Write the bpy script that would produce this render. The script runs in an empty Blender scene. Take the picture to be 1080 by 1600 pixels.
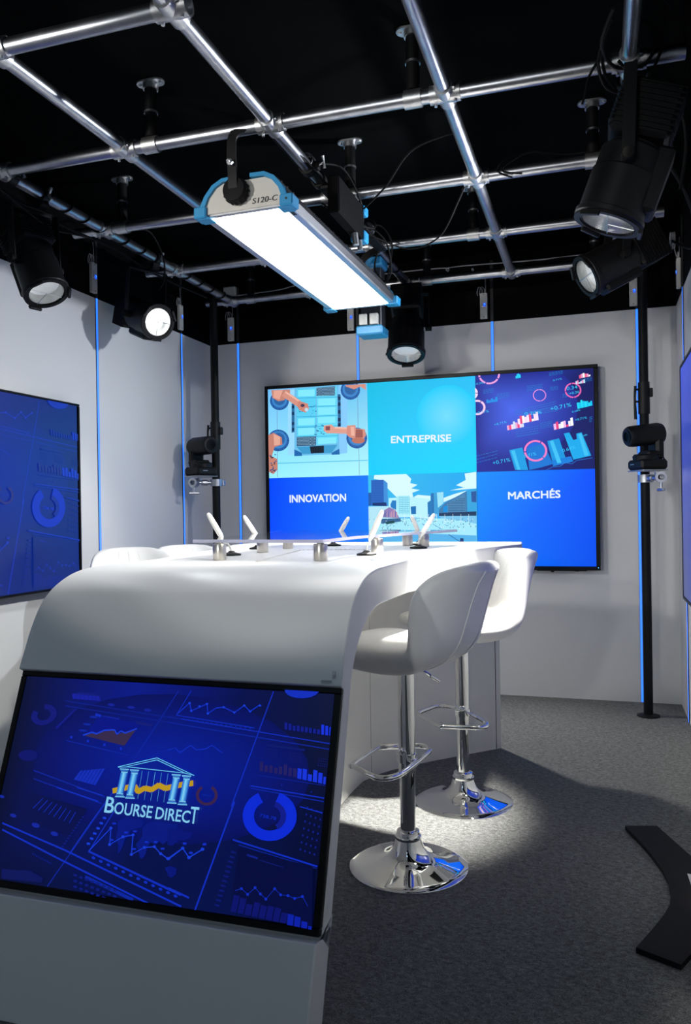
import bpy, math, random
from math import sin, cos, pi, radians
from mathutils import Vector, Matrix
random.seed(7)
C = bpy.context.scene.collection
# ------------------------------------------------------------------ helpers
def lin(h):
    out = []
    for i in (0, 2, 4):
        c = int(h[i:i+2], 16) / 255
        out.append(c / 12.92 if c <= .04045 else ((c + .055) / 1.055) ** 2.4)
    return tuple(out)

class MB:
    """collects shapes into one mesh"""
    def __init__(s): s.v = []; s.f = []; s.c = None
    def add(s, vs, fs, M=None):
        o = len(s.v)
        s.v += [tuple(M @ Vector(v)) if M else tuple(v) for v in vs]
        s.f += [tuple(i + o for i in f) for f in fs]
        return s
    def box(s, c, d, M=None, b=0.0):
        x, y, z = d[0]/2, d[1]/2, d[2]/2
        b = min(b, x*.9, y*.9, z*.9)
        if b <= 0:
            vs = [(c[0]+i*x, c[1]+j*y, c[2]+k*z) for k in (-1, 1) for j in (-1, 1) for i in (-1, 1)]
            fs = [(0,2,3,1), (4,5,7,6), (0,1,5,4), (2,6,7,3), (0,4,6,2), (1,3,7,5)]
            return s.add(vs, fs, M)
        vs = []; idx = {}
        for i in (-1, 1):
            for j in (-1, 1):
                for k in (-1, 1):
                    for a in range(3):
                        q = [i*(x-b), j*(y-b), k*(z-b)]
                        q[a] += (i, j, k)[a]*b
                        idx[(i, j, k, a)] = len(vs)
                        vs.append((c[0]+q[0], c[1]+q[1], c[2]+q[2]))
        fs = []
        S = ((-1, -1), (1, -1), (1, 1), (-1, 1))
        for a in range(3):
            for sg in (-1, 1):
                L = []
                for p, q in S:
                    t = [0, 0, 0]; t[a] = sg; t[(a+1) % 3] = p; t[(a+2) % 3] = q
                    L.append(idx[(t[0], t[1], t[2], a)])
                fs.append(tuple(L if sg > 0 else L[::-1]))
        for a in range(3):
            e1, e2 = (a+1) % 3, (a+2) % 3
            for p, q in S:
                t0 = [0, 0, 0]; t0[a] = -1; t0[e1] = p; t0[e2] = q
                t1 = list(t0); t1[a] = 1
                L = [idx[(*t0, e1)], idx[(*t1, e1)], idx[(*t1, e2)], idx[(*t0, e2)]]
                fs.append(tuple(L if p*q < 0 else L[::-1]))
        for i in (-1, 1):
            for j in (-1, 1):
                for k in (-1, 1):
                    L = [idx[(i, j, k, a)] for a in range(3)]
                    fs.append(tuple(L if i*j*k > 0 else L[::-1]))
        return s.add(vs, fs, M)
    def lathe(s, prof, M=None, n=32, cap=True):
        vs = []; fs = []
        for r, z in prof:
            for i in range(n):
                a = 2*pi*i/n
                vs.append((r*cos(a), r*sin(a), z))
        for k in range(len(prof)-1):
            for i in range(n):
                j = (i+1) % n
                fs.append((k*n+i, k*n+j, (k+1)*n+j, (k+1)*n+i))
        if cap:
            if prof[0][0] > 1e-5: fs.append(tuple(range(n))[::-1])
            if prof[-1][0] > 1e-5: fs.append(tuple((len(prof)-1)*n+i for i in range(n)))
        return s.add(vs, fs, M)
    def cyl(s, a, b, r, r2=None, n=20, bev=0.0):
        a = Vector(a); b = Vector(b); d = b-a; L = d.length
        M = Matrix.Translation(a) @ d.to_track_quat('Z', 'Y').to_matrix().to_4x4()
        r2 = r if r2 is None else r2
        if bev: p = [(r-bev, 0), (r, bev), (r2, L-bev), (r2-bev, L)]
        else: p = [(r, 0), (r2, L)]
        return s.lathe(p, M, n)
    def ring(s, a, b, ro, ri, n=28):
        a = Vector(a); b = Vector(b); d = b-a; L = d.length
        M = Matrix.Translation(a) @ d.to_track_quat('Z', 'Y').to_matrix().to_4x4()
        return s.lathe([(ri, 0), (ro, 0), (ro, L), (ri, L), (ri, 0)], M, n, cap=False)
    def tube(s, pts, r, n=10, closed=False, sub=0, flat=None):
        P = [Vector(p) for p in pts]
        if sub: P = smooth(P, sub, closed)
        m = len(P); vs = []; fs = []
        up = None
        for i in range(m):
            if closed: t = P[(i+1) % m]-P[i-1]
            else: t = P[min(i+1, m-1)]-P[max(i-1, 0)]
            if t.length < 1e-9: t = Vector((0, 0, 1))
            t.normalize()
            if up is None:
                up = Vector((0, 0, 1)) if abs(t.z) < .9 else Vector((1, 0, 0))
            u = (up - t*up.dot(t)).normalized(); w = t.cross(u); up = u
            rr = r
            if isinstance(r, (list, tuple)):
                q = i/max(m-1, 1)*(len(r)-1); j0 = min(int(q), len(r)-2); rr = r[j0]+(r[j0+1]-r[j0])*(q-j0)
            for k in range(n):
                a = 2*pi*k/n
                vs.append(P[i]+(u*cos(a)+w*sin(a)*(flat or 1))*rr)
        R = m if closed else m-1
        for i in range(R):
            for k in range(n):
                j = (i+1) % m; l = (k+1) % n
                fs.append((i*n+k, i*n+l, j*n+l, j*n+k))
        if not closed:
            fs.append(tuple(range(n))[::-1]); fs.append(tuple((m-1)*n+k for k in range(n)))
        return s.add(vs, fs)
    def prism(s, poly, z0, z1, M=None):
        n = len(poly)
        vs = [(x, y, z0) for x, y in poly]+[(x, y, z1) for x, y in poly]
        fs = [tuple(range(n))[::-1], tuple(range(n, 2*n))]+[(i, (i+1) % n, n+(i+1) % n, n+i) for i in range(n)]
        return s.add(vs, fs, M)

def smooth(P, sub, closed=False):
    out = []; m = len(P); R = m if closed else m-1
    for i in range(R):
        if closed: a, b, c, d = P[i-1], P[i], P[(i+1) % m], P[(i+2) % m]
        else: a, b, c, d = P[max(i-1, 0)], P[i], P[i+1], P[min(i+2, m-1)]
        for k in range(sub):
            t = k/sub
            out.append(.5*((2*b)+(c-a)*t+(2*a-5*b+4*c-d)*t*t+(3*b-a-3*c+d)*t**3))
    if not closed: out.append(P[-1])
    return out

def obj(name, mb, m, parent=None, world=True, ang=35):
    me = bpy.data.meshes.new(name)
    vs = mb.v
    if parent is not None and world:
        inv = LOCINV[parent.name]
        vs = [tuple(inv @ Vector(v)) for v in vs]
    me.from_pydata(vs, [], mb.f); me.validate(); me.update()
    me.polygons.foreach_set('use_smooth', [True]*len(me.polygons))
    me.set_sharp_from_angle(angle=radians(ang))
    me.materials.append(m)
    o = bpy.data.objects.new(name, me); C.objects.link(o)
    if parent is not None:
        o.parent = parent; LOCINV[o.name] = LOCINV[parent.name]
    else: LOCINV[o.name] = Matrix()
    return o
def pieces(name, mb, m, parent, world=True, ang=35):
    """every loose piece of the collected shapes becomes a part of its own"""
    par = list(range(len(mb.v)))
    def find(i):
        while par[i] != i: par[i] = par[par[i]]; i = par[i]
        return i
    for f in mb.f:
        r = find(f[0])
        for i in f[1:]: par[find(i)] = r
    groups = {}
    for f in mb.f: groups.setdefault(find(f[0]), []).append(f)
    out = []
    for fs in groups.values():
        ids = sorted({i for f in fs for i in f}); mp = {i: k for k, i in enumerate(ids)}
        out.append(obj(name, MB().add([mb.v[i] for i in ids], [tuple(mp[i] for i in f) for f in fs]), m, parent, world, ang))
    return out
LOCINV = {}
def thing(name, label, cat, loc=(0, 0, 0), M=None, group=None):
    o = bpy.data.objects.new(name, None); C.objects.link(o)
    o.empty_display_size = .05
    W = M if M is not None else Matrix.Translation(loc)
    o.matrix_world = W
    LOCINV[o.name] = W.inverted()
    return tag(o, label, cat, group)
def tag(o, label, cat, group=None):
    o['label'] = label; o['category'] = cat
    if group: o['group'] = group
    return o
def struct(name, mb, m, parent=None, ang=35):
    o = obj(name, mb, m, parent, ang=ang)
    if parent is None: o['kind'] = 'structure'
    return o
def dup(root, M, label, group=None):
    r = root.copy(); C.objects.link(r); r.matrix_world = M
    r['label'] = label
    if group: r['group'] = group
    for ch in list(root.children):
        c = ch.copy(); C.objects.link(c); c.parent = r
        for g in list(ch.children):
            d = g.copy(); C.objects.link(d); d.parent = c
    return r
def frame(o, z, x=None):
    """matrix with origin o, local Z along z, local X near x"""
    z = Vector(z).normalized(); x = Vector(x or (1, 0, 0))
    x = (x-z*x.dot(z)).normalized(); y = z.cross(x)
    M = Matrix((x, y, z)).transposed().to_4x4(); M.translation = Vector(o)
    return M
# ------------------------------------------------------------------ materials
def mat(name, col, rough=.5, metal=0., **k):
    m = bpy.data.materials.new(name); m.use_nodes = True
    n = m.node_tree.nodes; l = m.node_tree.links; b = n['Principled BSDF']
    if isinstance(col, str): col = lin(col)
    b.inputs['Base Color'].default_value = (*col, 1)
    b.inputs['Roughness'].default_value = rough
    b.inputs['Metallic'].default_value = metal
    if 'spec' in k: b.inputs['Specular IOR Level'].default_value = k['spec']
    if 'coat' in k:
        b.inputs['Coat Weight'].default_value = k['coat']; b.inputs['Coat Roughness'].default_value = .08
    if 'emit' in k:
        e = k['emit']; e = lin(e) if isinstance(e, str) else e
        b.inputs['Emission Color'].default_value = (*e, 1); b.inputs['Emission Strength'].default_value = k.get('es', 1)
    if 'trans' in k:
        b.inputs['Transmission Weight'].default_value = k['trans']; b.inputs['IOR'].default_value = k.get('ior', 1.49)
    var = k.get('var')
    tc = n.new('ShaderNodeTexCoord')
    if var:      # (scale, amount) mottling of the base colour
        no = n.new('ShaderNodeTexNoise'); no.inputs['Scale'].default_value = var[0]; no.inputs['Detail'].default_value = 5
        no.inputs['Roughness'].default_value = .65
        mp = n.new('ShaderNodeMapRange'); mp.inputs[1].default_value = .3; mp.inputs[2].default_value = .7
        mp.inputs[3].default_value = 1-var[1]; mp.inputs[4].default_value = 1+var[1]
        mx = n.new('ShaderNodeVectorMath'); mx.operation = 'SCALE'; mx.inputs[0].default_value = col
        l.new(tc.outputs['Object'], no.inputs['Vector']); l.new(no.outputs['Fac'], mp.inputs[0])
        l.new(mp.outputs[0], mx.inputs['Scale']); l.new(mx.outputs[0], b.inputs['Base Color'])
    bp = k.get('bump')
    if bp:       # (scale, strength, distance)
        no2 = n.new('ShaderNodeTexNoise'); no2.inputs['Scale'].default_value = bp[0]; no2.inputs['Detail'].default_value = 3
        bu = n.new('ShaderNodeBump'); bu.inputs['Strength'].default_value = bp[1]; bu.inputs['Distance'].default_value = bp[2]
        l.new(tc.outputs['Object'], no2.inputs['Vector']); l.new(no2.outputs['Fac'], bu.inputs['Height']); l.new(bu.outputs[0], b.inputs['Normal'])
    rv = k.get('rvar')
    if rv:
        no3 = n.new('ShaderNodeTexNoise'); no3.inputs['Scale'].default_value = rv[0]; no3.inputs['Detail'].default_value = 4
        mp3 = n.new('ShaderNodeMapRange'); mp3.inputs[3].default_value = rough-rv[1]; mp3.inputs[4].default_value = rough+rv[1]
        l.new(tc.outputs['Object'], no3.inputs['Vector']); l.new(no3.outputs['Fac'], mp3.inputs[0]); l.new(mp3.outputs[0], b.inputs['Roughness'])
    return m
W_WALL = mat('white_wall', (.70, .70, .70), .5, var=(1.5, .02), bump=(60, .05, .002))
BLACKP = mat('matt_black_panel', (.0016, .0016, .002), .8, var=(3, .2), spec=.08)
CEILM = mat('black_ceiling', (.0010, .0013, .0014), .85, var=(6, .3), spec=.04)
DESK = mat('white_lacquer', (.78, .78, .78), .38, rvar=(3, .05), spec=.4)
PEDM = mat('pale_grey_laminate', (.62, .62, .59), .45, var=(2, .02))
SEAM = mat('dark_seam', (.03, .028, .02), .8)
LEATHER = mat('white_leatherette', (.80, .80, .79), .42, bump=(160, .12, .002), var=(8, .02))
CHROME = mat('chrome', (.88, .88, .87), .035, 1.0)
STEEL = mat('galvanised_steel', (.40, .41, .44), .34, 1.0, rvar=(14, .1), var=(22, .12), bump=(40, .06, .002))
CAST = mat('cast_connector', (.50, .50, .50), .42, 1.0, var=(60, .15), bump=(90, .2, .002))
BRUSH = mat('brushed_nickel', (.60, .57, .52), .33, 1.0, rvar=(40, .08))
BLK = mat('black_plastic', (.004, .004, .0045), .5, spec=.3, var=(10, .2))
BLKM = mat('black_metal', (.004, .004, .0045), .55, 0, spec=.22, var=(12, .2))
BLKR = mat('black_rubber', (.004, .004, .004), .7, spec=.15, var=(20, .2))
BEZ = mat('black_bezel', (.004, .004, .005), .35, spec=.2, var=(20, .1))
GREYP = mat('light_grey_plastic', (.55, .55, .52), .5, var=(20, .05))
ALU = mat('aluminium', (.55, .56, .58), .38, 1.0, rvar=(20, .08))
ALUD = mat('dark_aluminium', (.10, .10, .11), .4, .8, var=(10, .1))
BLUEP = mat('cyan_blue_metal', (.02, .21, .42), .4, var=(10, .05))
PLATE = mat('silver_end_plate', (.48, .46, .42), .45, .2, var=(10, .03))
MICW = mat('white_mic_plastic', (.80, .79, .74), .4, var=(60, .03))
LENS = mat('frosted_lens', (.55, .56, .55), .25, 0, emit=(.8, .86, .9), es=.35, coat=.6)
LENSHOT = mat('lit_lens', (.6, .6, .6), .3, 0, emit=(.95, .98, 1), es=2.2, coat=.5)
REFL = mat('lamp_reflector', (.62, .62, .60), .25, .9, var=(30, .1))
SKYE = mat('softlight_diffuser', (.9, .9, .9), .5, emit=(1, .985, .96), es=12)
LEDB = mat('blue_led_diffuser', (.1, .2, .5), .4, emit=(.018, .17, 1.0), es=1.5)
LEDOFF = mat('led_profile_grey', (.03, .03, .032), .5, .5, var=(30, .1))
DISPB = mat('controller_display', (.0, .0, .1), .3, emit=(.0, .06, 1.0), es=1.4)
DISPW = mat('controller_digit', (.1, .3, .6), .3, emit=(.1, .45, 1.0), es=1.6)
WCAB = mat('grey_cable', (.35, .35, .36), .5, var=(40, .05))
PRINT = mat('black_print', (.01, .01, .01), .6)
MAT_BLK = mat('black_mat_board', (.006, .006, .0075), .75, spec=.2, var=(30, .2), bump=(120, .1, .001))
PAPER = mat('white_paper', (.7, .7, .68), .6, var=(10, .02))
# acrylic
ACR = mat('clear_acrylic', (.93, .94, 1.0), .02, 0, trans=1.0, ior=1.49)
EDGE = mat('lit_acrylic_edge', (.72, .72, .86), .35, 0, trans=.35, ior=1.2)  # pale lavender colour stands in for light glowing in the acrylic edges
# carpet
def carpet():
    m = bpy.data.materials.new('grey_carpet'); m.use_nodes = True
    n = m.node_tree.nodes; l = m.node_tree.links; b = n['Principled BSDF']
    b.inputs['Roughness'].default_value = .95; b.inputs['Specular IOR Level'].default_value = .12
    tc = n.new('ShaderNodeTexCoord')
    mp = n.new('ShaderNodeMapping'); mp.inputs['Scale'].default_value = (1, 1.6, 1); mp.inputs['Rotation'].default_value = (0, 0, .4)
    a = n.new('ShaderNodeTexNoise'); a.inputs['Scale'].default_value = 55; a.inputs['Detail'].default_value = 8; a.inputs['Roughness'].default_value = .85; a.inputs['Distortion'].default_value = .8
    v = n.new('ShaderNodeTexNoise'); v.inputs['Scale'].default_value = 300; v.inputs['Detail'].default_value = 2
    ad = n.new('ShaderNodeMath'); ad.operation = 'MULTIPLY_ADD'; ad.inputs[1].default_value = .55
    r = n.new('ShaderNodeValToRGB')
    r.color_ramp.elements[0].position = .50; r.color_ramp.elements[0].color = (.019, .020, .021, 1)
    r.color_ramp.elements[1].position = 1.0; r.color_ramp.elements[1].color = (.34, .345, .34, 1)
    e = r.color_ramp.elements.new(.72); e.color = (.100, .103, .103, 1)
    l.new(tc.outputs['Object'], mp.inputs[0]); l.new(mp.outputs[0], a.inputs['Vector']); l.new(mp.outputs[0], v.inputs['Vector'])
    l.new(v.outputs['Fac'], ad.inputs[0]); l.new(a.outputs['Fac'], ad.inputs[2]); l.new(ad.outputs[0], r.inputs[0]); l.new(r.outputs[0], b.inputs['Base Color'])
    bu = n.new('ShaderNodeBump'); bu.inputs['Strength'].default_value = .7; bu.inputs['Distance'].default_value = .006
    l.new(ad.outputs[0], bu.inputs['Height']); l.new(bu.outputs[0], b.inputs['Normal'])
    return m
CARPET = carpet()
def screen_mat(name, s, gl=.12, spec=.5):
    m = bpy.data.materials.new(name); m.use_nodes = True
    n = m.node_tree.nodes; l = m.node_tree.links; b = n['Principled BSDF']
    b.inputs['Base Color'].default_value = (.004, .004, .006, 1); b.inputs['Roughness'].default_value = gl; b.inputs['Specular IOR Level'].default_value = spec
    at = n.new('ShaderNodeAttribute'); at.attribute_name = 'Col'
    l.new(at.outputs['Color'], b.inputs['Emission Color']); b.inputs['Emission Strength'].default_value = s
    return m
SCR_BACK = screen_mat('back_screen_pixels', 1.0, .4, .12)
SCR_DASH = screen_mat('dashboard_pixels', .85, .3, .3)
SCR_LEFT = screen_mat('left_screen_pixels', 1.1, .3)

# ------------------------------------------------------------------ screen drawings
def text_polys(st, spec, bold):
    """flat outlines of a text fitted between two baseline points with a cap height"""
    ax, ay, bx, by, h = spec
    cu = bpy.data.curves.new('t', 'FONT'); cu.body = st; cu.resolution_u = 3
    ob = bpy.data.objects.new('t', cu); C.objects.link(ob)
    ref = bpy.data.curves.new('r', 'FONT'); ref.body = 'H'; ro = bpy.data.objects.new('r', ref); C.objects.link(ro)
    bpy.context.view_layer.update()
    dg = bpy.context.evaluated_depsgraph_get()
    me = ob.evaluated_get(dg).to_mesh()
    vs = [v.co.copy() for v in me.vertices]; fs = [tuple(p.vertices) for p in me.polygons]
    hh = max(v.co.y for v in ro.evaluated_get(dg).to_mesh().vertices)
    x0 = min(v.x for v in vs); x1 = max(v.x for v in vs)
    d = Vector((bx-ax, by-ay)); L = d.length; u = d/L; w = Vector((-u.y, u.x))
    out = [Vector((ax, ay))+u*((v.x-x0)/(x1-x0)*L)+w*(v.y/hh*h) for v in vs]
    bpy.data.objects.remove(ob); bpy.data.objects.remove(ro)
    bpy.data.curves.remove(cu); bpy.data.curves.remove(ref)
    return out, fs
def draw(art, texts, s=1.0, skip_after=None, dz=1.2e-5, haze=0):
    """returns verts (u,v,height), faces, corner colours"""
    V = []; F = []; K = []
    T = {t[0]: t for t in texts}; last = None
    for k, it in enumerate(art.split(';')):
        if skip_after is not None and k >= skip_after: break
        z = dz*(k+1); o = len(V)
        if it == 'T':
            _, st, spec, col, bold = T[k]
            vs, fs = text_polys(st, [c*.001 for c in spec], bold)
            hb = bold*spec[4]*.001
            for q, (du, dv) in enumerate(((0, 0), (1, 0), (0, 1), (1, 1)) if bold else ((0, 0),)):
                o = len(V)
                V += [((v.x+du*hb)*s, (v.y+dv*hb)*s, z+q*1e-6) for v in vs]; F += [tuple(i+o for i in f) for f in fs]; K += [[lin(col)]*len(f) for f in fs]
            continue
        c, q = it.split(':')
        if c == '': c = last
        last = c
        q = [int(x)*.0005*s for x in q.split()]
        n = len(q)//2
        pts = [(q[2*i], q[2*i+1]) for i in range(n)]
        cols = [lin(x) for x in c.split('/')]
        if len(cols) != n: cols = [cols[0]]*n
        if haze: cols = [tuple(a*(1-haze)+q_*haze for a, q_ in zip(c_, (.002, .022, .24))) for c_ in cols]  # blends colours towards blue, a haze painted into the picture
        ar = sum(pts[i][0]*pts[(i+1) % n][1]-pts[(i+1) % n][0]*pts[i][1] for i in range(n))
        if ar < 0: pts = pts[::-1]; cols = cols[::-1]
        V += [(x, y, z) for x, y in pts]; F.append(tuple(range(o, o+n))); K.append(cols)
    return V, F, K
def art_obj(name, d, M, m, parent):
    V, F, K = d
    inv = LOCINV[parent.name]
    me = bpy.data.meshes.new(name)
    me.from_pydata([tuple(inv @ (M @ Vector(v))) for v in V], [], F); me.update()
    ca = me.color_attributes.new('Col', 'FLOAT_COLOR', 'CORNER')
    flat = []
    for cols in K:
        for c in cols: flat += [*c, 1]
    ca.data.foreach_set('color', flat)
    me.materials.append(m)
    o = bpy.data.objects.new(name, me); C.objects.link(o); o.parent = parent
    return o
BACK_ART=(
'0a50ff/0a7bff/0a78ff/0048ff:-2150 -1210 -720 -1210 -720 -16 -2150 -16;0a78ff/0050f0/0052ff/0090ff:712 -1210 2150 -1210 2150 -16 712 -16;00d0ff/00d8ff/20c0f8/00bfe8:-720 -16 712 -16 712 1210 -720 1210;70dcff/04cefc/04cefc:340 720 712 720 712'
' 824;:340 720 712 824 686 920;:340 720 686 920 623 1003;:340 720 623 1003 540 1066;:340 720 540 1066 444 1106;:340 720 444 1106 340 1120;:340 720 340 1120 236 1106;:340 720 236 1106 140 1066;:340 720 140 1066 57 1003;:340 720 57 1003 -6 920'
';:340 720 -6 920 -46 824;:340 720 -46 824 -60 720;:340 720 -60 720 -46 616;:340 720 -46 616 -6 520;:340 720 -6 520 57 437;:340 720 57 437 140 374;:340 720 140 374 236 334;:340 720 236 334 340 320;:340 720 340 320 444 334;:340 720 444 334 54'
'0 374;:340 720 540 374 623 437;:340 720 623 437 686 520;:340 720 686 520 712 616;:340 720 712 616 712 720;9cf4ff/b0faff/6cc4f4/74c4ff:-2150 -16 -720 -16 -720 1210 -2150 1210;9adcff:-1852 1184 -1747 1194 -1762 303 -1866 291;86ccff:-1116 1203'
' -999 1196 -1013 292 -1131 280;7070a8:-2019 966 -2028 -6 -2023 -6 -2014 966;:-861 1171 -850 -7 -845 -6 -856 1172;5cc4ec:-2136 180 -726 178 -726 190 -2136 192;6cc0ee:-1659 1210 -1132 1204 -1122 280 -1771 279 -1755 1210;5ad2f6:-1721 1193 -144'
'6 1192 -1458 413 -1734 408;66dcfa:-1434 1194 -1149 1193 -1148 440 -1441 412;1a86c8:-1732 1063 -1135 1047 -1135 1053 -1732 1068;:-1734 941 -1137 928 -1137 933 -1734 947;:-1736 809 -1139 798 -1139 803 -1736 814;:-1738 666 -1141 657 -1141 663 '
'-1738 671;:-1740 533 -1143 527 -1143 532 -1740 538;84ecff:-1704 1175 -1463 1169 -1465 1081 -1705 1087;:-1710 787 -1469 783 -1471 687 -1712 690;:-1713 655 -1472 651 -1473 555 -1714 557;:-1414 1037 -1169 1031 -1170 944 -1416 949;:-1416 920 -1'
'171 915 -1172 819 -1418 824;:-1418 789 -1173 784 -1174 705 -1419 708;:-1423 508 -1169 505 -1170 425 -1424 428;2c4c74:-1434 1191 -1170 1194 -1172 1071 -1436 1079;:-1732 537 -1456 533 -1458 408 -1734 409;a8dcf0:-1415 1182 -1417 1187 -1423 118'
'7 -1426 1183 -1423 1178 -1418 1177;:-1714 525 -1717 530 -1723 530 -1725 526 -1723 521 -1717 520;:-1395 1182 -1398 1187 -1403 1187 -1406 1182 -1403 1178 -1398 1177;:-1694 525 -1697 530 -1702 530 -1705 525 -1703 520 -1697 520;:-1375 1181 -137'
'8 1186 -1383 1187 -1386 1182 -1384 1177 -1378 1177;:-1674 524 -1677 529 -1682 529 -1685 525 -1683 520 -1677 520;:-1356 1181 -1358 1186 -1364 1186 -1367 1182 -1364 1177 -1358 1177;:-1654 524 -1657 529 -1662 529 -1665 524 -1662 520 -1657 519;'
':-1336 1181 -1339 1186 -1344 1186 -1347 1182 -1344 1177 -1339 1176;:-1634 524 -1637 528 -1642 529 -1645 524 -1642 519 -1637 519;:-1316 1181 -1319 1186 -1324 1186 -1327 1181 -1324 1177 -1319 1176;:-1614 523 -1617 528 -1622 528 -1625 524 -162'
'2 519 -1617 519;:-1297 1180 -1299 1185 -1305 1186 -1307 1181 -1305 1176 -1299 1176;:-1594 523 -1597 528 -1602 528 -1605 523 -1602 518 -1597 518;:-1277 1180 -1280 1185 -1285 1185 -1288 1181 -1285 1176 -1280 1176;:-1574 522 -1577 527 -1582 52'
'8 -1585 523 -1582 518 -1577 518;:-1257 1180 -1260 1185 -1265 1185 -1268 1181 -1266 1176 -1260 1175;:-1554 522 -1557 527 -1562 527 -1565 523 -1563 518 -1557 517;:-1238 1180 -1240 1185 -1246 1185 -1249 1180 -1246 1176 -1241 1175;:-1534 522 -1'
'537 527 -1542 527 -1545 522 -1543 517 -1537 517;:-1218 1179 -1221 1184 -1226 1185 -1229 1180 -1226 1175 -1221 1175;:-1514 521 -1517 526 -1523 526 -1525 522 -1523 517 -1517 517;:-1199 1179 -1201 1184 -1207 1184 -1209 1180 -1207 1175 -1201 11'
'75;:-1495 521 -1497 526 -1503 526 -1506 521 -1503 517 -1497 516;:-1179 1179 -1182 1184 -1187 1184 -1190 1180 -1187 1175 -1182 1174;:-1475 521 -1477 525 -1483 526 -1486 521 -1483 516 -1478 516;:-1407 1162 -1409 1167 -1415 1167 -1418 1163 -14'
'15 1158 -1409 1158;:-1706 505 -1709 510 -1714 510 -1717 506 -1714 501 -1709 501;:-1387 1162 -1390 1167 -1395 1167 -1398 1163 -1395 1158 -1390 1157;:-1686 505 -1689 510 -1694 510 -1697 505 -1694 500 -1689 500;:-1367 1162 -1370 1167 -1375 116'
'7 -1378 1162 -1375 1158 -1370 1157;:-1666 505 -1668 509 -1674 510 -1677 505 -1674 500 -1669 500;:-1347 1161 -1350 1166 -1356 1167 -1358 1162 -1356 1157 -1350 1157;:-1646 504 -1648 509 -1654 509 -1657 505 -1654 500 -1649 500;:-1328 1161 -133'
'0 1166 -1336 1166 -1339 1162 -1336 1157 -1331 1157;:-1626 504 -1628 509 -1634 509 -1637 504 -1634 499 -1629 499;:-1308 1161 -1311 1166 -1316 1166 -1319 1162 -1316 1157 -1311 1156;:-1606 503 -1608 508 -1614 509 -1617 504 -1614 499 -1609 499;'
':-1288 1161 -1291 1166 -1297 1166 -1299 1161 -1297 1157 -1291 1156;:-1586 503 -1588 508 -1594 508 -1597 504 -1594 499 -1589 498;:-1269 1161 -1271 1165 -1277 1166 -1280 1161 -1277 1156 -1272 1156;:-1566 503 -1569 508 -1574 508 -1577 503 -157'
'4 498 -1569 498;:-1249 1160 -1252 1165 -1257 1165 -1260 1161 -1257 1156 -1252 1156;:-1546 502 -1549 507 -1554 507 -1557 503 -1554 498 -1549 498;:-1230 1160 -1232 1165 -1238 1165 -1240 1161 -1238 1156 -1232 1156;:-1526 502 -1529 507 -1534 50'
'7 -1537 503 -1534 498 -1529 497;:-1210 1160 -1213 1165 -1218 1165 -1221 1160 -1218 1156 -1213 1155;:-1506 502 -1509 507 -1514 507 -1517 502 -1514 497 -1509 497;:-1191 1160 -1193 1164 -1199 1165 -1201 1160 -1199 1155 -1193 1155;:-1486 501 -1'
'489 506 -1494 506 -1497 502 -1495 497 -1489 497;:-1171 1159 -1174 1164 -1179 1165 -1182 1160 -1179 1155 -1174 1155;:-1467 501 -1469 506 -1475 506 -1477 501 -1475 497 -1469 496;:-1415 1143 -1418 1148 -1424 1149 -1426 1144 -1424 1139 -1418 11'
'39;:-1715 486 -1718 491 -1723 491 -1726 487 -1723 482 -1718 482;:-1396 1143 -1398 1148 -1404 1148 -1407 1144 -1404 1139 -1399 1139;:-1695 486 -1698 491 -1703 491 -1706 486 -1703 481 -1698 481;:-1376 1143 -1379 1148 -1384 1148 -1387 1144 -13'
'84 1139 -1379 1138;:-1675 486 -1677 490 -1683 491 -1686 486 -1683 481 -1678 481;:-1356 1143 -1359 1148 -1364 1148 -1367 1143 -1364 1139 -1359 1138;:-1655 485 -1657 490 -1663 490 -1666 486 -1663 481 -1658 481;:-1337 1143 -1339 1147 -1345 114'
'8 -1347 1143 -1345 1138 -1339 1138;:-1635 485 -1637 490 -1643 490 -1646 485 -1643 480 -1638 480;:-1317 1142 -1320 1147 -1325 1148 -1328 1143 -1325 1138 -1320 1138;:-1615 484 -1617 489 -1623 490 -1626 485 -1623 480 -1618 480;:-1297 1142 -130'
'0 1147 -1305 1147 -1308 1143 -1305 1138 -1300 1138;:-1595 484 -1597 489 -1603 489 -1606 485 -1603 480 -1598 479;:-1278 1142 -1280 1147 -1286 1147 -1288 1143 -1286 1138 -1280 1137;:-1575 484 -1577 489 -1583 489 -1586 484 -1583 479 -1578 479;'
':-1258 1142 -1261 1147 -1266 1147 -1269 1142 -1266 1137 -1261 1137;:-1555 483 -1558 488 -1563 489 -1566 484 -1563 479 -1558 479;:-1238 1141 -1241 1146 -1246 1147 -1249 1142 -1247 1137 -1241 1137;:-1535 483 -1538 488 -1543 488 -1546 484 -154'
'3 479 -1538 478;:-1219 1141 -1221 1146 -1227 1146 -1230 1142 -1227 1137 -1222 1137;:-1515 483 -1518 488 -1523 488 -1526 483 -1523 478 -1518 478;:-1199 1141 -1202 1146 -1207 1146 -1210 1142 -1207 1137 -1202 1136;:-1495 482 -1498 487 -1503 48'
'7 -1506 483 -1503 478 -1498 478;:-1180 1141 -1182 1146 -1188 1146 -1191 1141 -1188 1137 -1183 1136;:-1475 482 -1478 487 -1483 487 -1486 483 -1484 478 -1478 477;:-1407 1124 -1410 1129 -1415 1129 -1418 1124 -1416 1119 -1410 1119;:-1707 466 -1'
'709 471 -1715 472 -1718 467 -1715 462 -1709 462;:-1388 1123 -1390 1128 -1396 1129 -1398 1124 -1396 1119 -1390 1119;:-1686 466 -1689 471 -1695 471 -1698 467 -1695 462 -1689 461;:-1368 1123 -1370 1128 -1376 1128 -1379 1124 -1376 1119 -1371 11'
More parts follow.
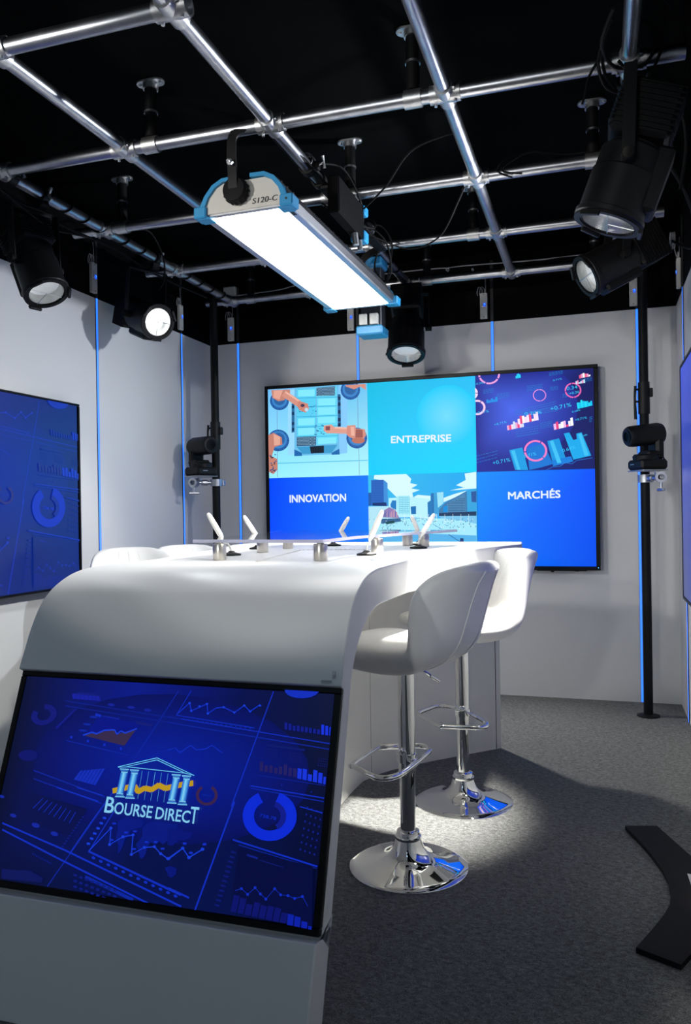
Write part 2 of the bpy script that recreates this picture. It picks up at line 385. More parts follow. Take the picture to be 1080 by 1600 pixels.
'19;:-1666 466 -1669 471 -1675 471 -1677 466 -1675 461 -1669 461;:-1348 1123 -1351 1128 -1356 1128 -1359 1124 -1356 1119 -1351 1119;:-1646 465 -1649 470 -1655 471 -1657 466 -1655 461 -1649 461;:-1328 1123 -1331 1128 -1336 1128 -1339 1123 -13'
'37 1119 -1331 1118;:-1626 465 -1629 470 -1635 470 -1637 466 -1635 461 -1629 460;:-1309 1123 -1311 1127 -1317 1128 -1320 1123 -1317 1118 -1312 1118;:-1606 465 -1609 470 -1615 470 -1617 465 -1615 460 -1609 460;:-1289 1122 -1292 1127 -1297 112'
'8 -1300 1123 -1297 1118 -1292 1118;:-1586 464 -1589 469 -1595 469 -1597 465 -1595 460 -1589 460;:-1269 1122 -1272 1127 -1278 1127 -1280 1123 -1278 1118 -1272 1118;:-1567 464 -1569 469 -1575 469 -1578 465 -1575 460 -1569 459;:-1250 1122 -125'
'3 1127 -1258 1127 -1261 1123 -1258 1118 -1253 1117;:-1547 464 -1549 469 -1555 469 -1558 464 -1555 459 -1549 459;:-1230 1122 -1233 1127 -1238 1127 -1241 1122 -1238 1118 -1233 1117;:-1527 463 -1529 468 -1535 468 -1538 464 -1535 459 -1530 459;'
':-1211 1122 -1213 1126 -1219 1127 -1222 1122 -1219 1117 -1214 1117;:-1507 463 -1509 468 -1515 468 -1518 464 -1515 459 -1510 458;:-1191 1121 -1194 1126 -1199 1127 -1202 1122 -1199 1117 -1194 1117;:-1487 463 -1490 468 -1495 468 -1498 463 -149'
'5 458 -1490 458;:-1172 1121 -1174 1126 -1180 1126 -1182 1122 -1180 1117 -1174 1117;:-1467 462 -1470 467 -1475 467 -1478 463 -1475 458 -1470 458;:-1416 1105 -1419 1110 -1424 1110 -1427 1106 -1424 1101 -1419 1100;:-1716 447 -1718 452 -1724 45'
'2 -1727 448 -1724 443 -1718 443;:-1396 1105 -1399 1110 -1404 1110 -1407 1105 -1405 1101 -1399 1100;:-1695 447 -1698 452 -1704 452 -1707 447 -1704 443 -1698 442;:-1377 1105 -1379 1109 -1385 1110 -1387 1105 -1385 1100 -1379 1100;:-1675 447 -1'
'678 452 -1684 452 -1686 447 -1684 442 -1678 442;:-1357 1104 -1360 1109 -1365 1110 -1368 1105 -1365 1100 -1360 1100;:-1655 446 -1658 451 -1664 451 -1666 447 -1664 442 -1658 442;:-1337 1104 -1340 1109 -1345 1109 -1348 1105 -1345 1100 -1340 11'
'00;:-1635 446 -1638 451 -1644 451 -1646 446 -1644 442 -1638 441;:-1318 1104 -1320 1109 -1326 1109 -1328 1105 -1326 1100 -1320 1099;:-1615 446 -1618 451 -1624 451 -1626 446 -1624 441 -1618 441;:-1298 1104 -1301 1109 -1306 1109 -1309 1104 -13'
'06 1100 -1301 1099;:-1595 445 -1598 450 -1604 450 -1606 446 -1604 441 -1598 441;:-1278 1104 -1281 1108 -1286 1109 -1289 1104 -1286 1099 -1281 1099;:-1575 445 -1578 450 -1584 450 -1586 446 -1584 441 -1578 440;:-1259 1103 -1261 1108 -1267 110'
'9 -1269 1104 -1267 1099 -1261 1099;:-1555 445 -1558 450 -1564 450 -1566 445 -1564 440 -1558 440;:-1239 1103 -1242 1108 -1247 1108 -1250 1104 -1247 1099 -1242 1099;:-1536 444 -1538 449 -1544 450 -1547 445 -1544 440 -1538 440;:-1219 1103 -122'
'2 1108 -1228 1108 -1230 1104 -1228 1099 -1222 1098;:-1516 444 -1518 449 -1524 449 -1527 445 -1524 440 -1519 439;:-1200 1103 -1203 1108 -1208 1108 -1211 1103 -1208 1098 -1203 1098;:-1496 444 -1498 449 -1504 449 -1507 444 -1504 439 -1499 439;'
':-1180 1102 -1183 1107 -1188 1108 -1191 1103 -1189 1098 -1183 1098;:-1476 443 -1479 448 -1484 449 -1487 444 -1484 439 -1479 439;:-1408 1085 -1411 1090 -1416 1090 -1419 1086 -1416 1081 -1411 1081;:-1707 428 -1710 432 -1715 433 -1718 428 -171'
'6 423 -1710 423;:-1388 1085 -1391 1090 -1396 1090 -1399 1086 -1396 1081 -1391 1080;:-1687 427 -1690 432 -1695 432 -1698 428 -1696 423 -1690 423;:-1368 1085 -1371 1090 -1376 1090 -1379 1085 -1377 1081 -1371 1080;:-1667 427 -1670 432 -1675 43'
'2 -1678 427 -1675 423 -1670 422;:-1349 1085 -1351 1090 -1357 1090 -1360 1085 -1357 1080 -1351 1080;:-1647 427 -1650 432 -1655 432 -1658 427 -1655 422 -1650 422;:-1329 1084 -1332 1089 -1337 1090 -1340 1085 -1337 1080 -1332 1080;:-1627 426 -1'
'630 431 -1635 431 -1638 427 -1635 422 -1630 422;:-1309 1084 -1312 1089 -1317 1089 -1320 1085 -1318 1080 -1312 1080;:-1607 426 -1610 431 -1615 431 -1618 426 -1615 422 -1610 421;:-1290 1084 -1292 1089 -1298 1089 -1301 1085 -1298 1080 -1293 10'
'79;:-1587 426 -1590 431 -1595 431 -1598 426 -1595 421 -1590 421;:-1270 1084 -1273 1089 -1278 1089 -1281 1084 -1278 1080 -1273 1079;:-1567 425 -1570 430 -1575 430 -1578 426 -1575 421 -1570 421;:-1251 1084 -1253 1089 -1259 1089 -1261 1084 -12'
'59 1079 -1253 1079;:-1547 425 -1550 430 -1555 430 -1558 426 -1556 421 -1550 420;:-1231 1083 -1234 1088 -1239 1089 -1242 1084 -1239 1079 -1234 1079;:-1527 425 -1530 430 -1535 430 -1538 425 -1536 420 -1530 420;:-1211 1083 -1214 1088 -1219 108'
'8 -1222 1084 -1220 1079 -1214 1079;:-1507 424 -1510 429 -1516 430 -1518 425 -1516 420 -1510 420;:-1192 1083 -1194 1088 -1200 1088 -1203 1084 -1200 1079 -1195 1079;:-1488 424 -1490 429 -1496 429 -1499 425 -1496 420 -1490 420;:-1172 1083 -117'
'5 1088 -1180 1088 -1183 1084 -1180 1079 -1175 1078;:-1468 424 -1470 429 -1476 429 -1479 424 -1476 419 -1471 419;2a6ea0:-1799 995 -1757 1000 -1764 603 -1806 597;22689c:-1134 1085 -1093 1083 -1094 653 -1135 650;0c3058:-1794 970 -1761 968 -176'
'2 928 -1795 928;:-1796 881 -1763 879 -1763 839 -1796 839;:-1798 743 -1765 741 -1766 701 -1799 701;:-1799 662 -1766 660 -1767 620 -1800 620;:-1132 1053 -1091 1051 -1092 1006 -1132 1008;:-1133 973 -1093 971 -1093 927 -1134 929;:-1134 870 -109'
'4 868 -1095 823 -1135 825;:-1136 767 -1096 765 -1097 720 -1137 722;:-1137 695 -1097 693 -1098 648 -1138 650;0d4c88:-1655 955 -1632 956 -1632 946 -1655 946;3aa4e0:-1693 970 -1665 970 -1665 960 -1693 960;:-1511 852 -1494 852 -1494 843 -1511 8'
'42;0d4c88:-1645 945 -1631 946 -1631 936 -1645 935;3aa4e0:-1473 957 -1443 957 -1443 947 -1473 947;:-1510 934 -1490 935 -1490 925 -1510 925;0d4c88:-1695 884 -1664 884 -1664 875 -1695 875;3aa4e0:-1671 902 -1658 903 -1658 894 -1671 893;:-1715 9'
'31 -1682 931 -1683 921 -1715 921;:-1498 888 -1475 888 -1475 879 -1498 878;1266a8:-1605 944 -1585 945 -1585 935 -1605 935;186090:-1696 905 -1655 905 -1655 895 -1696 896;1266a8:-1535 943 -1504 943 -1504 933 -1535 933;3aa4e0:-1610 938 -1580 93'
'8 -1580 929 -1610 929;0d4c88:-1669 908 -1641 908 -1641 898 -1669 898;:-1483 946 -1471 947 -1471 938 -1483 937;1266a8:-1645 885 -1608 885 -1608 875 -1646 875;:-1631 943 -1606 944 -1606 934 -1631 934;3aa4e0:-1624 957 -1583 956 -1584 946 -1624'
' 947;:-1528 824 -1517 825 -1518 816 -1528 815;1266a8:-1633 947 -1602 947 -1603 937 -1633 937;0d4c88:-1640 942 -1616 942 -1616 932 -1640 932;1266a8:-1653 883 -1637 884 -1637 874 -1653 873;3aa4e0:-1623 903 -1601 903 -1601 893 -1623 893;0d4c88'
':-1460 877 -1436 877 -1437 868 -1460 867;1266a8:-1607 938 -1594 938 -1595 929 -1607 928;:-1293 601 -1253 600 -1253 591 -1293 591;:-1341 605 -1321 605 -1321 596 -1341 595;186090:-1449 617 -1415 617 -1416 608 -1450 608;:-1314 658 -1297 659 -1'
'297 650 -1314 649;0d4c88:-1375 685 -1351 685 -1352 676 -1375 675;:-1315 626 -1298 627 -1299 617 -1315 616;:-1472 658 -1454 659 -1454 649 -1472 648;3aa4e0:-1284 626 -1265 627 -1266 617 -1284 616;186090:-1468 560 -1441 561 -1441 551 -1469 551'
';1266a8:-1236 590 -1199 590 -1199 580 -1236 580;0d4c88:-1353 676 -1337 677 -1337 667 -1354 666;3aa4e0:-1395 596 -1360 596 -1360 587 -1395 587;:-1273 609 -1243 610 -1243 600 -1273 600;:-1394 635 -1368 635 -1369 625 -1394 625;0d4c88:-1236 588'
' -1225 589 -1225 579 -1236 578;:-1285 647 -1248 647 -1249 638 -1285 638;186090:-1305 620 -1280 620 -1281 611 -1305 610;0d4c88:-1244 653 -1234 654 -1234 644 -1244 643;186090:-1478 568 -1464 569 -1464 560 -1478 559;0d4c88:-1257 605 -1220 605 '
'-1220 596 -1257 596;186090:-1439 605 -1404 605 -1404 596 -1440 596;1266a8:-1247 621 -1235 622 -1235 612 -1248 611;0d4c88:-1357 565 -1328 565 -1328 555 -1357 555;1266a8:-1469 683 -1432 683 -1432 673 -1469 674;186090:-1404 642 -1392 643 -1392'
' 633 -1404 632;0d4c88:-1384 577 -1364 578 -1364 568 -1384 567;3c9cd0:-1734 399 -1145 408 -1231 300 -1641 299;14283c:-1544 400 -1339 403 -1341 304 -1529 303;050c18:-1519 388 -1507 387 -1508 317 -1520 315;:-1495 387 -1483 386 -1484 316 -1496 '
'315;:-1471 386 -1459 386 -1460 315 -1472 314;:-1447 385 -1435 385 -1436 314 -1448 313;:-1423 384 -1411 384 -1412 313 -1424 312;:-1399 383 -1387 383 -1388 312 -1400 311;:-1375 382 -1363 382 -1365 311 -1377 310;:-1352 381 -1340 381 -1341 310 '
'-1353 309;1c68b0:-1769 368 -1657 316 -1658 275 -1771 276;:-1231 300 -1121 352 -1117 275 -1231 274;245fa8:-1837 1037 -1841 1071 -1854 1103 -1876 1132 -1905 1154 -1938 1169 -1975 1176 -2011 1173 -2045 1162 -2075 1143 -2098 1118 -2112 1087 -21'
'18 1053 -2114 1019 -2100 987 -2078 958 -2049 936 -2015 921 -1979 915 -1942 917 -1908 929 -1879 948 -1856 973 -1842 1004;3c86cc:-1864 1049 -1868 1076 -1879 1101 -1896 1124 -1919 1142 -1946 1154 -1975 1159 -2004 1157 -2031 1149 -2055 1133 -20'
'73 1113 -2085 1088 -2089 1061 -2086 1034 -2075 1008 -2057 986 -2034 968 -2007 956 -1978 951 -1949 953 -1922 962 -1898 977 -1880 997 -1869 1022;2c64a4:-1892 1057 -1896 1081 -1908 1104 -1926 1122 -1949 1134 -1975 1140 -2001 1137 -2025 1128 -2'
'044 1111 -2056 1090 -2061 1066 -2057 1042 -2046 1019 -2027 1001 -2004 989 -1978 983 -1952 986 -1928 995 -1909 1012 -1897 1033;0e2c5c:-1844 1038 -1847 1043 -1854 1044 -1858 1038 -1854 1033 -1847 1032;:-1882 957 -1885 963 -1892 963 -1896 958 '
'-1892 952 -1885 952;:-1971 927 -1975 933 -1982 934 -1986 928 -1982 922 -1975 922;:-2061 967 -2064 972 -2071 973 -2075 967 -2071 962 -2064 961;:-2097 1052 -2100 1058 -2107 1058 -2111 1053 -2107 1047 -2100 1046;:-2058 1133 -2062 1139 -2069 11'
'39 -2072 1134 -2069 1128 -2062 1127;:-1968 1162 -1971 1168 -1978 1168 -1982 1163 -1979 1157 -1972 1157;:-1879 1123 -1883 1129 -1890 1129 -1893 1124 -1890 1118 -1883 1117;245fa8:-818 1122 -822 1155 -835 1187 -852 1210 -1064 1210 -1071 1202 -'
'1085 1172 -1090 1138 -1086 1104 -1073 1072 -1051 1044 -1023 1021 -991 1006 -955 1000 -920 1002 -887 1013 -859 1032 -837 1058 -823 1088;3c86cc:-845 1133 -848 1160 -858 1185 -875 1208 -878 1210 -1036 1210 -1047 1197 -1058 1173 -1062 1146 -105'
'9 1119 -1049 1093 -1032 1070 -1009 1053 -983 1041 -955 1035 -927 1037 -900 1046 -878 1061 -860 1082 -849 1106;2c64a4:-872 1141 -875 1165 -887 1187 -904 1206 -912 1210 -1002 1210 -1019 1196 -1031 1175 -1035 1151 -1031 1126 -1020 1104 -1002 1'
'086 -980 1073 -954 1068 -929 1070 -906 1080 -888 1096 -876 1117;0e2c5c:-825 1122 -828 1128 -835 1128 -838 1123 -835 1117 -828 1117;:-862 1042 -865 1047 -872 1048 -875 1043 -872 1037 -865 1037;:-949 1013 -952 1018 -958 1019 -962 1013 -959 10'
'08 -952 1007;:-1035 1052 -1038 1057 -1045 1058 -1048 1053 -1045 1047 -1038 1046;:-1070 1137 -1073 1142 -1080 1143 -1083 1138 -1080 1132 -1073 1131;:-859 1207 -861 1210 -871 1210 -873 1208 -869 1202 -863 1202;245fa8:-1842 493 -1847 532 -1862'
' 569 -1887 601 -1920 626 -1959 643 -2001 650 -2043 647 -2082 633 -2116 611 -2143 581 -2150 566 -2150 441 -2145 430 -2120 398 -2087 373 -2048 356 -2006 350 -1964 353 -1925 367 -1891 389 -1865 419 -1848 455;3c86cc:-1874 504 -1878 535 -1890 56'
'5 -1910 590 -1937 611 -1968 624 -2001 630 -2035 627 -2066 616 -2094 599 -2115 575 -2128 546 -2133 515 -2129 484 -2117 454 -2096 428 -2070 408 -2039 395 -2005 389 -1972 392 -1940 403 -1913 421 -1892 445 -1879 473;2c64a4:-1906 512 -1910 540 -'
'1924 566 -1945 586 -1972 600 -2002 606 -2032 603 -2059 591 -2081 572 -2095 548 -2100 520 -2096 492 -2083 466 -2061 446 -2034 432 -2005 426 -1974 429 -1947 441 -1925 460 -1911 484;0e2c5c:-1851 493 -1855 499 -1862 500 -1865 494 -1862 488 -185'
'5 488;:-1895 400 -1898 406 -1905 406 -1909 401 -1906 395 -1899 395;:-1998 364 -2002 370 -2009 370 -2012 365 -2009 359 -2002 359;:-2101 408 -2104 414 -2112 414 -2115 408 -2112 403 -2105 402;:-2143 505 -2146 511 -2150 511 -2150 500 -2146 500;'
':-2098 599 -2102 605 -2109 606 -2112 600 -2109 594 -2102 594;:-1994 635 -1998 640 -2005 641 -2008 635 -2005 629 -1998 629;:-1892 591 -1896 597 -1903 597 -1906 591 -1903 586 -1896 585;245fa8:-730 478 -734 514 -748 549 -770 578 -800 602 -835 '
'617 -872 624 -910 621 -945 608 -976 588 -999 560 -1015 527 -1020 491 -1016 454 -1002 420 -979 390 -949 367 -914 352 -876 345 -839 349 -804 361 -773 382 -750 410 -735 443;3c86cc:-758 489 -762 518 -773 545 -791 569 -815 588 -842 600 -872 605 '
'-902 603 -931 593 -955 576 -974 554 -986 528 -991 499 -987 470 -976 443 -958 419 -934 400 -906 388 -876 383 -846 385 -818 395 -793 412 -775 434 -763 461;2c64a4:-787 497 -791 523 -803 546 -822 566 -846 579 -873 584 -900 581 -924 570 -944 553'
' -957 530 -961 504 -958 478 -945 454 -926 435 -902 422 -875 417 -848 420 -824 431 -804 448 -792 471;0e2c5c:-737 479 -741 484 -747 485 -751 479 -747 474 -741 473;:-777 392 -780 398 -787 398 -790 393 -787 387 -780 387;:-870 359 -873 365 -879 '
'365 -883 360 -880 354 -873 354;:-962 399 -965 405 -972 405 -975 400 -972 394 -965 394;:-999 490 -1002 495 -1009 496 -1012 490 -1009 485 -1002 484;:-959 577 -962 582 -969 583 -972 577 -969 572 -963 571;:-866 609 -869 615 -876 615 -879 610 -8'
'76 604 -869 604;:-774 569 -777 574 -784 575 -787 569 -784 564 -778 564;c88878:-2098 1199 -1817 1190 -1818 1134 -1906 1049 -1994 1038 -2082 1092;e8a896:-2062 1189 -1922 1189 -1976 1062 -2064 1091;d89484:-1887 1178 -1663 1027 -1716 949 -1940 '
'1108;f2b8a4:-1878 1170 -1672 1025 -1688 1009 -1894 1151;d08878:-1698 1029 -1560 981 -1545 908 -1597 862 -1683 899 -1716 949;4c3858:-1607 960 -1613 973 -1628 982 -1648 983 -1663 976 -1669 963 -1664 949 -1648 940 -1629 939 -1613 947;c0dcf0:-1'
'555 900 -1560 916 -1574 926 -1591 927 -1604 918 -1610 903 -1605 888 -1591 878 -1574 877 -1560 886;e0a090:-1335 672 -1225 683 -1192 650 -908 624 -910 541 -1210 563 -1294 566 -1341 609;884850:-1310 663 -1246 660 -1251 604 -1311 607;f4bca8:-11'
'83 649 -975 630 -975 605 -1184 624;d89080:-1008 657 -891 659 -884 612 -760 598 -745 518 -796 442 -911 470 -993 513 -1018 546;a05c54:-884 604 -793 592 -787 489 -894 493;f0b4a0:-958 639 -908 636 -902 517 -952 520;c07460:-763 448 -769 464 -789'
' 478 -818 489 -853 493 -887 491 -917 484 -937 471 -944 456 -938 440 -918 426 -889 416 -854 411 -819 413 -790 420 -770 433;d89080:-1024 1198 -743 1199 -736 1117 -817 1169 -900 1135 -1016 1181;c88474:-2150 580 -2072 609 -1950 538 -1943 440 -2'
'058 412 -2104 283 -2025 247 -2019 100 -2082 37 -2148 71 -2150 462;e8ac98:-2072 593 -1976 548 -1978 442 -2066 429;1c5c9c:-2062 104 -2037 104 -2037 90 -2062 91;081830:-2129 288 -2104 288 -2105 274 -2129 275;1c5c9c:-2056 224 -2031 223 -2031 21'
'0 -2056 211;:-2098 141 -2073 140 -2073 127 -2098 128;0c2c60:-2135 100 -2111 99 -2111 86 -2136 87;1c5c9c:-2075 86 -2050 86 -2051 73 -2075 73;0c2c60:-2097 119 -2073 119 -2073 106 -2097 106;081830:-2100 276 -2075 275 -2076 262 -2100 262;1c5c9c'
':-2125 195 -2100 194 -2100 181 -2125 182;0c2c60:-2115 77 -2091 76 -2091 63 -2116 64;1c5c9c:-2063 313 -2039 312 -2039 299 -2064 300;081830:-2126 289 -2102 288 -2102 275 -2127 276;:-2077 186 -2052 185 -2053 172 -2077 172;1c5c9c:-2116 108 -209'
'1 107 -2092 94 -2116 95;081830:-2115 272 -2090 271 -2091 258 -2115 259;1c5c9c:-2139 304 -2114 303 -2114 290 -2139 291;081830:-2085 92 -2060 91 -2060 78 -2085 79;1c5c9c:-2110 103 -2085 102 -2085 89 -2110 90;0c2c60:-2076 206 -2051 205 -2051 1'
'92 -2076 193;081830:-2115 169 -2090 169 -2090 155 -2115 156;1a2a9c/141c64/141858/2a4cd8:712 -16 2150 -16 2150 1210 712 1210;4a68f0/1c2890/1c2890:1165 757 1965 757 1938 928;:1165 757 1938 928 1858 1087;:1165 757 1858 1087 1731 1210;:1165 757'
' 1731 1210 1565 1210;:1165 757 1565 1210 1372 1210;:1165 757 1372 1210 1165 1210;:1165 757 1165 1210 958 1210;:1165 757 958 1210 765 1210;:1165 757 765 1210 712 1210;:1165 757 712 1210 712 1087;:1165 757 712 1087 712 928;:1165 757 712 928 7'
'12 757;:1165 757 712 757 712 586;:1165 757 712 586 712 427;:1165 757 712 427 712 290;:1165 757 712 290 765 185;:1165 757 765 185 958 119;:1165 757 958 119 1165 97;:1165 757 1165 97 1372 119;:1165 757 1372 119 1565 185;:1165 757 1565 185 173'
'1 290;:1165 757 1731 290 1858 427;:1165 757 1858 427 1938 586;:1165 757 1938 586 1965 757;1e80d0:812 1015 834 1017 833 1023 812 1021;:842 1018 866 1021 865 1027 842 1024;:875 1022 903 1025 903 1031 874 1028;:912 1026 942 1029 942 1035 912 1'
'032;:812 996 841 999 840 1005 811 1001;:850 1000 869 1002 869 1008 849 1006;:878 1003 916 1007 915 1013 878 1009;:924 1008 942 1009 941 1015 924 1014;:812 976 845 980 845 986 811 982;:854 981 884 984 884 990 853 986;:893 985 929 989 928 995'
' 893 991;:938 990 946 991 945 997 937 995;:983 952 1012 956 1011 962 982 958;:1021 957 1057 962 1056 968 1020 963;:1065 963 1086 966 1085 972 1065 969;:1095 967 1117 970 1116 976 1094 973;:1126 971 1138 974 1137 980 1124 977;:982 933 1018 9'
'38 1017 944 982 939;:1027 939 1055 943 1054 948 1026 945;:1064 944 1089 947 1088 953 1063 950;:1098 948 1130 953 1129 959 1097 954;:982 913 996 915 996 921 981 919;:1005 917 1027 919 1026 925 1005 922;:1036 921 1069 925 1068 931 1035 927;:1'
'078 926 1092 928 1092 934 1077 932;:1101 929 1118 932 1117 938 1100 935;:1128 933 1139 940 1135 945 1125 938;:982 894 1011 898 1011 904 981 900;:1020 899 1059 904 1058 910 1019 905;:1067 906 1081 907 1080 913 1067 911;:1090 909 1126 914 112'
'6 919 1089 914;:1138 917 1140 924 1134 926 1132 918;:1357 1034 1373 1035 1373 1041 1357 1040;:1382 1035 1406 1037 1406 1042 1382 1041;:1415 1037 1449 1039 1449 1045 1414 1043;:1458 1040 1475 1041 1475 1046 1458 1045;:1484 1041 1516 1043 151'
'5 1048 1483 1047;:1524 1043 1545 1045 1544 1051 1524 1049;:1357 1015 1391 1017 1390 1022 1357 1020;:1399 1017 1429 1019 1428 1025 1399 1023;:1437 1019 1472 1021 1472 1027 1437 1025;:1480 1022 1498 1023 1498 1028 1480 1027;:1507 1023 1531 10'
'25 1531 1030 1506 1029;:1540 1025 1545 1027 1543 1032 1538 1031;:1357 995 1378 997 1377 1002 1356 1001;:1386 997 1417 999 1417 1005 1386 1003;:1426 999 1452 1001 1451 1007 1426 1005;:1460 1001 1485 1003 1485 1009 1460 1007;:1494 1003 1517 1'
'005 1517 1010 1494 1009;:1526 1005 1544 1008 1543 1014 1525 1011;:1356 976 1381 978 1381 983 1356 982;:1390 978 1427 980 1426 986 1389 984;:1435 981 1455 982 1455 988 1435 987;:1464 982 1486 984 1486 989 1463 988;:1495 984 1522 986 1521 991'
' 1495 990;:1530 986 1544 988 1543 993 1530 992;:1200 731 1236 738 1235 744 1199 737;:1244 739 1268 744 1267 750 1243 745;:1277 745 1303 750 1302 756 1276 751;:1312 752 1345 758 1344 764 1311 758;:1354 759 1376 764 1375 769 1353 765;:1385 76'
'5 1407 769 1406 775 1384 771;:1415 771 1428 773 1427 779 1414 776;:1436 775 1461 779 1460 785 1435 780;:1470 781 1493 785 1492 791 1469 786;:1502 786 1538 793 1537 799 1501 792;:1547 795 1575 800 1574 805 1546 800;:1583 801 1604 805 1603 81'
'1 1582 807;:1612 807 1644 812 1643 818 1611 812;:1653 814 1687 820 1686 826 1652 820;:1698 824 1701 831 1695 833 1693 826;:1200 705 1224 709 1223 715 1199 710;:1233 711 1262 716 1261 722 1232 716;:1270 718 1295 722 1294 728 1269 723;:1303 7'
'24 1331 729 1330 734 1302 729;:1340 730 1353 733 1352 738 1339 736;:1362 734 1397 741 1396 747 1361 740;:1406 742 1419 745 1418 751 1405 748;:1428 747 1443 749 1442 755 1427 752;:1452 751 1465 753 1463 759 1451 757;:1473 755 1495 759 1494 7'
'64 1472 760;:1504 760 1530 765 1529 771 1503 766;:1539 767 1566 772 1565 778 1538 772;:1575 773 1605 779 1604 785 1574 779;:1613 781 1639 785 1638 791 1612 786;:1647 787 1659 789 1658 794 1646 792;:1668 790 1685 794 1684 799 1667 796;:1696 '
'797 1700 804 1695 807 1691 800;:1200 678 1217 681 1216 687 1198 684;:1225 683 1262 689 1261 695 1224 688;:1271 691 1285 694 1284 699 1270 697;:1293 695 1312 699 1311 704 1292 701;:1321 700 1356 707 1355 712 1320 706;:1364 708 1393 713 1392 '
'719 1363 714;:1401 715 1429 720 1428 726 1400 721;:1437 722 1465 727 1464 733 1436 727;:1474 728 1490 731 1489 737 1473 734;:1499 733 1514 736 1513 742 1498 739;:1523 737 1545 742 1544 747 1522 743;:1554 743 1568 746 1567 752 1553 749;:1577'
' 747 1607 753 1606 759 1576 753;:1615 755 1629 757 1628 763 1614 760;:1637 759 1658 762 1657 768 1636 764;:1667 764 1678 766 1677 772 1666 770;:1688 768 1699 776 1696 780 1685 773;:1294 704 1310 706 1310 712 1294 710;:1319 707 1341 710 1341'
' 715 1318 713;:1350 711 1367 713 1367 718 1349 716;:1376 714 1395 716 1395 722 1375 719;:1404 717 1429 720 1428 726 1403 723;:1437 721 1459 724 1458 729 1437 727;:1467 725 1483 726 1482 732 1467 730;:1492 727 1526 731 1526 737 1491 733;:153'
'5 732 1560 735 1559 741 1534 738;:1568 736 1593 739 1593 745 1568 742;:1602 740 1621 743 1621 748 1601 746;:1630 744 1652 746 1651 752 1629 749;:1660 747 1676 749 1675 755 1659 753;:1684 750 1697 752 1697 757 1684 756;:1706 753 1726 758 172'
'5 763 1705 758;:1294 682 1313 684 1312 690 1293 688;:1322 685 1351 689 1350 694 1321 691;:1360 690 1379 692 1379 698 1359 695;:1388 693 1420 697 1419 703 1387 699;:1429 698 1443 700 1442 705 1428 704;:1451 701 1466 702 1465 708 1451 706;:14'
'74 703 1502 707 1501 712 1474 709;:1510 708 1522 709 1522 715 1510 713;:1531 710 1548 712 1548 718 1530 716;:1557 713 1569 714 1568 720 1556 719;:1577 715 1612 720 1611 725 1576 721;:1621 721 1646 724 1645 729 1620 726;:1654 725 1688 729 16'
'88 734 1654 730;:1697 730 1720 732 1719 738 1696 735;:1294 660 1325 663 1324 669 1293 665;:1333 664 1368 668 1367 674 1333 670;:1376 670 1406 673 1405 679 1376 675;:1414 674 1444 678 1443 683 1414 680;:1453 679 1473 681 1472 687 1452 684;:1'
'482 682 1498 684 1497 690 1481 688;:1506 685 1531 688 1531 694 1506 691;:1540 689 1556 691 1556 697 1539 695;:1565 692 1589 695 1588 701 1564 698;:1597 696 1632 700 1631 706 1597 702;:1640 701 1661 703 1660 709 1640 707;:1669 704 1705 709 1'
'704 714 1669 710;:1714 710 1726 715 1724 720 1712 715;:1625 1179 1647 1181 1647 1187 1625 1184;:1656 1182 1686 1186 1685 1191 1655 1188;:1695 1187 1727 1190 1726 1196 1694 1192;:1735 1191 1752 1193 1751 1199 1735 1197;:1761 1194 1787 1197 1'
'786 1202 1760 1200;:1625 1163 1657 1166 1656 1172 1624 1168;:1665 1167 1692 1170 1691 1176 1665 1173;:1700 1171 1732 1175 1731 1180 1700 1177;:1740 1176 1764 1178 1763 1184 1740 1181;:1773 1179 1789 1184 1787 1190 1771 1185;:1625 1147 1657 '
'1150 1656 1156 1624 1152;:1665 1151 1679 1153 1678 1158 1665 1157;:1687 1154 1705 1156 1704 1161 1687 1159;:1713 1157 1733 1159 1732 1164 1713 1162;:1741 1160 1755 1161 1755 1167 1741 1165;:1764 1162 1788 1167 1787 1173 1763 1168;:1211 500 '
'1224 502 1223 508 1211 506;:1233 503 1253 505 1252 511 1232 509;:1262 506 1286 509 1285 515 1261 512;:1295 510 1331 514 1331 520 1294 516;:1340 515 1376 519 1375 525 1339 521;:1385 520 1401 522 1400 528 1384 526;:1409 523 1422 525 1421 530 '
'1409 529;:1431 526 1456 528 1455 534 1430 531;:1465 529 1487 534 1486 539 1464 535;:1211 471 1241 474 1241 480 1210 476;:1250 475 1263 477 1262 482 1249 481;:1272 478 1301 481 1300 487 1271 483;:1310 482 1330 484 1329 490 1309 488;:1339 485'
' 1366 489 1365 494 1338 491;:1375 490 1390 491 1389 497 1374 495;:1399 492 1418 495 1418 500 1398 498;:1427 496 1452 498 1451 504 1426 501;:1460 499 1487 504 1486 510 1459 505;:1210 441 1244 445 1243 451 1210 447;:1253 446 1286 450 1286 455'
' 1252 452;:1295 451 1309 452 1308 458 1294 456;:1317 453 1335 455 1334 461 1317 459;:1344 456 1362 459 1362 464 1343 462;:1371 460 1407 464 1407 470 1370 465;:1416 465 1451 469 1450 475 1415 471;:1460 470 1486 475 1485 480 1459 476;:1210 41'
'1 1222 413 1221 418 1209 417;:1231 414 1261 417 1260 423 1230 419;:1270 418 1287 420 1286 426 1269 424;:1296 421 1314 423 1313 429 1295 427;:1322 424 1353 428 1353 434 1322 430;:1362 429 1383 431 1382 437 1361 435;:1391 432 1428 437 1428 44'
'3 1391 438;:1437 438 1471 442 1470 448 1436 444;:1481 443 1487 448 1484 452 1478 448;:1232 410 1254 413 1253 419 1231 416;:1263 415 1279 417 1278 423 1262 420;:1288 418 1313 422 1312 428 1287 424;:1321 423 1335 425 1334 431 1320 429;:1343 4'
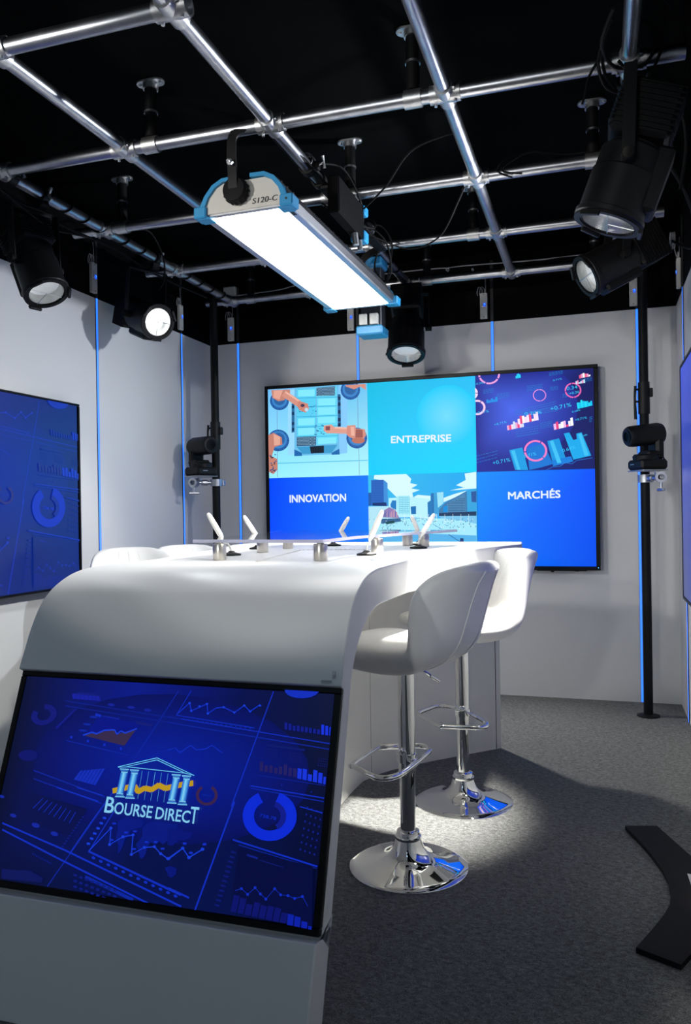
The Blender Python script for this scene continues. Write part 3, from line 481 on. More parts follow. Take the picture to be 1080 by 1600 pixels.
'26 1368 430 1367 436 1342 432;:1377 431 1402 435 1401 440 1376 437;:1410 436 1437 440 1436 445 1410 442;:1445 441 1464 444 1463 449 1444 447;:1473 445 1490 447 1489 453 1472 451;:1499 449 1509 454 1506 459 1496 454;:712 184 731 188 730 194 '
'712 190;:740 190 758 194 757 200 739 196;:767 196 792 201 791 207 766 201;:801 203 825 208 823 214 800 209;:834 210 872 218 871 224 832 216;:881 220 902 225 901 230 880 226;:911 226 947 234 946 240 909 232;:956 236 980 245 978 250 954 242;:'
'712 142 747 149 745 155 712 148;:756 151 779 156 778 162 755 157;:788 158 820 165 819 171 787 164;:829 167 847 171 846 177 828 173;:856 173 875 177 874 183 855 179;:884 179 899 182 897 188 883 185;:908 184 930 189 929 195 906 190;:939 191 9'
'68 197 966 203 938 197;:979 201 981 208 976 210 973 203;:712 100 738 105 737 111 712 106;:747 107 776 114 775 119 746 113;:785 115 806 120 804 126 784 121;:815 122 852 130 851 136 813 128;:861 132 894 139 893 145 860 138;:903 141 931 147 93'
'0 153 902 147;:940 149 971 156 970 162 939 155;:1637 1002 1672 1005 1672 1011 1636 1008;:1681 1006 1698 1008 1698 1014 1680 1012;:1707 1009 1724 1010 1723 1016 1706 1014;:1637 984 1664 987 1664 993 1636 990;:1673 988 1704 991 1703 997 1672 '
'994;:1713 992 1729 995 1728 1001 1711 997;:1636 967 1648 968 1647 974 1636 972;:1656 969 1682 971 1682 977 1656 974;:1691 972 1707 974 1707 979 1690 978;:1716 975 1729 976 1728 982 1715 980;:1784 905 1809 908 1808 914 1784 911;:1817 909 183'
'1 910 1830 916 1817 915;:1839 911 1869 915 1868 921 1839 917;:1784 888 1803 890 1803 895 1783 893;:1812 891 1845 895 1844 900 1811 896;:1854 896 1869 899 1868 905 1853 901;:1784 870 1799 872 1798 877 1783 876;:1807 873 1837 876 1837 882 180'
'7 878;:1846 877 1868 881 1867 886 1845 883;:1509 560 1546 566 1545 572 1508 566;:1555 568 1589 573 1589 579 1554 573;:1598 574 1629 579 1628 585 1597 580;:1638 581 1653 586 1651 592 1636 586;:1509 540 1541 545 1540 551 1508 545;:1550 546 15'
'79 551 1578 556 1549 552;:1587 552 1605 555 1604 561 1586 558;:1614 556 1641 561 1640 566 1613 562;:1651 563 1654 569 1649 572 1646 566;:1508 519 1539 524 1538 530 1508 525;:1548 525 1579 530 1578 536 1547 531;:1588 532 1621 537 1620 543 15'
'87 537;:1630 538 1652 545 1650 550 1628 544;:1508 499 1524 501 1523 507 1507 504;:1533 502 1563 507 1563 513 1532 508;:1572 509 1585 511 1584 516 1571 514;:1593 512 1606 514 1605 520 1592 518;:1615 516 1630 518 1629 524 1614 521;:1640 520 1'
'652 526 1650 531 1637 525;:2095 605 2129 618 2127 623 2093 610;:2095 588 2122 598 2121 603 2093 593;:2094 570 2112 577 2110 582 2092 575;:2122 581 2131 595 2126 598 2117 584;:2094 553 2122 563 2120 568 2092 558;:1997 1074 2020 1076 2020 108'
'2 1996 1080;:2029 1077 2061 1080 2060 1086 2028 1083;:2069 1081 2100 1084 2100 1090 2069 1087;:2109 1085 2129 1087 2128 1093 2108 1091;:1997 1058 2023 1061 2022 1066 1996 1064;:2031 1062 2055 1064 2054 1069 2031 1067;:2063 1065 2082 1067 20'
'82 1072 2062 1070;:2090 1068 2112 1070 2112 1075 2090 1073;:2121 1071 2129 1074 2127 1079 2119 1076;:1996 1042 2008 1043 2008 1049 1996 1048;:2017 1044 2051 1048 2050 1053 2016 1050;:2059 1049 2075 1050 2074 1056 2059 1054;:2083 1051 2103 1'
'053 2103 1058 2083 1056;:2111 1054 2128 1056 2128 1061 2111 1059;e890e0:1495 990 1483 988 1486 977 1497 979;:1483 988 1471 984 1476 974 1486 977;:1471 984 1460 978 1467 969 1476 974;:1460 978 1451 971 1459 963 1467 969;:1451 971 1442 963 14'
'52 956 1459 963;:1442 963 1436 953 1446 948 1452 956;:1436 953 1431 942 1441 938 1446 948;:1431 942 1427 931 1439 929 1441 938;:1427 931 1426 919 1438 919 1439 929;:1426 919 1427 907 1438 908 1438 919;:1427 907 1429 896 1441 898 1438 908;:1'
'429 896 1434 884 1444 889 1441 898;:1434 884 1440 874 1450 880 1444 889;:1440 874 1448 864 1457 871 1450 880;:1448 864 1458 856 1465 864 1457 871;:1458 856 1468 849 1474 858 1465 864;:1468 849 1480 844 1483 854 1474 858;:1480 844 1492 840 1'
'494 851 1483 854;:1492 840 1504 838 1504 849 1494 851;:1504 838 1517 838 1515 849 1504 849;:1525 839 1536 842 1532 852 1522 850;:1536 842 1547 847 1541 856 1532 852;:1547 847 1557 853 1549 861 1541 856;:1557 853 1565 860 1557 867 1549 861;:'
'1565 860 1573 868 1563 875 1557 867;:1573 868 1579 877 1568 883 1563 875;:1579 877 1583 888 1572 891 1568 883;:1583 888 1586 898 1574 901 1572 891;:1586 898 1587 909 1575 910 1574 901;:1587 909 1586 921 1575 920 1575 910;:1586 921 1584 932 '
'1573 929 1575 920;:1584 932 1579 942 1569 938 1573 929;:1579 942 1574 952 1564 947 1569 938;:1574 952 1567 962 1558 955 1564 947;:1567 962 1558 970 1551 962 1558 955;:1558 970 1549 977 1543 968 1551 962;:1549 977 1538 982 1534 973 1543 968;'
':1538 982 1527 987 1524 976 1534 973;:1527 987 1515 989 1514 978 1524 976;:1515 989 1503 990 1504 979 1514 978;f068b8:1884 1044 1877 1043 1882 1027 1888 1028;:1877 1043 1871 1041 1877 1025 1882 1027;:1871 1041 1864 1038 1871 1023 1877 1025;'
':1864 1038 1858 1035 1866 1021 1871 1023;:1858 1035 1852 1032 1861 1018 1866 1021;:1852 1032 1846 1028 1856 1015 1861 1018;:1846 1028 1840 1024 1852 1012 1856 1015;:1840 1024 1835 1019 1847 1008 1852 1012;:1835 1019 1830 1014 1844 1004 1847'
' 1008;:1830 1014 1826 1009 1840 999 1844 1004;:1826 1009 1822 1003 1837 995 1840 999;:1822 1003 1819 998 1834 990 1837 995;:1819 998 1816 991 1831 985 1834 990;:1816 991 1813 985 1829 979 1831 985;:1813 985 1811 979 1828 974 1829 979;:1811 '
'979 1810 972 1827 968 1828 974;:1810 972 1809 965 1826 963 1827 968;:1809 965 1809 958 1825 957 1826 963;:1809 958 1809 951 1826 951 1825 957;:1809 951 1809 945 1826 946 1826 951;:1811 935 1813 928 1829 932 1828 938;:1813 928 1815 922 1831 '
'927 1829 932;:1815 922 1818 916 1833 922 1831 927;:1818 916 1821 910 1836 917 1833 922;:1821 910 1824 904 1839 913 1836 917;:1824 904 1828 899 1842 908 1839 913;:1828 899 1833 894 1845 904 1842 908;:1833 894 1837 889 1849 900 1845 904;:1837'
' 889 1842 884 1853 896 1849 900;:1842 884 1847 880 1858 892 1853 896;:1847 880 1853 876 1862 889 1858 892;:1853 876 1859 872 1867 886 1862 889;:1859 872 1865 869 1872 883 1867 886;:1865 869 1871 866 1877 881 1872 883;:1871 866 1877 864 1882'
' 879 1877 881;:1877 864 1884 862 1888 877 1882 879;:1884 862 1890 860 1893 876 1888 877;:1890 860 1897 859 1899 875 1893 876;:1897 859 1904 858 1904 874 1899 875;:1904 858 1911 858 1910 874 1904 874;:1921 858 1936 861 1931 876 1918 874;:193'
'6 861 1950 866 1942 880 1931 876;:1950 866 1963 872 1953 886 1942 880;:1963 872 1975 881 1963 893 1953 886;:1975 881 1985 892 1971 902 1963 893;:1985 892 1993 904 1978 912 1971 902;:1993 904 1999 917 1983 923 1978 912;:1999 917 2003 931 198'
'6 934 1983 923;:2003 931 2004 945 1988 946 1986 934;:2004 945 2003 960 1987 958 1988 946;:2003 960 2000 974 1984 970 1987 958;:2000 974 1995 988 1980 982 1984 970;:1995 988 1987 1001 1973 992 1980 982;:1987 1001 1978 1013 1965 1002 1973 992'
';:1978 1013 1966 1023 1956 1011 1965 1002;:1966 1023 1954 1032 1946 1018 1956 1011;:1954 1032 1940 1038 1934 1023 1946 1018;:1940 1038 1925 1043 1922 1027 1934 1023;:1925 1043 1910 1045 1909 1029 1922 1027;:1910 1045 1894 1045 1897 1029 190'
'9 1029;f880c8:1513 344 1499 350 1491 328 1502 323;:1499 350 1485 354 1479 332 1491 328;:1485 354 1471 357 1467 335 1479 332;:1471 357 1456 359 1455 336 1467 335;:1456 359 1442 360 1443 337 1455 336;:1442 360 1427 359 1431 336 1443 337;:1427'
' 359 1413 356 1419 334 1431 336;:1413 356 1399 352 1408 331 1419 334;:1399 352 1386 347 1397 326 1408 331;:1386 347 1373 341 1386 321 1397 326;:1373 341 1361 333 1376 314 1386 321;:1361 333 1350 324 1367 307 1376 314;:1350 324 1340 314 1359'
' 299 1367 307;:1340 314 1331 303 1352 290 1359 299;:1331 303 1324 291 1345 280 1352 290;:1324 291 1317 279 1340 270 1345 280;:1317 279 1313 266 1337 259 1340 270;:1313 266 1310 253 1334 248 1337 259;:1310 253 1308 239 1332 237 1334 248;:130'
'8 239 1308 225 1332 225 1332 237;:1309 211 1312 197 1336 202 1333 214;:1312 197 1317 183 1340 190 1336 202;:1317 183 1323 169 1345 179 1340 190;:1323 169 1330 157 1351 169 1345 179;:1330 157 1340 145 1359 159 1351 169;:1340 145 1350 134 136'
'7 150 1359 159;:1350 134 1361 124 1377 142 1367 150;:1361 124 1374 116 1387 135 1377 142;:1374 116 1387 108 1398 129 1387 135;:1387 108 1401 102 1410 124 1398 129;:1401 102 1416 98 1422 120 1410 124;:1416 98 1431 95 1434 118 1422 120;:1431 '
'95 1446 94 1447 117 1434 118;:1446 94 1461 94 1459 117 1447 117;:1461 94 1477 95 1472 118 1459 117;:1477 95 1491 99 1484 121 1472 118;:1491 99 1506 103 1496 125 1484 121;:1506 103 1519 110 1507 130 1496 125;:1519 110 1532 117 1518 136 1507 '
'130;:1532 117 1544 126 1527 143 1518 136;:1554 136 1562 144 1542 159 1536 151;:1562 144 1568 154 1548 166 1542 159;:1568 154 1574 163 1553 174 1548 166;:1574 163 1579 174 1557 183 1553 174;:1579 174 1583 184 1560 192 1557 183;:1583 184 1586'
' 195 1563 201 1560 192;:1586 195 1588 207 1564 210 1563 201;:1588 207 1589 218 1565 220 1564 210;:1589 218 1589 230 1565 229 1565 220;:1589 230 1588 241 1564 238 1565 229;:1588 241 1586 252 1562 248 1564 238;:1586 252 1583 263 1560 257 1562'
' 248;:1583 263 1579 274 1556 266 1560 257;:1579 274 1574 285 1552 275 1556 266;:1574 285 1568 295 1547 283 1552 275;:1568 295 1561 304 1541 291 1547 283;:1561 304 1553 313 1535 298 1541 291;:1553 313 1544 322 1528 305 1535 298;:1544 322 153'
'5 329 1520 312 1528 305;:1535 329 1525 336 1512 317 1520 312;f0a0e0:763 1173 765 1168 787 1176 785 1180;:765 1168 768 1163 789 1173 787 1176;:768 1163 770 1159 791 1169 789 1173;:770 1159 773 1155 793 1165 791 1169;:773 1155 776 1150 796 11'
'62 793 1165;:776 1150 779 1146 798 1158 796 1162;:779 1146 782 1142 801 1155 798 1158;:782 1142 786 1138 804 1152 801 1155;:786 1138 789 1135 807 1149 804 1152;:789 1135 793 1131 810 1146 807 1149;:793 1131 797 1127 813 1143 810 1146;:797 1'
'127 801 1124 816 1140 813 1143;:801 1124 805 1120 820 1137 816 1140;:805 1120 809 1117 823 1135 820 1137;:809 1117 813 1114 827 1132 823 1135;:813 1114 818 1111 830 1130 827 1132;:818 1111 822 1109 834 1127 830 1130;:822 1109 827 1106 838 1'
'125 834 1127;:827 1106 832 1104 842 1123 838 1125;:832 1104 837 1102 846 1121 842 1123;:850 1096 859 1094 864 1115 857 1117;:859 1094 867 1092 871 1113 864 1115;:867 1092 876 1090 878 1112 871 1113;:876 1090 885 1089 886 1111 878 1112;:885 '
'1089 894 1089 893 1111 886 1111;:894 1089 903 1089 900 1111 893 1111;:903 1089 911 1089 908 1111 900 1111;:911 1089 920 1091 915 1112 908 1111;:920 1091 929 1092 922 1114 915 1112;:929 1092 937 1094 929 1116 922 1114;:937 1094 945 1097 935 '
'1118 929 1116;:945 1097 953 1100 942 1120 935 1118;:953 1100 961 1104 948 1123 942 1120;:961 1104 968 1108 954 1127 948 1123;:968 1108 975 1113 960 1130 954 1127;:975 1113 982 1118 966 1135 960 1130;:982 1118 988 1123 971 1139 966 1135;:988'
' 1123 994 1129 976 1144 971 1139;:994 1129 999 1135 980 1149 976 1144;:999 1135 1004 1141 984 1154 980 1149;:1011 1152 1021 1175 998 1182 990 1163;:1021 1175 1026 1199 1002 1202 998 1182;:1026 1199 1025 1210 1002 1210 1002 1202;:753 1210 75'
'8 1185 781 1191 777 1210;ffd0f0:781 889 765 895 757 872 769 867;:765 895 748 900 745 875 757 872;:748 900 731 901 732 876 745 875;:731 901 714 900 719 876 732 876;:714 900 712 900 712 874 719 876;:712 710 727 707 729 732 718 734;:727 707 74'
'1 707 739 732 729 732;:741 707 756 708 750 733 739 732;:756 708 770 711 761 735 750 733;:770 711 783 716 770 739 761 735;:783 716 795 723 780 744 770 739;:795 723 807 731 788 750 780 744;:807 731 816 741 795 757 788 750;:816 741 824 752 801'
' 765 795 757;:824 752 831 763 806 774 801 765;:831 763 835 776 809 783 806 774;:835 776 838 789 811 793 809 783;:838 789 839 802 812 803 811 793;:839 802 837 816 811 813 812 803;:837 816 834 829 808 823 811 813;:834 829 829 842 804 832 808 '
'823;:829 842 821 854 799 841 804 832;:821 854 813 865 792 849 799 841;:813 865 802 875 785 857 792 849;:802 875 791 883 776 863 785 857;ffe0f8:745 991 743 1006 712 1001 712 991;:743 1006 738 1021 712 1012 712 1001;:738 1021 730 1035 712 102'
'6 712 1012;:730 1035 720 1048 712 1042 712 1026;:720 1048 712 1056 712 1042;:712 919 721 926 712 934;:721 926 729 936 712 947 712 934;:729 936 736 946 712 958 712 947;:736 946 741 957 712 967 712 958;:741 957 744 969 712 976 712 967;:744 96'
'9 745 981 712 984 712 976;1c6ae0:1561 222 1556 255 1541 285 1516 310 1485 326 1451 333 1416 329 1384 315 1359 293 1343 264 1337 231 1342 198 1357 167 1382 143 1413 127 1448 120 1482 124 1514 138 1539 161 1555 190;f0b0e0:1108 496 1134 500 11'
'27 560 1102 556;f04080:1134 500 1159 505 1153 562 1128 557;ffe0f8:1160 505 1185 509 1179 572 1153 568;d8e8ff:1186 509 1211 513 1201 606 1176 602;f0b0e0:1211 514 1236 518 1229 593 1204 588;f04080:1237 518 1262 522 1256 579 1231 575;ffe0f8:12'
'62 522 1287 527 1282 577 1257 573;d8e8ff:1288 527 1313 531 1309 573 1284 568;ffe8ff:1241 564 1269 569 1262 636 1234 631;f04880:1269 569 1297 574 1287 672 1259 668;ffffff:1297 574 1325 579 1315 671 1288 666;ffe0ff:1325 579 1353 584 1345 658 '
'1318 653;ffe8ff:1353 584 1380 589 1371 678 1344 673;f04880:1381 589 1408 594 1398 692 1371 687;ffffff:1409 594 1436 598 1433 628 1406 623;ffe0ff:1437 599 1464 603 1455 689 1428 685;ffe8ff:1464 603 1492 608 1481 712 1454 707;f8c0f0:1676 475 '
'1704 481 1697 554 1668 548;f04080:1705 481 1733 486 1724 578 1696 572;f0f0ff:1734 487 1762 492 1757 551 1728 545;ffffff:1763 493 1792 498 1784 575 1755 569;f8c0f0:1792 499 1820 504 1812 584 1784 578;f04080:1821 505 1849 510 1847 537 1818 53'
'1;f0f0ff:1850 510 1878 516 1872 581 1843 575;ffffff:1879 516 1907 522 1897 619 1869 613;f06090:1983 1089 2004 1093 2000 1134 1979 1130;f0a0d0:2005 1093 2026 1096 2021 1146 2000 1142;ffffff:2027 1096 2048 1099 2043 1155 2021 1152;f06090:2049'
' 1100 2070 1103 2066 1147 2045 1143;f0a0d0:2071 1103 2092 1106 2089 1144 2067 1141;ffffff:2093 1106 2114 1110 2112 1130 2091 1127;d0e0ff:1940 1022 1958 1024 1955 1059 1936 1057;f090c0:1959 1024 1977 1026 1972 1070 1954 1068;b8f0ff:1977 1026'
' 1995 1028 1994 1045 1975 1043;d0e0ff:1996 1028 2014 1029 2011 1058 1993 1057;f090c0:2014 1029 2033 1031 2029 1069 2011 1067;b8f0ff:2033 1031 2051 1033 2047 1076 2029 1075;20e0ff:1957 719 1978 723 1971 799 1949 795;10c8f8:1979 723 2000 728 '
'1993 800 1971 796;20e0ff:2001 728 2023 732 2013 828 1991 824;10c8f8:2023 732 2045 736 2037 815 2015 811;20e0ff:2045 736 2067 740 2060 810 2038 806;10c8f8:2067 740 2089 744 2082 811 2060 807;20e0ff:2089 745 2111 749 2106 792 2085 788;10c8f8:'
'2111 749 2133 753 2127 811 2105 807;20d8ff:1220 1139 1236 1141 1233 1170 1217 1169;:1236 1141 1251 1142 1246 1193 1231 1191;:1252 1142 1267 1144 1261 1200 1246 1199;:1267 1144 1283 1145 1279 1187 1263 1186;2090e8:854 850 882 853 877 898 850'
' 896;:883 853 911 856 907 886 880 883;:911 856 939 859 934 910 906 907;:939 859 967 862 964 895 936 892;:968 862 995 865 989 925 961 922;14a0e8:1127 246 1288 274 1356 -10 1196 -5;129ae4:1591 342 1734 370 1821 81 1658 50;18acf0:1791 426 1855'
' 437 1902 341 1944 353 1938 419 2001 431 2108 144 1899 101;1478d8:1346 260 1548 311 1658 57 1515 18 1371 -10;1080e0:1645 102 1871 145 1898 79 1658 28;40c4f8:1149 238 1193 245 1262 -4 1225 -6;:1620 338 1663 348 1758 69 1708 62;:1959 411 1994'
' 421 2080 152 2032 139;f880c8:1513 344 1499 350 1491 328 1502 323;:1499 350 1485 354 1479 332 1491 328;:1485 354 1471 357 1467 335 1479 332;:1471 357 1456 359 1455 336 1467 335;:1456 359 1442 360 1443 337 1455 336;:1442 360 1427 359 1431 33'
'6 1443 337;:1427 359 1413 356 1419 334 1431 336;:1413 356 1399 352 1408 331 1419 334;:1399 352 1386 347 1397 326 1408 331;:1386 347 1373 341 1386 321 1397 326;:1373 341 1361 333 1376 314 1386 321;:1361 333 1350 324 1367 307 1376 314;:1350 3'
'24 1340 314 1359 299 1367 307;:1340 314 1331 303 1352 290 1359 299;:1331 303 1324 291 1345 280 1352 290;:1324 291 1317 279 1340 270 1345 280;:1317 279 1313 266 1337 259 1340 270;:1313 266 1310 253 1334 248 1337 259;:1310 253 1308 239 1332 2'
'37 1334 248;:1308 239 1308 225 1332 225 1332 237;:1309 211 1312 197 1336 202 1333 214;:1312 197 1317 183 1340 190 1336 202;:1317 183 1323 169 1345 179 1340 190;:1323 169 1330 157 1351 169 1345 179;:1330 157 1340 145 1359 159 1351 169;:1340 '
'145 1350 134 1367 150 1359 159;:1350 134 1361 124 1377 142 1367 150;:1361 124 1374 116 1387 135 1377 142;:1374 116 1387 108 1398 129 1387 135;:1387 108 1401 102 1410 124 1398 129;:1401 102 1416 98 1422 120 1410 124;:1416 98 1431 95 1434 118'
' 1422 120;:1431 95 1446 94 1447 117 1434 118;:1446 94 1461 94 1459 117 1447 117;:1461 94 1477 95 1472 118 1459 117;:1477 95 1491 99 1484 121 1472 118;:1491 99 1506 103 1496 125 1484 121;:1506 103 1519 110 1507 130 1496 125;:1519 110 1532 11'
'7 1518 136 1507 130;:1532 117 1544 126 1527 143 1518 136;:1554 136 1562 144 1542 159 1536 151;:1562 144 1568 154 1548 166 1542 159;:1568 154 1574 163 1553 174 1548 166;:1574 163 1579 174 1557 183 1553 174;:1579 174 1583 184 1560 192 1557 18'
'3;:1583 184 1586 195 1563 201 1560 192;:1586 195 1588 207 1564 210 1563 201;:1588 207 1589 218 1565 220 1564 210;:1589 218 1589 230 1565 229 1565 220;:1589 230 1588 241 1564 238 1565 229;:1588 241 1586 252 1562 248 1564 238;:1586 252 1583 2'
'63 1560 257 1562 248;:1583 263 1579 274 1556 266 1560 257;:1579 274 1574 285 1552 275 1556 266;:1574 285 1568 295 1547 283 1552 275;:1568 295 1561 304 1541 291 1547 283;:1561 304 1553 313 1535 298 1541 291;:1553 313 1544 322 1528 305 1535 2'
'98;:1544 322 1535 329 1520 312 1528 305;:1535 329 1525 336 1512 317 1520 312;T;T;T;T;T;T;T;T;T;T;T;T;T;T;3080e0:1580 -16 1659 18 1657 23 1571 -14 1572 -16;:1658 18 1743 23 1743 28 1658 24;:1745 23 1802 65 1798 70 1741 28;:1799 65 1883 47 18'
'85 53 1801 70;:1886 48 1942 90 1939 94 1882 52;:1941 89 2122 112 2121 117 1940 95;50b8f0/60c4f4/10a8f4/30c0f0:-720 -1210 712 -1210 712 -16 -720 -16;d8fbff:-634 -17 -598 -16 -201 -16 -136 -79 -151 -135 -52 -158 -138 -205 -25 -228 -124 -261 -'
'112 -345 -340 -312 -454 -197 -482 -98 -642 -66;:-154 -344 -54 -290 115 -307 111 -598 -144 -581;:281 -393 282 -338 435 -286 587 -249 448 -328;:367 -244 546 -207 451 -177 575 -112 563 -30 692 -16 712 -16 712 -49 709 -224;bcf4ff:-442 -324 -125'
' -316 114 -349 111 -584 -446 -577;a8ecff:-720 -588 704 -605 699 -920 -720 -917;58b4ec:-720 -759 700 -822 699 -920 -720 -917;2464c0:-677 -82 -510 -81 -509 -429 -683 -421;3c90dc:-510 -81 -456 -127 -455 -429 -510 -429;1c5cb0:-720 -248 -680 -24'
'9 -683 -421 -720 -421;0c3070:-664 -384 -479 -380 -469 -429 -662 -422;1a50a8:-675 -102 -508 -103 -508 -100 -675 -99;:-675 -133 -508 -134 -508 -131 -675 -130;:-676 -164 -509 -165 -509 -162 -676 -161;:-676 -195 -509 -196 -509 -193 -676 -192;:-'
'677 -226 -510 -227 -510 -224 -676 -223;:-677 -257 -510 -258 -510 -255 -677 -254;:-677 -289 -511 -289 -511 -286 -677 -286;:-678 -320 -511 -320 -511 -317 -678 -317;:-678 -351 -512 -351 -512 -348 -678 -348;1c7cc8:-420 -409 -396 -356 -341 -357 '
'-343 -480 -415 -451;a4ecfa:-340 -319 -311 -299 -161 -299 -155 -546 -322 -537;48b0dc:-304 -322 -161 -322 -161 -318 -304 -318;:-305 -346 -161 -346 -161 -341 -305 -342;:-305 -370 -162 -369 -162 -365 -305 -365;:-305 -393 -162 -393 -162 -389 -30'
'5 -389;:-306 -417 -162 -417 -162 -413 -306 -413;:-306 -441 -163 -441 -163 -436 -306 -437;:-306 -465 -163 -464 -163 -460 -306 -461;:-307 -489 -164 -488 -164 -484 -307 -484;:-307 -512 -164 -512 -164 -507 -307 -508;60c0e4:-298 -306 -299 -537 -'
'296 -537 -295 -306;:-277 -306 -277 -537 -275 -537 -274 -306;:-255 -307 -256 -538 -253 -538 -252 -307;:-234 -307 -234 -538 -232 -538 -231 -307;:-212 -308 -213 -538 -210 -538 -209 -308;:-191 -308 -192 -538 -189 -538 -188 -308;:-169 -309 -170 '
'-539 -167 -539 -167 -309;1470b8:-149 -441 -77 -436 -79 -540 -143 -539;1e78bc:76 -390 121 -363 122 -584 77 -584;3ca0dc:118 -273 290 -259 284 -393 272 -531 123 -556;9ce4fa:200 -265 286 -259 281 -407 211 -461;2474b8:123 -274 158 -271 161 -543 '
'123 -550;3c7cb0:224 -489 309 -394 587 -256 709 -238 704 -571 223 -565;34a4e0:587 -251 709 -231 705 -537 589 -535;4c88b8:330 -415 559 -289 569 -521 335 -532;1c3c60:349 -518 359 -517 358 -527 349 -528;:349 -496 359 -495 359 -505 349 -506;:350'
' -474 359 -473 359 -483 349 -484;:350 -452 360 -451 359 -461 350 -462;:350 -430 360 -429 360 -439 350 -440;:351 -408 360 -407 360 -417 350 -418;:367 -518 377 -517 376 -527 367 -528;:367 -496 377 -495 377 -505 367 -506;:368 -475 377 -473 377'
' -483 367 -484;:368 -453 378 -451 377 -461 368 -462;:368 -431 378 -429 378 -439 368 -440;:369 -409 378 -407 378 -417 368 -418;:385 -519 394 -517 394 -527 385 -528;:385 -497 395 -496 395 -505 385 -506;:385 -475 395 -474 395 -483 385 -484;:38'
'6 -453 395 -452 395 -461 386 -462;:386 -431 396 -430 396 -439 386 -440;:386 -409 396 -408 396 -417 386 -419;:387 -387 396 -386 396 -395 387 -397;:403 -519 412 -518 412 -527 403 -529;:403 -497 413 -496 413 -505 403 -507;:403 -475 413 -474 41'
'3 -483 403 -485;:404 -453 413 -452 413 -462 404 -463;:404 -431 414 -430 414 -440 404 -441;:404 -409 414 -408 414 -418 404 -419;:405 -387 414 -386 414 -396 405 -397;:421 -519 430 -518 430 -528 421 -529;:421 -497 431 -496 431 -506 421 -507;:4'
'21 -475 431 -474 431 -484 421 -485;:422 -453 431 -452 431 -462 422 -463;:422 -431 432 -430 432 -440 422 -441;:422 -410 432 -408 432 -418 422 -419;:423 -388 432 -386 432 -396 423 -397;:439 -519 448 -518 448 -528 438 -529;:439 -498 449 -496 4'
'48 -506 439 -507;:439 -476 449 -474 449 -484 439 -485;:440 -454 449 -452 449 -462 439 -463;:440 -432 450 -431 449 -440 440 -441;:440 -410 450 -409 450 -418 440 -419;:441 -388 450 -387 450 -396 440 -398;:441 -366 451 -365 450 -374 441 -376;:'
'456 -520 466 -518 466 -528 456 -529;:457 -498 466 -497 466 -506 457 -507;:457 -476 467 -475 467 -484 457 -485;:457 -454 467 -453 467 -462 457 -464;:458 -432 467 -431 467 -440 458 -442;:458 -410 468 -409 468 -419 458 -420;:458 -388 468 -387 '
'468 -397 458 -398;:459 -366 468 -365 468 -375 459 -376;:474 -520 484 -519 484 -528 474 -530;:475 -498 484 -497 484 -506 475 -508;:475 -476 485 -475 484 -485 475 -486;:475 -454 485 -453 485 -463 475 -464;:476 -432 485 -431 485 -441 476 -442;'
':476 -410 486 -409 485 -419 476 -420;:476 -389 486 -387 486 -397 476 -398;:477 -367 486 -366 486 -375 477 -376;:477 -345 487 -344 486 -353 477 -354;:492 -520 502 -519 502 -529 492 -530;:493 -498 502 -497 502 -507 492 -508;:493 -476 502 -475'
' 502 -485 493 -486;:493 -455 503 -453 503 -463 493 -464;:494 -433 503 -431 503 -441 493 -442;:494 -411 503 -410 503 -419 494 -420;:494 -389 504 -388 504 -397 494 -399;:494 -367 504 -366 504 -375 494 -377;:495 -345 504 -344 504 -354 495 -355'
';:510 -520 520 -519 519 -529 510 -530;:510 -499 520 -497 520 -507 510 -508;:511 -477 520 -476 520 -485 511 -486;:511 -455 521 -454 520 -463 511 -464;:511 -433 521 -432 521 -441 511 -443;:512 -411 521 -410 521 -419 512 -421;:512 -389 522 -38'
'8 521 -398 512 -399;:512 -367 522 -366 522 -376 512 -377;:513 -346 522 -344 522 -354 513 -355;:528 -521 537 -519 537 -529 528 -530;:528 -499 538 -498 538 -507 528 -508;:528 -477 538 -476 538 -485 528 -487;:529 -455 538 -454 538 -463 529 -46'
'5;:529 -433 539 -432 539 -442 529 -443;:529 -411 539 -410 539 -420 529 -421;:530 -390 539 -388 539 -398 530 -399;:530 -368 540 -367 540 -376 530 -377;:530 -346 540 -345 540 -354 530 -355;:546 -521 555 -520 555 -529 545 -531;:546 -499 556 -4'
'98 555 -507 546 -509;:546 -477 556 -476 556 -486 546 -487;:547 -455 556 -454 556 -464 546 -465;:547 -434 557 -432 556 -442 547 -443;:547 -412 557 -411 557 -420 547 -421;:548 -390 557 -389 557 -398 547 -399;:548 -368 558 -367 557 -376 548 -3'
'78;:548 -346 558 -345 558 -355 548 -356;1c3c64:224 -530 705 -516 704 -571 223 -569;0c90e0:281 -448 336 -436 335 -518 282 -520;2858a0:641 -264 709 -258 707 -401 646 -393;7cc8f0:223 -569 704 -571 703 -673 499 -630 250 -599;b4e8f8:-720 -432 -4'
'36 -431 -357 -480 -301 -593 -695 -666 -720 -695;907cb8:-540 -576 -517 -492 -436 -444 -357 -480 -301 -590;6070b0:-511 -576 -510 -507 -498 -479 -499 -577;:-492 -577 -491 -489 -479 -506 -480 -577;b08cb0:-473 -577 -472 -488 -460 -475 -461 -577;'
'6070b0:-454 -577 -453 -472 -442 -518 -443 -577;b08cb0:-435 -577 -434 -516 -423 -527 -424 -578;d8a8b0:-417 -578 -415 -512 -404 -490 -405 -578;b08cb0:-398 -578 -396 -476 -385 -501 -386 -578;d8a8b0:-379 -578 -377 -476 -366 -484 -367 -578;6070b'
'0:-360 -578 -359 -520 -347 -474 -349 -578;d8a8b0:-341 -579 -340 -503 -329 -510 -330 -579;386898:-548 -597 -287 -590 -280 -635 -549 -661;1c4c50:-490 -633 -374 -620 -367 -655 -483 -668;f0f8ff:345 -625 352 -625 352 -635 345 -635;3c78b8:-409 -6'
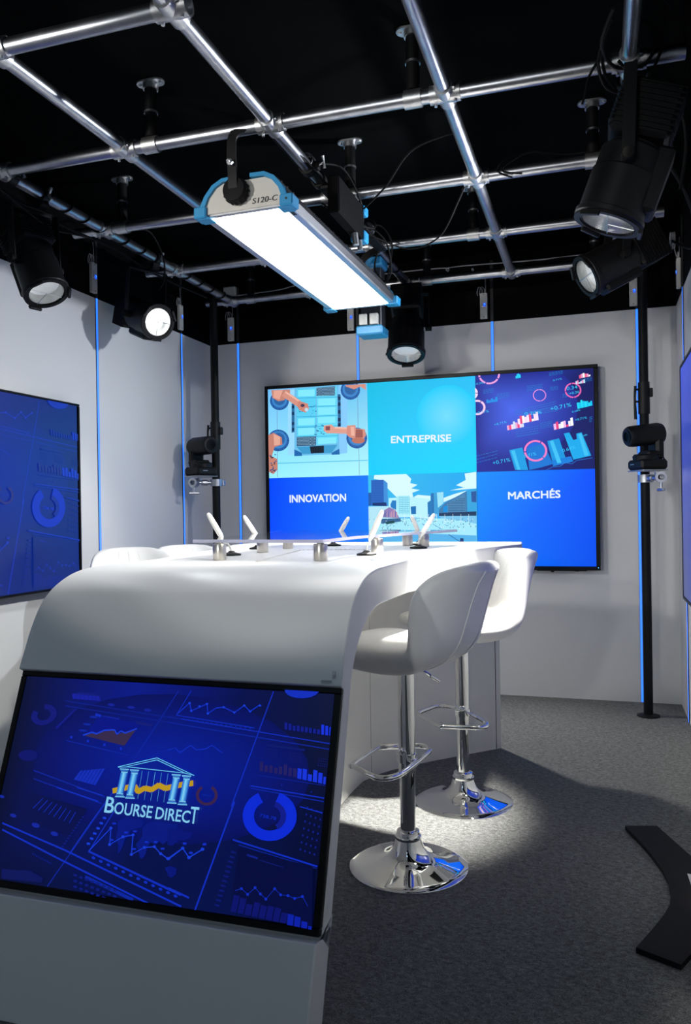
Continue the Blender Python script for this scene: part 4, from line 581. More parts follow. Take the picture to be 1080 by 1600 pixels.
'64 -401 -664 -401 -678 -409 -678;f0f8ff:553 -628 560 -628 560 -638 553 -638;1c4c88:-481 -677 -474 -677 -474 -693 -482 -693;:145 -638 152 -638 152 -650 145 -650;:318 -686 325 -687 325 -702 318 -702;:125 -635 132 -635 131 -646 124 -646;3c78b8'
':-520 -625 -513 -625 -513 -636 -521 -636;:63 -609 70 -609 70 -618 62 -618;:-469 -706 -462 -706 -462 -724 -469 -724;:227 -717 234 -717 234 -735 227 -735;:-341 -651 -334 -651 -334 -664 -341 -664;0c3464:-494 -608 -486 -608 -487 -618 -494 -618;'
'1c4c88:-3 -600 4 -600 4 -609 -3 -609;0c3464:-431 -680 -424 -680 -424 -695 -431 -695;:-507 -635 -500 -635 -500 -647 -507 -647;1c4c88:451 -620 458 -620 458 -630 451 -630;:298 -613 305 -613 305 -622 298 -622;3c78b8:67 -618 74 -618 73 -628 66 -'
'628;:179 -690 186 -690 186 -706 179 -706;f0f8ff:-413 -731 -406 -731 -406 -750 -413 -750;1c4c88:368 -622 375 -622 375 -632 368 -632;:-113 -639 -106 -639 -106 -651 -113 -651;3c78b8:-214 -631 -206 -631 -207 -643 -214 -643;f0f8ff:-600 -657 -592'
' -657 -593 -671 -600 -671;1c4c88:408 -633 415 -633 415 -644 408 -644;0c3464:636 -632 643 -632 642 -642 636 -642;1c4c88:-423 -724 -416 -724 -416 -744 -424 -743;3c78b8:-711 -599 -704 -599 -704 -608 -711 -608;f0f8ff:33 -597 40 -597 40 -605 33 '
'-605;0c3464:-226 -672 -219 -672 -219 -687 -226 -687;1c4c88:188 -632 195 -632 194 -643 187 -643;0c3464:-85 -605 -78 -605 -78 -614 -85 -614;3c78b8:549 -626 556 -626 556 -636 549 -636;1c4c88:-523 -694 -516 -694 -516 -711 -523 -711;:118 -607 12'
'5 -607 124 -616 117 -616;3c78b8:-653 -595 -645 -595 -646 -604 -653 -604;f0f8ff:69 -602 76 -602 76 -610 69 -610;0c3464:647 -618 654 -618 654 -627 647 -627;f0f8ff:39 -689 46 -689 45 -705 38 -704;:-467 -593 -459 -593 -460 -601 -467 -601;1c4c88'
':693 -700 700 -700 700 -716 693 -716;f0f8ff:-434 -671 -427 -671 -427 -686 -434 -686;0c3464:620 -647 626 -647 626 -658 619 -658;3c78b8:-280 -614 -273 -614 -273 -624 -280 -624;f0f8ff:292 -657 299 -657 299 -669 292 -669;0c3464:506 -643 513 -64'
'3 513 -654 506 -654;:-259 -631 -251 -631 -252 -642 -259 -642;:471 -620 478 -620 477 -630 471 -630;3c78b8:-79 -655 -72 -655 -72 -668 -79 -668;1c4c88:516 -610 523 -610 522 -619 516 -618;0c3464:528 -604 535 -604 535 -613 528 -613;f0f8ff:652 -6'
'13 659 -613 659 -622 652 -622;:-157 -646 -150 -646 -150 -659 -157 -659;3c78b8:15 -667 22 -667 22 -681 15 -681;1c4c88:410 -624 417 -625 417 -635 410 -635;0c3464:-148 -623 -141 -623 -141 -634 -148 -634;1c4c88:-89 -661 -82 -661 -82 -674 -89 -6'
'74;3c78b8:-221 -771 -213 -771 -214 -794 -221 -794;0c3464:530 -669 537 -669 537 -682 530 -682;:366 -666 373 -666 373 -680 366 -680;f0f8ff:-9 -597 -2 -597 -2 -605 -9 -605;:-486 -620 -479 -620 -479 -631 -486 -631;0c3464:-155 -605 -147 -605 -14'
'8 -614 -155 -614;:-569 -590 -561 -590 -562 -599 -569 -599;3c78b8:-57 -626 -50 -626 -50 -637 -57 -637;:-254 -601 -247 -601 -247 -610 -255 -610;f0f8ff:544 -744 551 -744 550 -764 544 -764;3c78b8:420 -690 427 -690 426 -705 419 -705;1c4c88:534 -'
'669 541 -669 541 -683 534 -683;0c3464:309 -618 316 -618 316 -628 309 -628;:111 -670 118 -670 118 -684 111 -684;1c4c88:-230 -645 -223 -645 -223 -657 -230 -657;0c3464:33 -623 40 -623 40 -633 33 -633;3c78b8:-380 -683 -373 -684 -373 -699 -380 -'
'699;f0f8ff:592 -681 599 -681 599 -695 592 -695;1c4c88:-536 -709 -529 -709 -529 -727 -537 -726;f0f8ff:477 -667 484 -667 483 -681 476 -681;3c78b8:343 -607 350 -607 350 -616 343 -616;:-429 -670 -422 -670 -422 -685 -430 -685;f0f8ff:308 -635 315'
' -635 315 -646 308 -646;0c3464:386 -643 393 -643 393 -654 386 -654;3c78b8:341 -756 347 -756 347 -776 340 -776;1c4c88:176 -628 183 -628 183 -639 176 -639;0c3464:-346 -597 -338 -598 -338 -606 -346 -606;:536 -704 543 -704 542 -721 536 -721;3c7'
'8b8:266 -643 273 -643 272 -655 265 -655;1c4c88:-523 -655 -516 -655 -516 -668 -523 -668;3c78b8:-490 -641 -483 -641 -483 -654 -491 -654;0c3464:475 -709 482 -709 481 -726 475 -726;f0f8ff:-623 -593 -616 -593 -616 -602 -623 -602;0c3464:-554 -614'
' -546 -614 -546 -624 -554 -624;:-624 -609 -616 -609 -617 -619 -624 -619;1c4c88:-464 -715 -456 -715 -457 -734 -464 -734;:-439 -643 -431 -643 -432 -655 -439 -655;3c78b8:6 -663 13 -663 12 -677 5 -676;:113 -651 120 -651 120 -663 113 -663;1c4c88'
':229 -672 236 -672 235 -687 228 -687;3c78b8:-632 -630 -625 -630 -625 -642 -632 -642;1c4c88:562 -639 569 -639 568 -650 562 -650;0c3464:-415 -641 -408 -641 -408 -654 -415 -654;f0f8ff:-642 -638 -635 -638 -635 -650 -643 -650;1c4c88:365 -710 371'
' -710 371 -727 364 -727;f0f8ff:484 -723 491 -723 491 -741 484 -741;1c4c88:449 -622 456 -623 456 -632 449 -632;:-467 -662 -460 -662 -460 -677 -468 -676;f0f8ff:511 -639 518 -639 518 -650 511 -650;3c78b8:498 -668 505 -668 505 -682 498 -682;:49'
'9 -671 505 -671 505 -685 498 -685;1c4c88:-323 -617 -316 -618 -316 -628 -323 -628;3c78b8:-234 -605 -227 -605 -227 -615 -234 -615;1c4c88:402 -706 409 -706 409 -722 402 -722;0c3464:608 -669 615 -669 615 -682 608 -682;f0f8ff:272 -700 279 -700 2'
'79 -716 272 -716;0c3464:-448 -611 -440 -611 -441 -621 -448 -621;1c4c88:92 -629 99 -629 99 -639 92 -639;:-271 -619 -264 -619 -264 -630 -271 -630;:13 -603 20 -604 20 -612 12 -612;0c3464:-331 -598 -324 -598 -324 -607 -331 -607;:380 -608 387 -6'
'08 387 -616 380 -616;3c78b8:-139 -635 -132 -635 -132 -646 -139 -646;f0f8ff:-707 -625 -700 -625 -700 -636 -708 -636;3c78b8:334 -682 341 -682 341 -696 334 -696;0c3464:629 -698 636 -698 636 -714 629 -714;:-360 -640 -353 -640 -353 -652 -360 -65'
'2;1c4c88:-232 -660 -225 -660 -225 -673 -233 -673;3c78b8:59 -638 66 -638 66 -650 59 -650;0c3464:-529 -609 -522 -609 -522 -619 -529 -619;f0f8ff:-95 -631 -88 -632 -88 -643 -95 -643;1c4c88:-189 -679 -182 -679 -182 -694 -189 -694;:-338 -620 -330'
' -620 -331 -631 -338 -631;3c78b8:298 -674 304 -675 304 -689 297 -689;f0f8ff:587 -605 594 -605 594 -613 587 -613;:279 -748 286 -748 285 -768 278 -768;3c78b8:68 -655 75 -655 75 -668 68 -668;0c3464:161 -633 168 -633 168 -644 161 -644;f0f8ff:25'
'0 -706 257 -706 257 -723 250 -723;3c78b8:-456 -690 -449 -690 -449 -706 -456 -706;0c3464:51 -607 58 -607 58 -616 51 -616;f0f8ff:-40 -647 -33 -647 -33 -659 -40 -659;1c4c88:-86 -613 -79 -613 -79 -623 -86 -623;:335 -652 342 -652 342 -665 335 -6'
'65;:349 -616 356 -616 356 -626 349 -626;3c78b8:47 -683 54 -684 54 -699 47 -699;0c3464:384 -606 390 -606 390 -615 383 -615;f0f8ff:-175 -715 -168 -715 -168 -733 -175 -733;3c78b8:-211 -653 -204 -653 -204 -666 -211 -666;1c4c88:-140 -628 -133 -6'
'28 -133 -639 -140 -639;3c78b8:-36 -624 -29 -624 -29 -635 -36 -635;f0f8ff:377 -624 384 -624 384 -634 377 -634;0c3464:94 -663 101 -663 101 -676 94 -676;:-500 -603 -492 -603 -492 -613 -500 -613;1c4c88:459 -696 466 -696 466 -712 459 -712;3c78b8'
':566 -642 573 -642 573 -654 566 -654;f0f8ff:377 -633 384 -634 384 -644 377 -644;:-128 -628 -121 -628 -121 -639 -128 -639;1c4c88:618 -668 625 -668 625 -681 618 -681;f0f8ff:-518 -706 -511 -706 -511 -723 -518 -723;:-320 -722 -313 -722 -313 -74'
'1 -320 -741;1c4c88:590 -628 596 -628 596 -638 589 -638;f0f8ff:332 -636 339 -636 339 -647 332 -647;1c4c88:-467 -632 -459 -632 -460 -644 -467 -643;3c78b8:-337 -630 -330 -630 -330 -642 -337 -642;0c3464:-629 -628 -622 -628 -622 -639 -629 -639;1'
'c4c88:-568 -640 -561 -640 -561 -652 -568 -652;3c78b8:-571 -614 -563 -614 -564 -625 -571 -625;f0f8ff:658 -697 665 -697 665 -712 658 -712;:393 -661 400 -661 400 -674 393 -674;:246 -744 253 -745 253 -764 246 -764;3c78b8:25 -673 32 -673 32 -688'
' 24 -687;4c90c8:136 -670 302 -768 305 -763 139 -665;2c6cb0:342 -811 506 -914 511 -906 347 -803;1c3c78:495 -855 536 -856 542 -910 488 -910;e8fcff:-231 -538 -233 -650 -228 -650 -227 -538;:-124 -539 -126 -651 -121 -651 -120 -539;:-17 -541 -19 '
'-652 -15 -652 -13 -541;:88 -542 87 -653 91 -653 93 -542;:193 -544 192 -654 196 -654 198 -544;:298 -545 296 -655 300 -655 302 -545;:402 -546 400 -656 404 -656 406 -546;:505 -548 503 -657 507 -657 509 -548;:607 -549 606 -658 610 -658 611 -549'
';T;T;T')
BACK_TEXT=[[1037, '+0.71%', [473.4, 280.1, 551.2, 295.1, 13.5], '38c8ff', 0.0], [1038, '+0.71%', [819.7, 355.5, 943.6, 378.1, 23.5], '38c8ff', 0.0], [1039, '+0.71%', [462.3, 34.6, 569.7, 53.5, 22.5], '38c8ff', 0.0], [1040, '0.34', [916.9, 478.0, 980.1, 485.1, 20.4], '38c8ff', 0.0], [1041, '+0.36', [934.1, 449.3, 990.1, 457.6, 14.6], '38c8ff', 0.0], [1042, '+0.71%', [963.2, 286.2, 1033.0, 298.7, 13.1], '38c8ff', 0.0], [1043, '0.64%', [886.8, 98.4, 964.3, 118.8, 19.0], '38c8ff', 0.0], [1044, '0.20%', [661.4, 336.5, 766.0, 343.6, 17.8], '38c8ff', 0.0], [1045, '+0.71%', [354.9, 357.4, 441.2, 368.0, 15.1], '38c8ff', 0.0], [1046, '-0.34%', [357.8, 545.9, 417.9, 551.9, 11.3], '38c8ff', 0.0], [1047, '0.71%', [836.5, 537.9, 889.7, 545.4, 10.3], '38c8ff', 0.0], [1048, '0.71%', [657.5, 71.3, 729.9, 87.3, 19.3], '38c8ff', 0.0], [1049, '0.68%', [946.5, 337.9, 995.5, 348.5, 10.2], '38c8ff', 0.0], [1050, '0.68%', [1003.7, 188.4, 1035.0, 195.8, 9.4], '38c8ff', 0.0], [1398, 'ENTREPRISE', [-199.2, 196.9, 195.1, 191.3, 44.2], 'e8f4ff', 0.07], [1399, 'INNOVATION', [-919.7, -179.9, -516.8, -178.5, 48.3], 'e8f4ff', 0.07], [1400, 'MARCHÉS', [552.4, -185.9, 867.7, -182.0, 44.3], 'e8f4ff', 0.07]]
DASH_ART=(
'030a30/04104c/081a90/040c34:-1010 -581 -200 -581 -200 581 -1010 581;04104c/04104c/060f50/081a90:-200 -581 500 -581 500 581 -200 581;04104c/020730/060d38/060f50:500 -581 1010 -581 1010 581 500 581;0620a8/050f60/050f60:40 120 920 120 890 224;'
':40 120 890 224 802 320;:40 120 802 320 662 403;:40 120 662 403 480 466;:40 120 480 466 268 506;:40 120 268 506 40 520;:40 120 40 520 -188 506;:40 120 -188 506 -400 466;:40 120 -400 466 -582 403;:40 120 -582 403 -722 320;:40 120 -722 320 -8'
'10 224;:40 120 -810 224 -840 120;:40 120 -840 120 -810 16;:40 120 -810 16 -722 -80;:40 120 -722 -80 -582 -163;:40 120 -582 -163 -400 -226;:40 120 -400 -226 -188 -266;:40 120 -188 -266 40 -280;:40 120 40 -280 268 -266;:40 120 268 -266 480 -2'
'26;:40 120 480 -226 662 -163;:40 120 662 -163 802 -80;:40 120 802 -80 890 16;:40 120 890 16 920 120;0c28a8:55 541 -172 118 -167 115 60 539;:-242 -16 -571 -571 -566 -574 -236 -19;1030c8:-242 -16 -355 -195 -350 -198 -237 -19;:-355 -195 -464 -'
'384 -458 -387 -350 -198;:647 569 482 -52 488 -54 653 567;:496 -26 351 -575 360 -577 505 -29;0a2090:193 5 115 -131 116 -132 194 5;1030c8:18 388 1010 310 1010 315 18 393;0c28a8:23 357 1010 281 1010 286 24 362;0a2090:-698 437 102 380 102 386 -'
'698 443;:-691 408 107 353 107 359 -691 414;0c28a8:-818 25 -304 -77 -303 -72 -817 31;:-806 -20 -318 -114 -316 -108 -805 -15;1030c8:-634 -55 -341 -106 -340 -99 -633 -48;:-501 -43 -316 -72 -315 -66 -500 -38;:-958 -282 -497 -381 -496 -372 -956 '
'-273;:-498 -381 272 -573 275 -564 -495 -372;:-948 -317 -507 -434 -504 -425 -946 -308;:-507 -434 72 -581 75 -581 77 -573 -504 -425;:-347 -370 262 -520 265 -509 -345 -360;:181 -494 311 -527 313 -518 184 -486;:-338 -366 -214 -123 -219 -121 -34'
'4 -363;0c28a8:-339 -503 -18 -581 -14 -564 -335 -487;0a2090:94 320 -11 86 -9 85 96 319;:124 318 19 85 21 84 126 318;:154 317 49 84 51 83 156 316;:184 315 79 83 80 82 186 314;:214 313 108 82 110 81 215 313;:243 312 138 80 139 80 245 311;:273 '
'310 167 79 169 79 274 310;:302 309 196 78 198 78 303 308;:331 307 225 77 227 76 332 306;:360 305 254 76 256 75 361 305;:389 304 283 75 285 74 390 303;:418 302 312 74 313 73 419 302;:446 301 341 73 342 72 448 300;:475 299 369 72 370 71 476 2'
'99;:56 298 514 285 514 286 56 300;:55 270 510 258 510 260 55 272;:54 243 506 231 506 233 54 245;:52 216 501 205 502 206 52 217;:51 188 497 178 497 180 51 190;:50 161 493 152 493 153 50 163;:49 134 489 125 489 127 49 136;:47 107 485 99 485 1'
'01 47 109;:46 81 481 73 481 75 46 82;1030c8:53 205 92 221 90 226 51 210;:90 222 126 197 129 202 93 226;:129 197 189 242 186 246 126 202;:186 242 227 220 229 224 189 247;:228 220 284 229 283 234 227 225;:285 229 322 252 319 256 282 234;:320 '
'252 386 217 389 221 322 256;0c28a8:-58 155 0 191 -3 195 -60 159;:-1 191 99 224 98 228 -2 195;1030c8:138 547 67 404 71 402 142 545;:69 401 562 362 563 367 69 405;:75 408 144 473 140 478 71 413;:139 474 157 431 163 434 145 477;:161 430 254 47'
'4 251 480 159 435;:250 476 264 424 270 425 256 478;:269 422 315 455 312 460 265 427;:314 454 360 462 359 468 313 461;:358 462 429 437 431 443 360 468;:432 437 487 479 483 484 428 442;:483 479 523 449 527 454 487 484;:527 449 582 489 578 494'
' 523 455;1840e0:150 476 147 480 141 482 135 480 133 475 137 470 143 469 149 471;:168 433 165 437 159 439 153 437 152 432 155 428 161 426 167 428;:217 461 213 465 207 467 201 465 200 460 203 456 209 454 215 456;:261 478 258 482 252 483 246 4'
'81 244 477 248 472 254 471 259 473;:275 425 272 429 266 431 260 428 258 424 262 419 268 418 273 420;:367 465 364 470 358 471 353 469 351 464 354 460 360 458 366 461;:438 440 435 445 429 446 423 444 422 439 425 435 431 433 436 436;:493 482 4'
'90 486 484 488 479 486 477 481 480 477 486 475 491 477;:533 452 530 457 524 458 519 456 517 451 520 447 526 446 531 448;:588 487 585 492 580 493 574 491 572 486 575 482 581 481 587 483;0c28a8:124 386 119 389 110 388 107 385 112 382 120 382;'
':155 384 150 387 142 386 138 383 143 380 151 381;:186 382 181 385 173 384 169 381 174 378 182 379;:217 380 212 383 204 383 200 379 205 376 213 377;:247 378 243 381 234 381 231 377 235 374 244 375;:278 376 273 379 265 379 261 375 266 373 274'
' 373;:308 375 304 377 295 377 292 374 296 371 305 371;:339 373 334 376 326 375 322 372 327 369 335 369;:369 371 364 374 356 373 352 370 357 367 365 368;:399 369 394 372 386 371 383 368 387 365 395 366;:429 367 424 370 416 370 413 366 417 36'
'3 425 364;:458 365 454 368 446 368 442 364 447 362 455 362;:488 364 484 366 476 366 472 363 477 360 485 360;:518 362 513 365 505 364 502 361 506 358 514 358;:547 360 543 363 535 362 531 359 536 356 544 357;101c80:-449 475 -461 484 -491 492 '
'-533 496 -580 497 -622 493 -650 486 -659 477 -647 468 -617 460 -574 455 -527 455 -486 458 -458 465;1420a8:-655 482 -633 488 -619 455 -645 455;:-627 482 -604 487 -591 454 -617 455;:-598 481 -576 485 -562 454 -588 454;:-570 481 -547 484 -534 '
'453 -560 454;:-542 480 -519 483 -506 453 -532 454;:-514 480 -491 481 -478 453 -504 453;:-486 480 -463 480 -451 452 -476 453;1424a0:-346 435 -354 441 -372 444 -390 442 -397 436 -389 430 -371 427 -353 429;:-208 428 -216 434 -235 437 -254 435 '
'-261 429 -253 423 -234 420 -215 422;:-95 419 -104 425 -122 428 -141 426 -148 421 -140 414 -121 411 -103 413;0a1a70:-316 487 -332 457 -329 455 -313 485;:-295 486 -311 456 -308 455 -292 485;:-275 485 -291 456 -288 454 -272 484;:-254 485 -270 '
'455 -268 453 -251 483;:-234 484 -250 454 -247 452 -231 482;:-214 483 -230 453 -227 452 -211 481;:-193 482 -210 453 -207 451 -190 481;:-173 481 -189 452 -186 450 -170 480;:-153 481 -169 451 -166 450 -150 479;:-133 480 -149 450 -146 449 -130 '
'478;:-113 479 -129 450 -126 448 -110 478;:-93 478 -109 449 -106 447 -90 477;:-73 478 -89 448 -86 447 -70 476;:-53 477 -69 447 -66 446 -50 475;10187c:-904 371 -912 355 -870 352 -866 361;:-912 355 -914 338 -871 343 -870 352;:-914 338 -910 322'
' -869 335 -871 343;:-910 322 -899 308 -863 328 -869 335;:-899 308 -883 297 -855 322 -863 328;:-883 297 -863 290 -845 318 -855 322;:-863 290 -841 287 -833 316 -845 318;:-841 287 -817 288 -821 317 -833 316;:-817 288 -794 293 -808 320 -821 317'
';:-794 293 -773 303 -797 325 -808 320;:-773 303 -756 315 -788 331 -797 325;:-756 315 -743 330 -782 339 -788 331;:-743 330 -736 347 -778 348 -782 339;:-736 347 -736 363 -778 356 -778 348;:-736 363 -741 379 -781 365 -778 356;:-741 379 -753 39'
'2 -787 372 -781 365;:-753 392 -769 403 -795 377 -787 372;:-769 403 -789 409 -806 381 -795 377;:-789 409 -812 412 -818 382 -806 381;:-812 412 -836 410 -831 381 -818 382;101c88:-601 396 -612 399 -626 394 -630 386 -619 383 -605 388;:-613 383 -'
'624 386 -638 381 -642 373 -631 370 -617 375;:-625 369 -636 372 -650 367 -654 360 -643 357 -629 361;:-637 356 -648 359 -662 354 -666 346 -655 343 -641 348;:-649 343 -660 346 -674 341 -678 333 -667 330 -653 335;:-661 329 -672 332 -686 327 -69'
'0 319 -679 316 -665 321;:-673 316 -684 319 -698 314 -702 306 -691 303 -677 308;:-685 303 -696 305 -710 301 -714 293 -703 290 -689 295;:-697 289 -708 292 -722 287 -726 279 -715 276 -701 281;06148c:-436 368 -150 339 -171 310 -513 254;3a2c50:-'
'524 250 -448 268 -383 281 -318 295 -296 271 -249 286 -172 312 -233 211;1840e0:-522 246 -464 267 -467 275 -525 254;:-467 267 -436 260 -434 268 -465 275;:-434 260 -382 284 -386 292 -437 267;:-384 284 -318 291 -319 299 -385 292;:-321 293 -299 '
'269 -293 274 -315 298;:-294 268 -270 289 -275 295 -299 274;:-274 288 -244 278 -241 285 -271 295;:-241 278 -170 308 -173 315 -244 285;1030c8:-467 367 -426 360 -424 374 -465 381;0c28a8:-414 365 -298 355 -298 361 -413 371;0a2090:-492 357 -519 '
'277 -518 277 -491 357;:-519 278 -642 212 -641 211 -518 277;0c28a8:-480 313 -489 318 -511 320 -532 319 -540 314 -531 310 -509 307 -488 309;:-500 276 -509 281 -531 283 -552 281 -560 277 -551 272 -529 270 -508 271;:-444 358 -454 363 -475 365 -'
'496 363 -504 359 -495 354 -473 352 -453 353;1030c8:-591 234 -598 241 -607 240 -610 233 -603 226 -594 226;:-473 221 -479 227 -488 227 -491 219 -485 212 -476 213;:-357 207 -363 214 -372 214 -375 206 -369 199 -360 200;:-243 194 -249 201 -258 2'
'00 -260 193 -255 186 -246 187;0c28a8:-630 210 -190 158 -190 163 -630 215;222c74:-176 352 -182 338 -178 336 -172 351;:-164 351 -170 337 -166 335 -160 350;:-152 350 -157 336 -153 334 -148 349;:-139 349 -145 335 -141 333 -135 348;:-127 348 -13'
'3 334 -129 332 -123 347;:-115 347 -121 333 -117 331 -111 345;:-102 346 -108 332 -104 330 -98 344;:-90 345 -96 331 -92 329 -86 343;:-78 344 -84 330 -80 328 -74 342;0c1470:-805 114 -823 132 -861 141 -904 137 -937 123 -945 103 -926 86 -888 77 '
'-845 80 -813 94;1430c0:-527 1 -507 -2 -476 56 -495 52;:-505 -2 -485 -5 -452 60 -471 56;:-483 -4 -463 -7 -428 63 -447 60;:-461 -7 -441 -10 -404 67 -423 64;:-439 -10 -419 -13 -380 71 -400 67;:-417 -12 -397 -15 -357 75 -376 71;:-395 -15 -376 -'
'18 -333 78 -352 75;0c28a8:-713 -107 -775 -163 -773 -166 -710 -110;:-672 -117 -734 -174 -732 -177 -670 -119;:-632 -126 -694 -185 -691 -188 -629 -129;:-592 -135 -653 -195 -651 -198 -590 -138;:-553 -144 -613 -206 -610 -209 -550 -146;:-513 -153'
' -573 -216 -570 -219 -511 -155;:-474 -162 -534 -227 -531 -229 -472 -164;:-436 -170 -494 -237 -491 -240 -433 -173;060f50:-797 -94 -397 -148 -470 -304 -897 -240;1030c8:-710 -117 -764 -176 -761 -179 -707 -119;:-676 -124 -726 -184 -723 -187 -67'
'3 -127;:-642 -132 -688 -193 -685 -195 -639 -135;:-608 -140 -651 -201 -648 -203 -605 -142;:-575 -148 -614 -209 -610 -211 -571 -150;:-541 -156 -577 -217 -573 -219 -538 -158;:-508 -163 -540 -225 -537 -227 -505 -165;:-475 -171 -503 -233 -500 -2'
'35 -471 -173;1428a8:-865 -233 -871 -225 -887 -220 -904 -221 -912 -227 -906 -235 -889 -240 -873 -239;:-692 -270 -700 -260 -720 -254 -742 -255 -751 -262 -744 -272 -723 -279 -702 -278;:-559 -302 -565 -293 -584 -287 -603 -288 -612 -295 -605 -30'
'4 -587 -310 -567 -309;:-977 -138 -982 -130 -997 -126 -1010 -126 -1010 -140 -999 -143 -984 -143;0a2090:-409 -193 -417 -190 -427 -193 -426 -197 -415 -197;:-418 -208 -425 -205 -436 -208 -435 -212 -424 -212;:-426 -223 -434 -220 -445 -223 -444 -'
'227 -432 -227;:-435 -238 -443 -235 -453 -238 -452 -242 -441 -242;:-444 -253 -451 -250 -462 -253 -461 -257 -450 -257;:-452 -268 -460 -265 -470 -267 -469 -271 -458 -272;:-461 -283 -468 -280 -479 -282 -478 -286 -467 -286;:-469 -297 -477 -295 -'
'488 -297 -487 -301 -475 -301;:-478 -312 -486 -310 -496 -312 -495 -316 -484 -316;:-487 -327 -494 -324 -505 -327 -504 -331 -493 -331;:-495 -342 -503 -339 -513 -342 -512 -346 -501 -346;:-504 -357 -511 -354 -522 -356 -521 -360 -510 -361;0c28a8:'
'-703 -411 -705 -420 -700 -421 -698 -412;:-689 -415 -691 -424 -687 -425 -685 -416;:-676 -419 -678 -427 -673 -429 -671 -420;:-662 -422 -664 -431 -660 -432 -658 -423;:-649 -426 -651 -435 -647 -436 -645 -427;:-635 -430 -638 -439 -633 -440 -631 '
'-431;:-622 -434 -624 -442 -620 -443 -618 -435;:-609 -437 -611 -446 -607 -447 -605 -438;:-596 -441 -598 -450 -594 -451 -591 -442;:-582 -445 -585 -454 -580 -455 -578 -446;:-569 -448 -571 -457 -567 -458 -565 -449;0c1660:-889 -515 -787 -512 -69'
'9 -502 -662 -515 -602 -530 -606 -556 -875 -566;061a86:-190 -194 -162 -178 -132 -168 -88 -175 -52 -167 -22 -186 -34 -209 -78 -222 -102 -234 -102 -258 -125 -278 -129 -308 -142 -343 -155 -357 -159 -315 -184 -275 -180 -240;:-28 -212 -2 -184 48 '
'-171 110 -173 182 -174 198 -261 170 -276 136 -259 115 -282 87 -268 70 -287 37 -278 22 -305 18 -338 3 -365 -13 -363 -31 -327 -52 -300 -36 -277 -20 -250;:147 -395 180 -383 216 -391 217 -419 190 -439 167 -421;06167c:128 -199 187 -188 230 -201 '
'281 -204 276 -230 239 -250 199 -250 174 -282 143 -281;:163 -386 204 -390 217 -405 202 -435 172 -434;1840e0:-339 -366 -223 -234 -227 -230 -343 -363;:-228 -232 -218 -317 -212 -316 -222 -232;:-214 -319 -138 -271 -141 -267 -216 -315;:-139 -271 '
'-78 -256 -80 -251 -140 -266;:-82 -254 -72 -352 -66 -352 -76 -253;:-68 -354 5 -310 3 -306 -70 -350;:5 -311 65 -301 64 -296 4 -306;:63 -301 107 -331 110 -327 66 -296;:108 -331 155 -351 157 -346 110 -326;:158 -350 226 -298 223 -294 155 -346;:-'
'215 -231 -219 -226 -227 -224 -234 -227 -236 -233 -231 -238 -223 -239 -216 -237;:-205 -316 -209 -311 -217 -309 -224 -312 -225 -318 -221 -323 -213 -324 -206 -321;:-129 -268 -133 -263 -141 -261 -148 -264 -150 -270 -145 -275 -138 -276 -131 -273'
';:-69 -252 -73 -247 -81 -246 -87 -249 -89 -254 -85 -259 -78 -261 -71 -258;:-59 -351 -63 -346 -71 -345 -77 -348 -79 -353 -75 -358 -68 -359 -61 -357;:14 -307 10 -302 3 -301 -4 -304 -6 -309 -2 -314 6 -316 12 -313;:74 -297 70 -292 63 -291 56 -2'
'94 54 -299 58 -304 66 -306 72 -303;:119 -328 115 -323 107 -321 101 -324 99 -330 103 -335 110 -336 117 -333;:166 -347 162 -342 155 -341 148 -344 146 -349 150 -354 158 -356 164 -353;:159 -356 238 -290 234 -286 155 -352;:234 -290 279 -331 283 '
'-327 238 -286;:283 -332 356 -283 352 -278 279 -327;:172 -346 168 -341 159 -339 152 -342 150 -348 154 -354 162 -355 170 -352;:247 -287 242 -281 234 -280 227 -283 225 -289 229 -294 237 -296 244 -293;:292 -328 288 -323 280 -321 272 -324 270 -3'
'30 274 -336 282 -337 290 -334;:365 -279 360 -274 353 -272 345 -275 343 -281 347 -287 355 -288 362 -285;1030c8:-194 -205 -203 -201 -218 -202 -224 -208 -215 -213 -201 -211;:-110 -244 -118 -239 -132 -241 -139 -246 -130 -251 -116 -249;:-56 -232'
' -64 -228 -79 -229 -85 -235 -77 -239 -62 -238;:-43 -322 -51 -317 -66 -319 -72 -325 -63 -329 -49 -327;:26 -279 18 -275 4 -276 -2 -282 6 -286 20 -285;:82 -273 74 -269 60 -270 54 -276 62 -280 76 -279;:130 -301 122 -297 108 -299 102 -304 110 -3'
'09 124 -307;:-192 -291 -200 -287 -215 -288 -221 -294 -213 -299 -198 -297;:257 -262 249 -257 235 -258 230 -265 238 -271 251 -269;:375 -253 367 -248 354 -249 348 -256 356 -262 369 -260;:302 -304 295 -298 281 -300 275 -307 283 -312 297 -311;18'
'40e0:-263 -186 -269 -179 -283 -178 -291 -184 -284 -190 -270 -191;:-277 -214 -284 -208 -298 -207 -305 -212 -298 -219 -284 -220;:-292 -243 -299 -236 -313 -235 -320 -241 -313 -247 -299 -248;:-307 -271 -314 -265 -328 -264 -335 -269 -328 -276 -3'
'14 -276;:-321 -299 -328 -293 -342 -292 -349 -298 -343 -304 -329 -305;:-336 -327 -343 -321 -357 -320 -364 -326 -357 -332 -343 -333;1030c8:-288 -397 -293 -389 -306 -386 -315 -391 -310 -399 -297 -402;:-237 -409 -242 -402 -255 -399 -264 -404 -2'
'59 -411 -246 -414;:-187 -421 -192 -414 -205 -411 -213 -416 -208 -423 -195 -426;:-137 -433 -141 -426 -155 -423 -163 -428 -158 -435 -145 -438;:-87 -445 -92 -438 -105 -435 -113 -440 -109 -447 -96 -450;:-38 -457 -43 -449 -56 -447 -64 -451 -59 -'
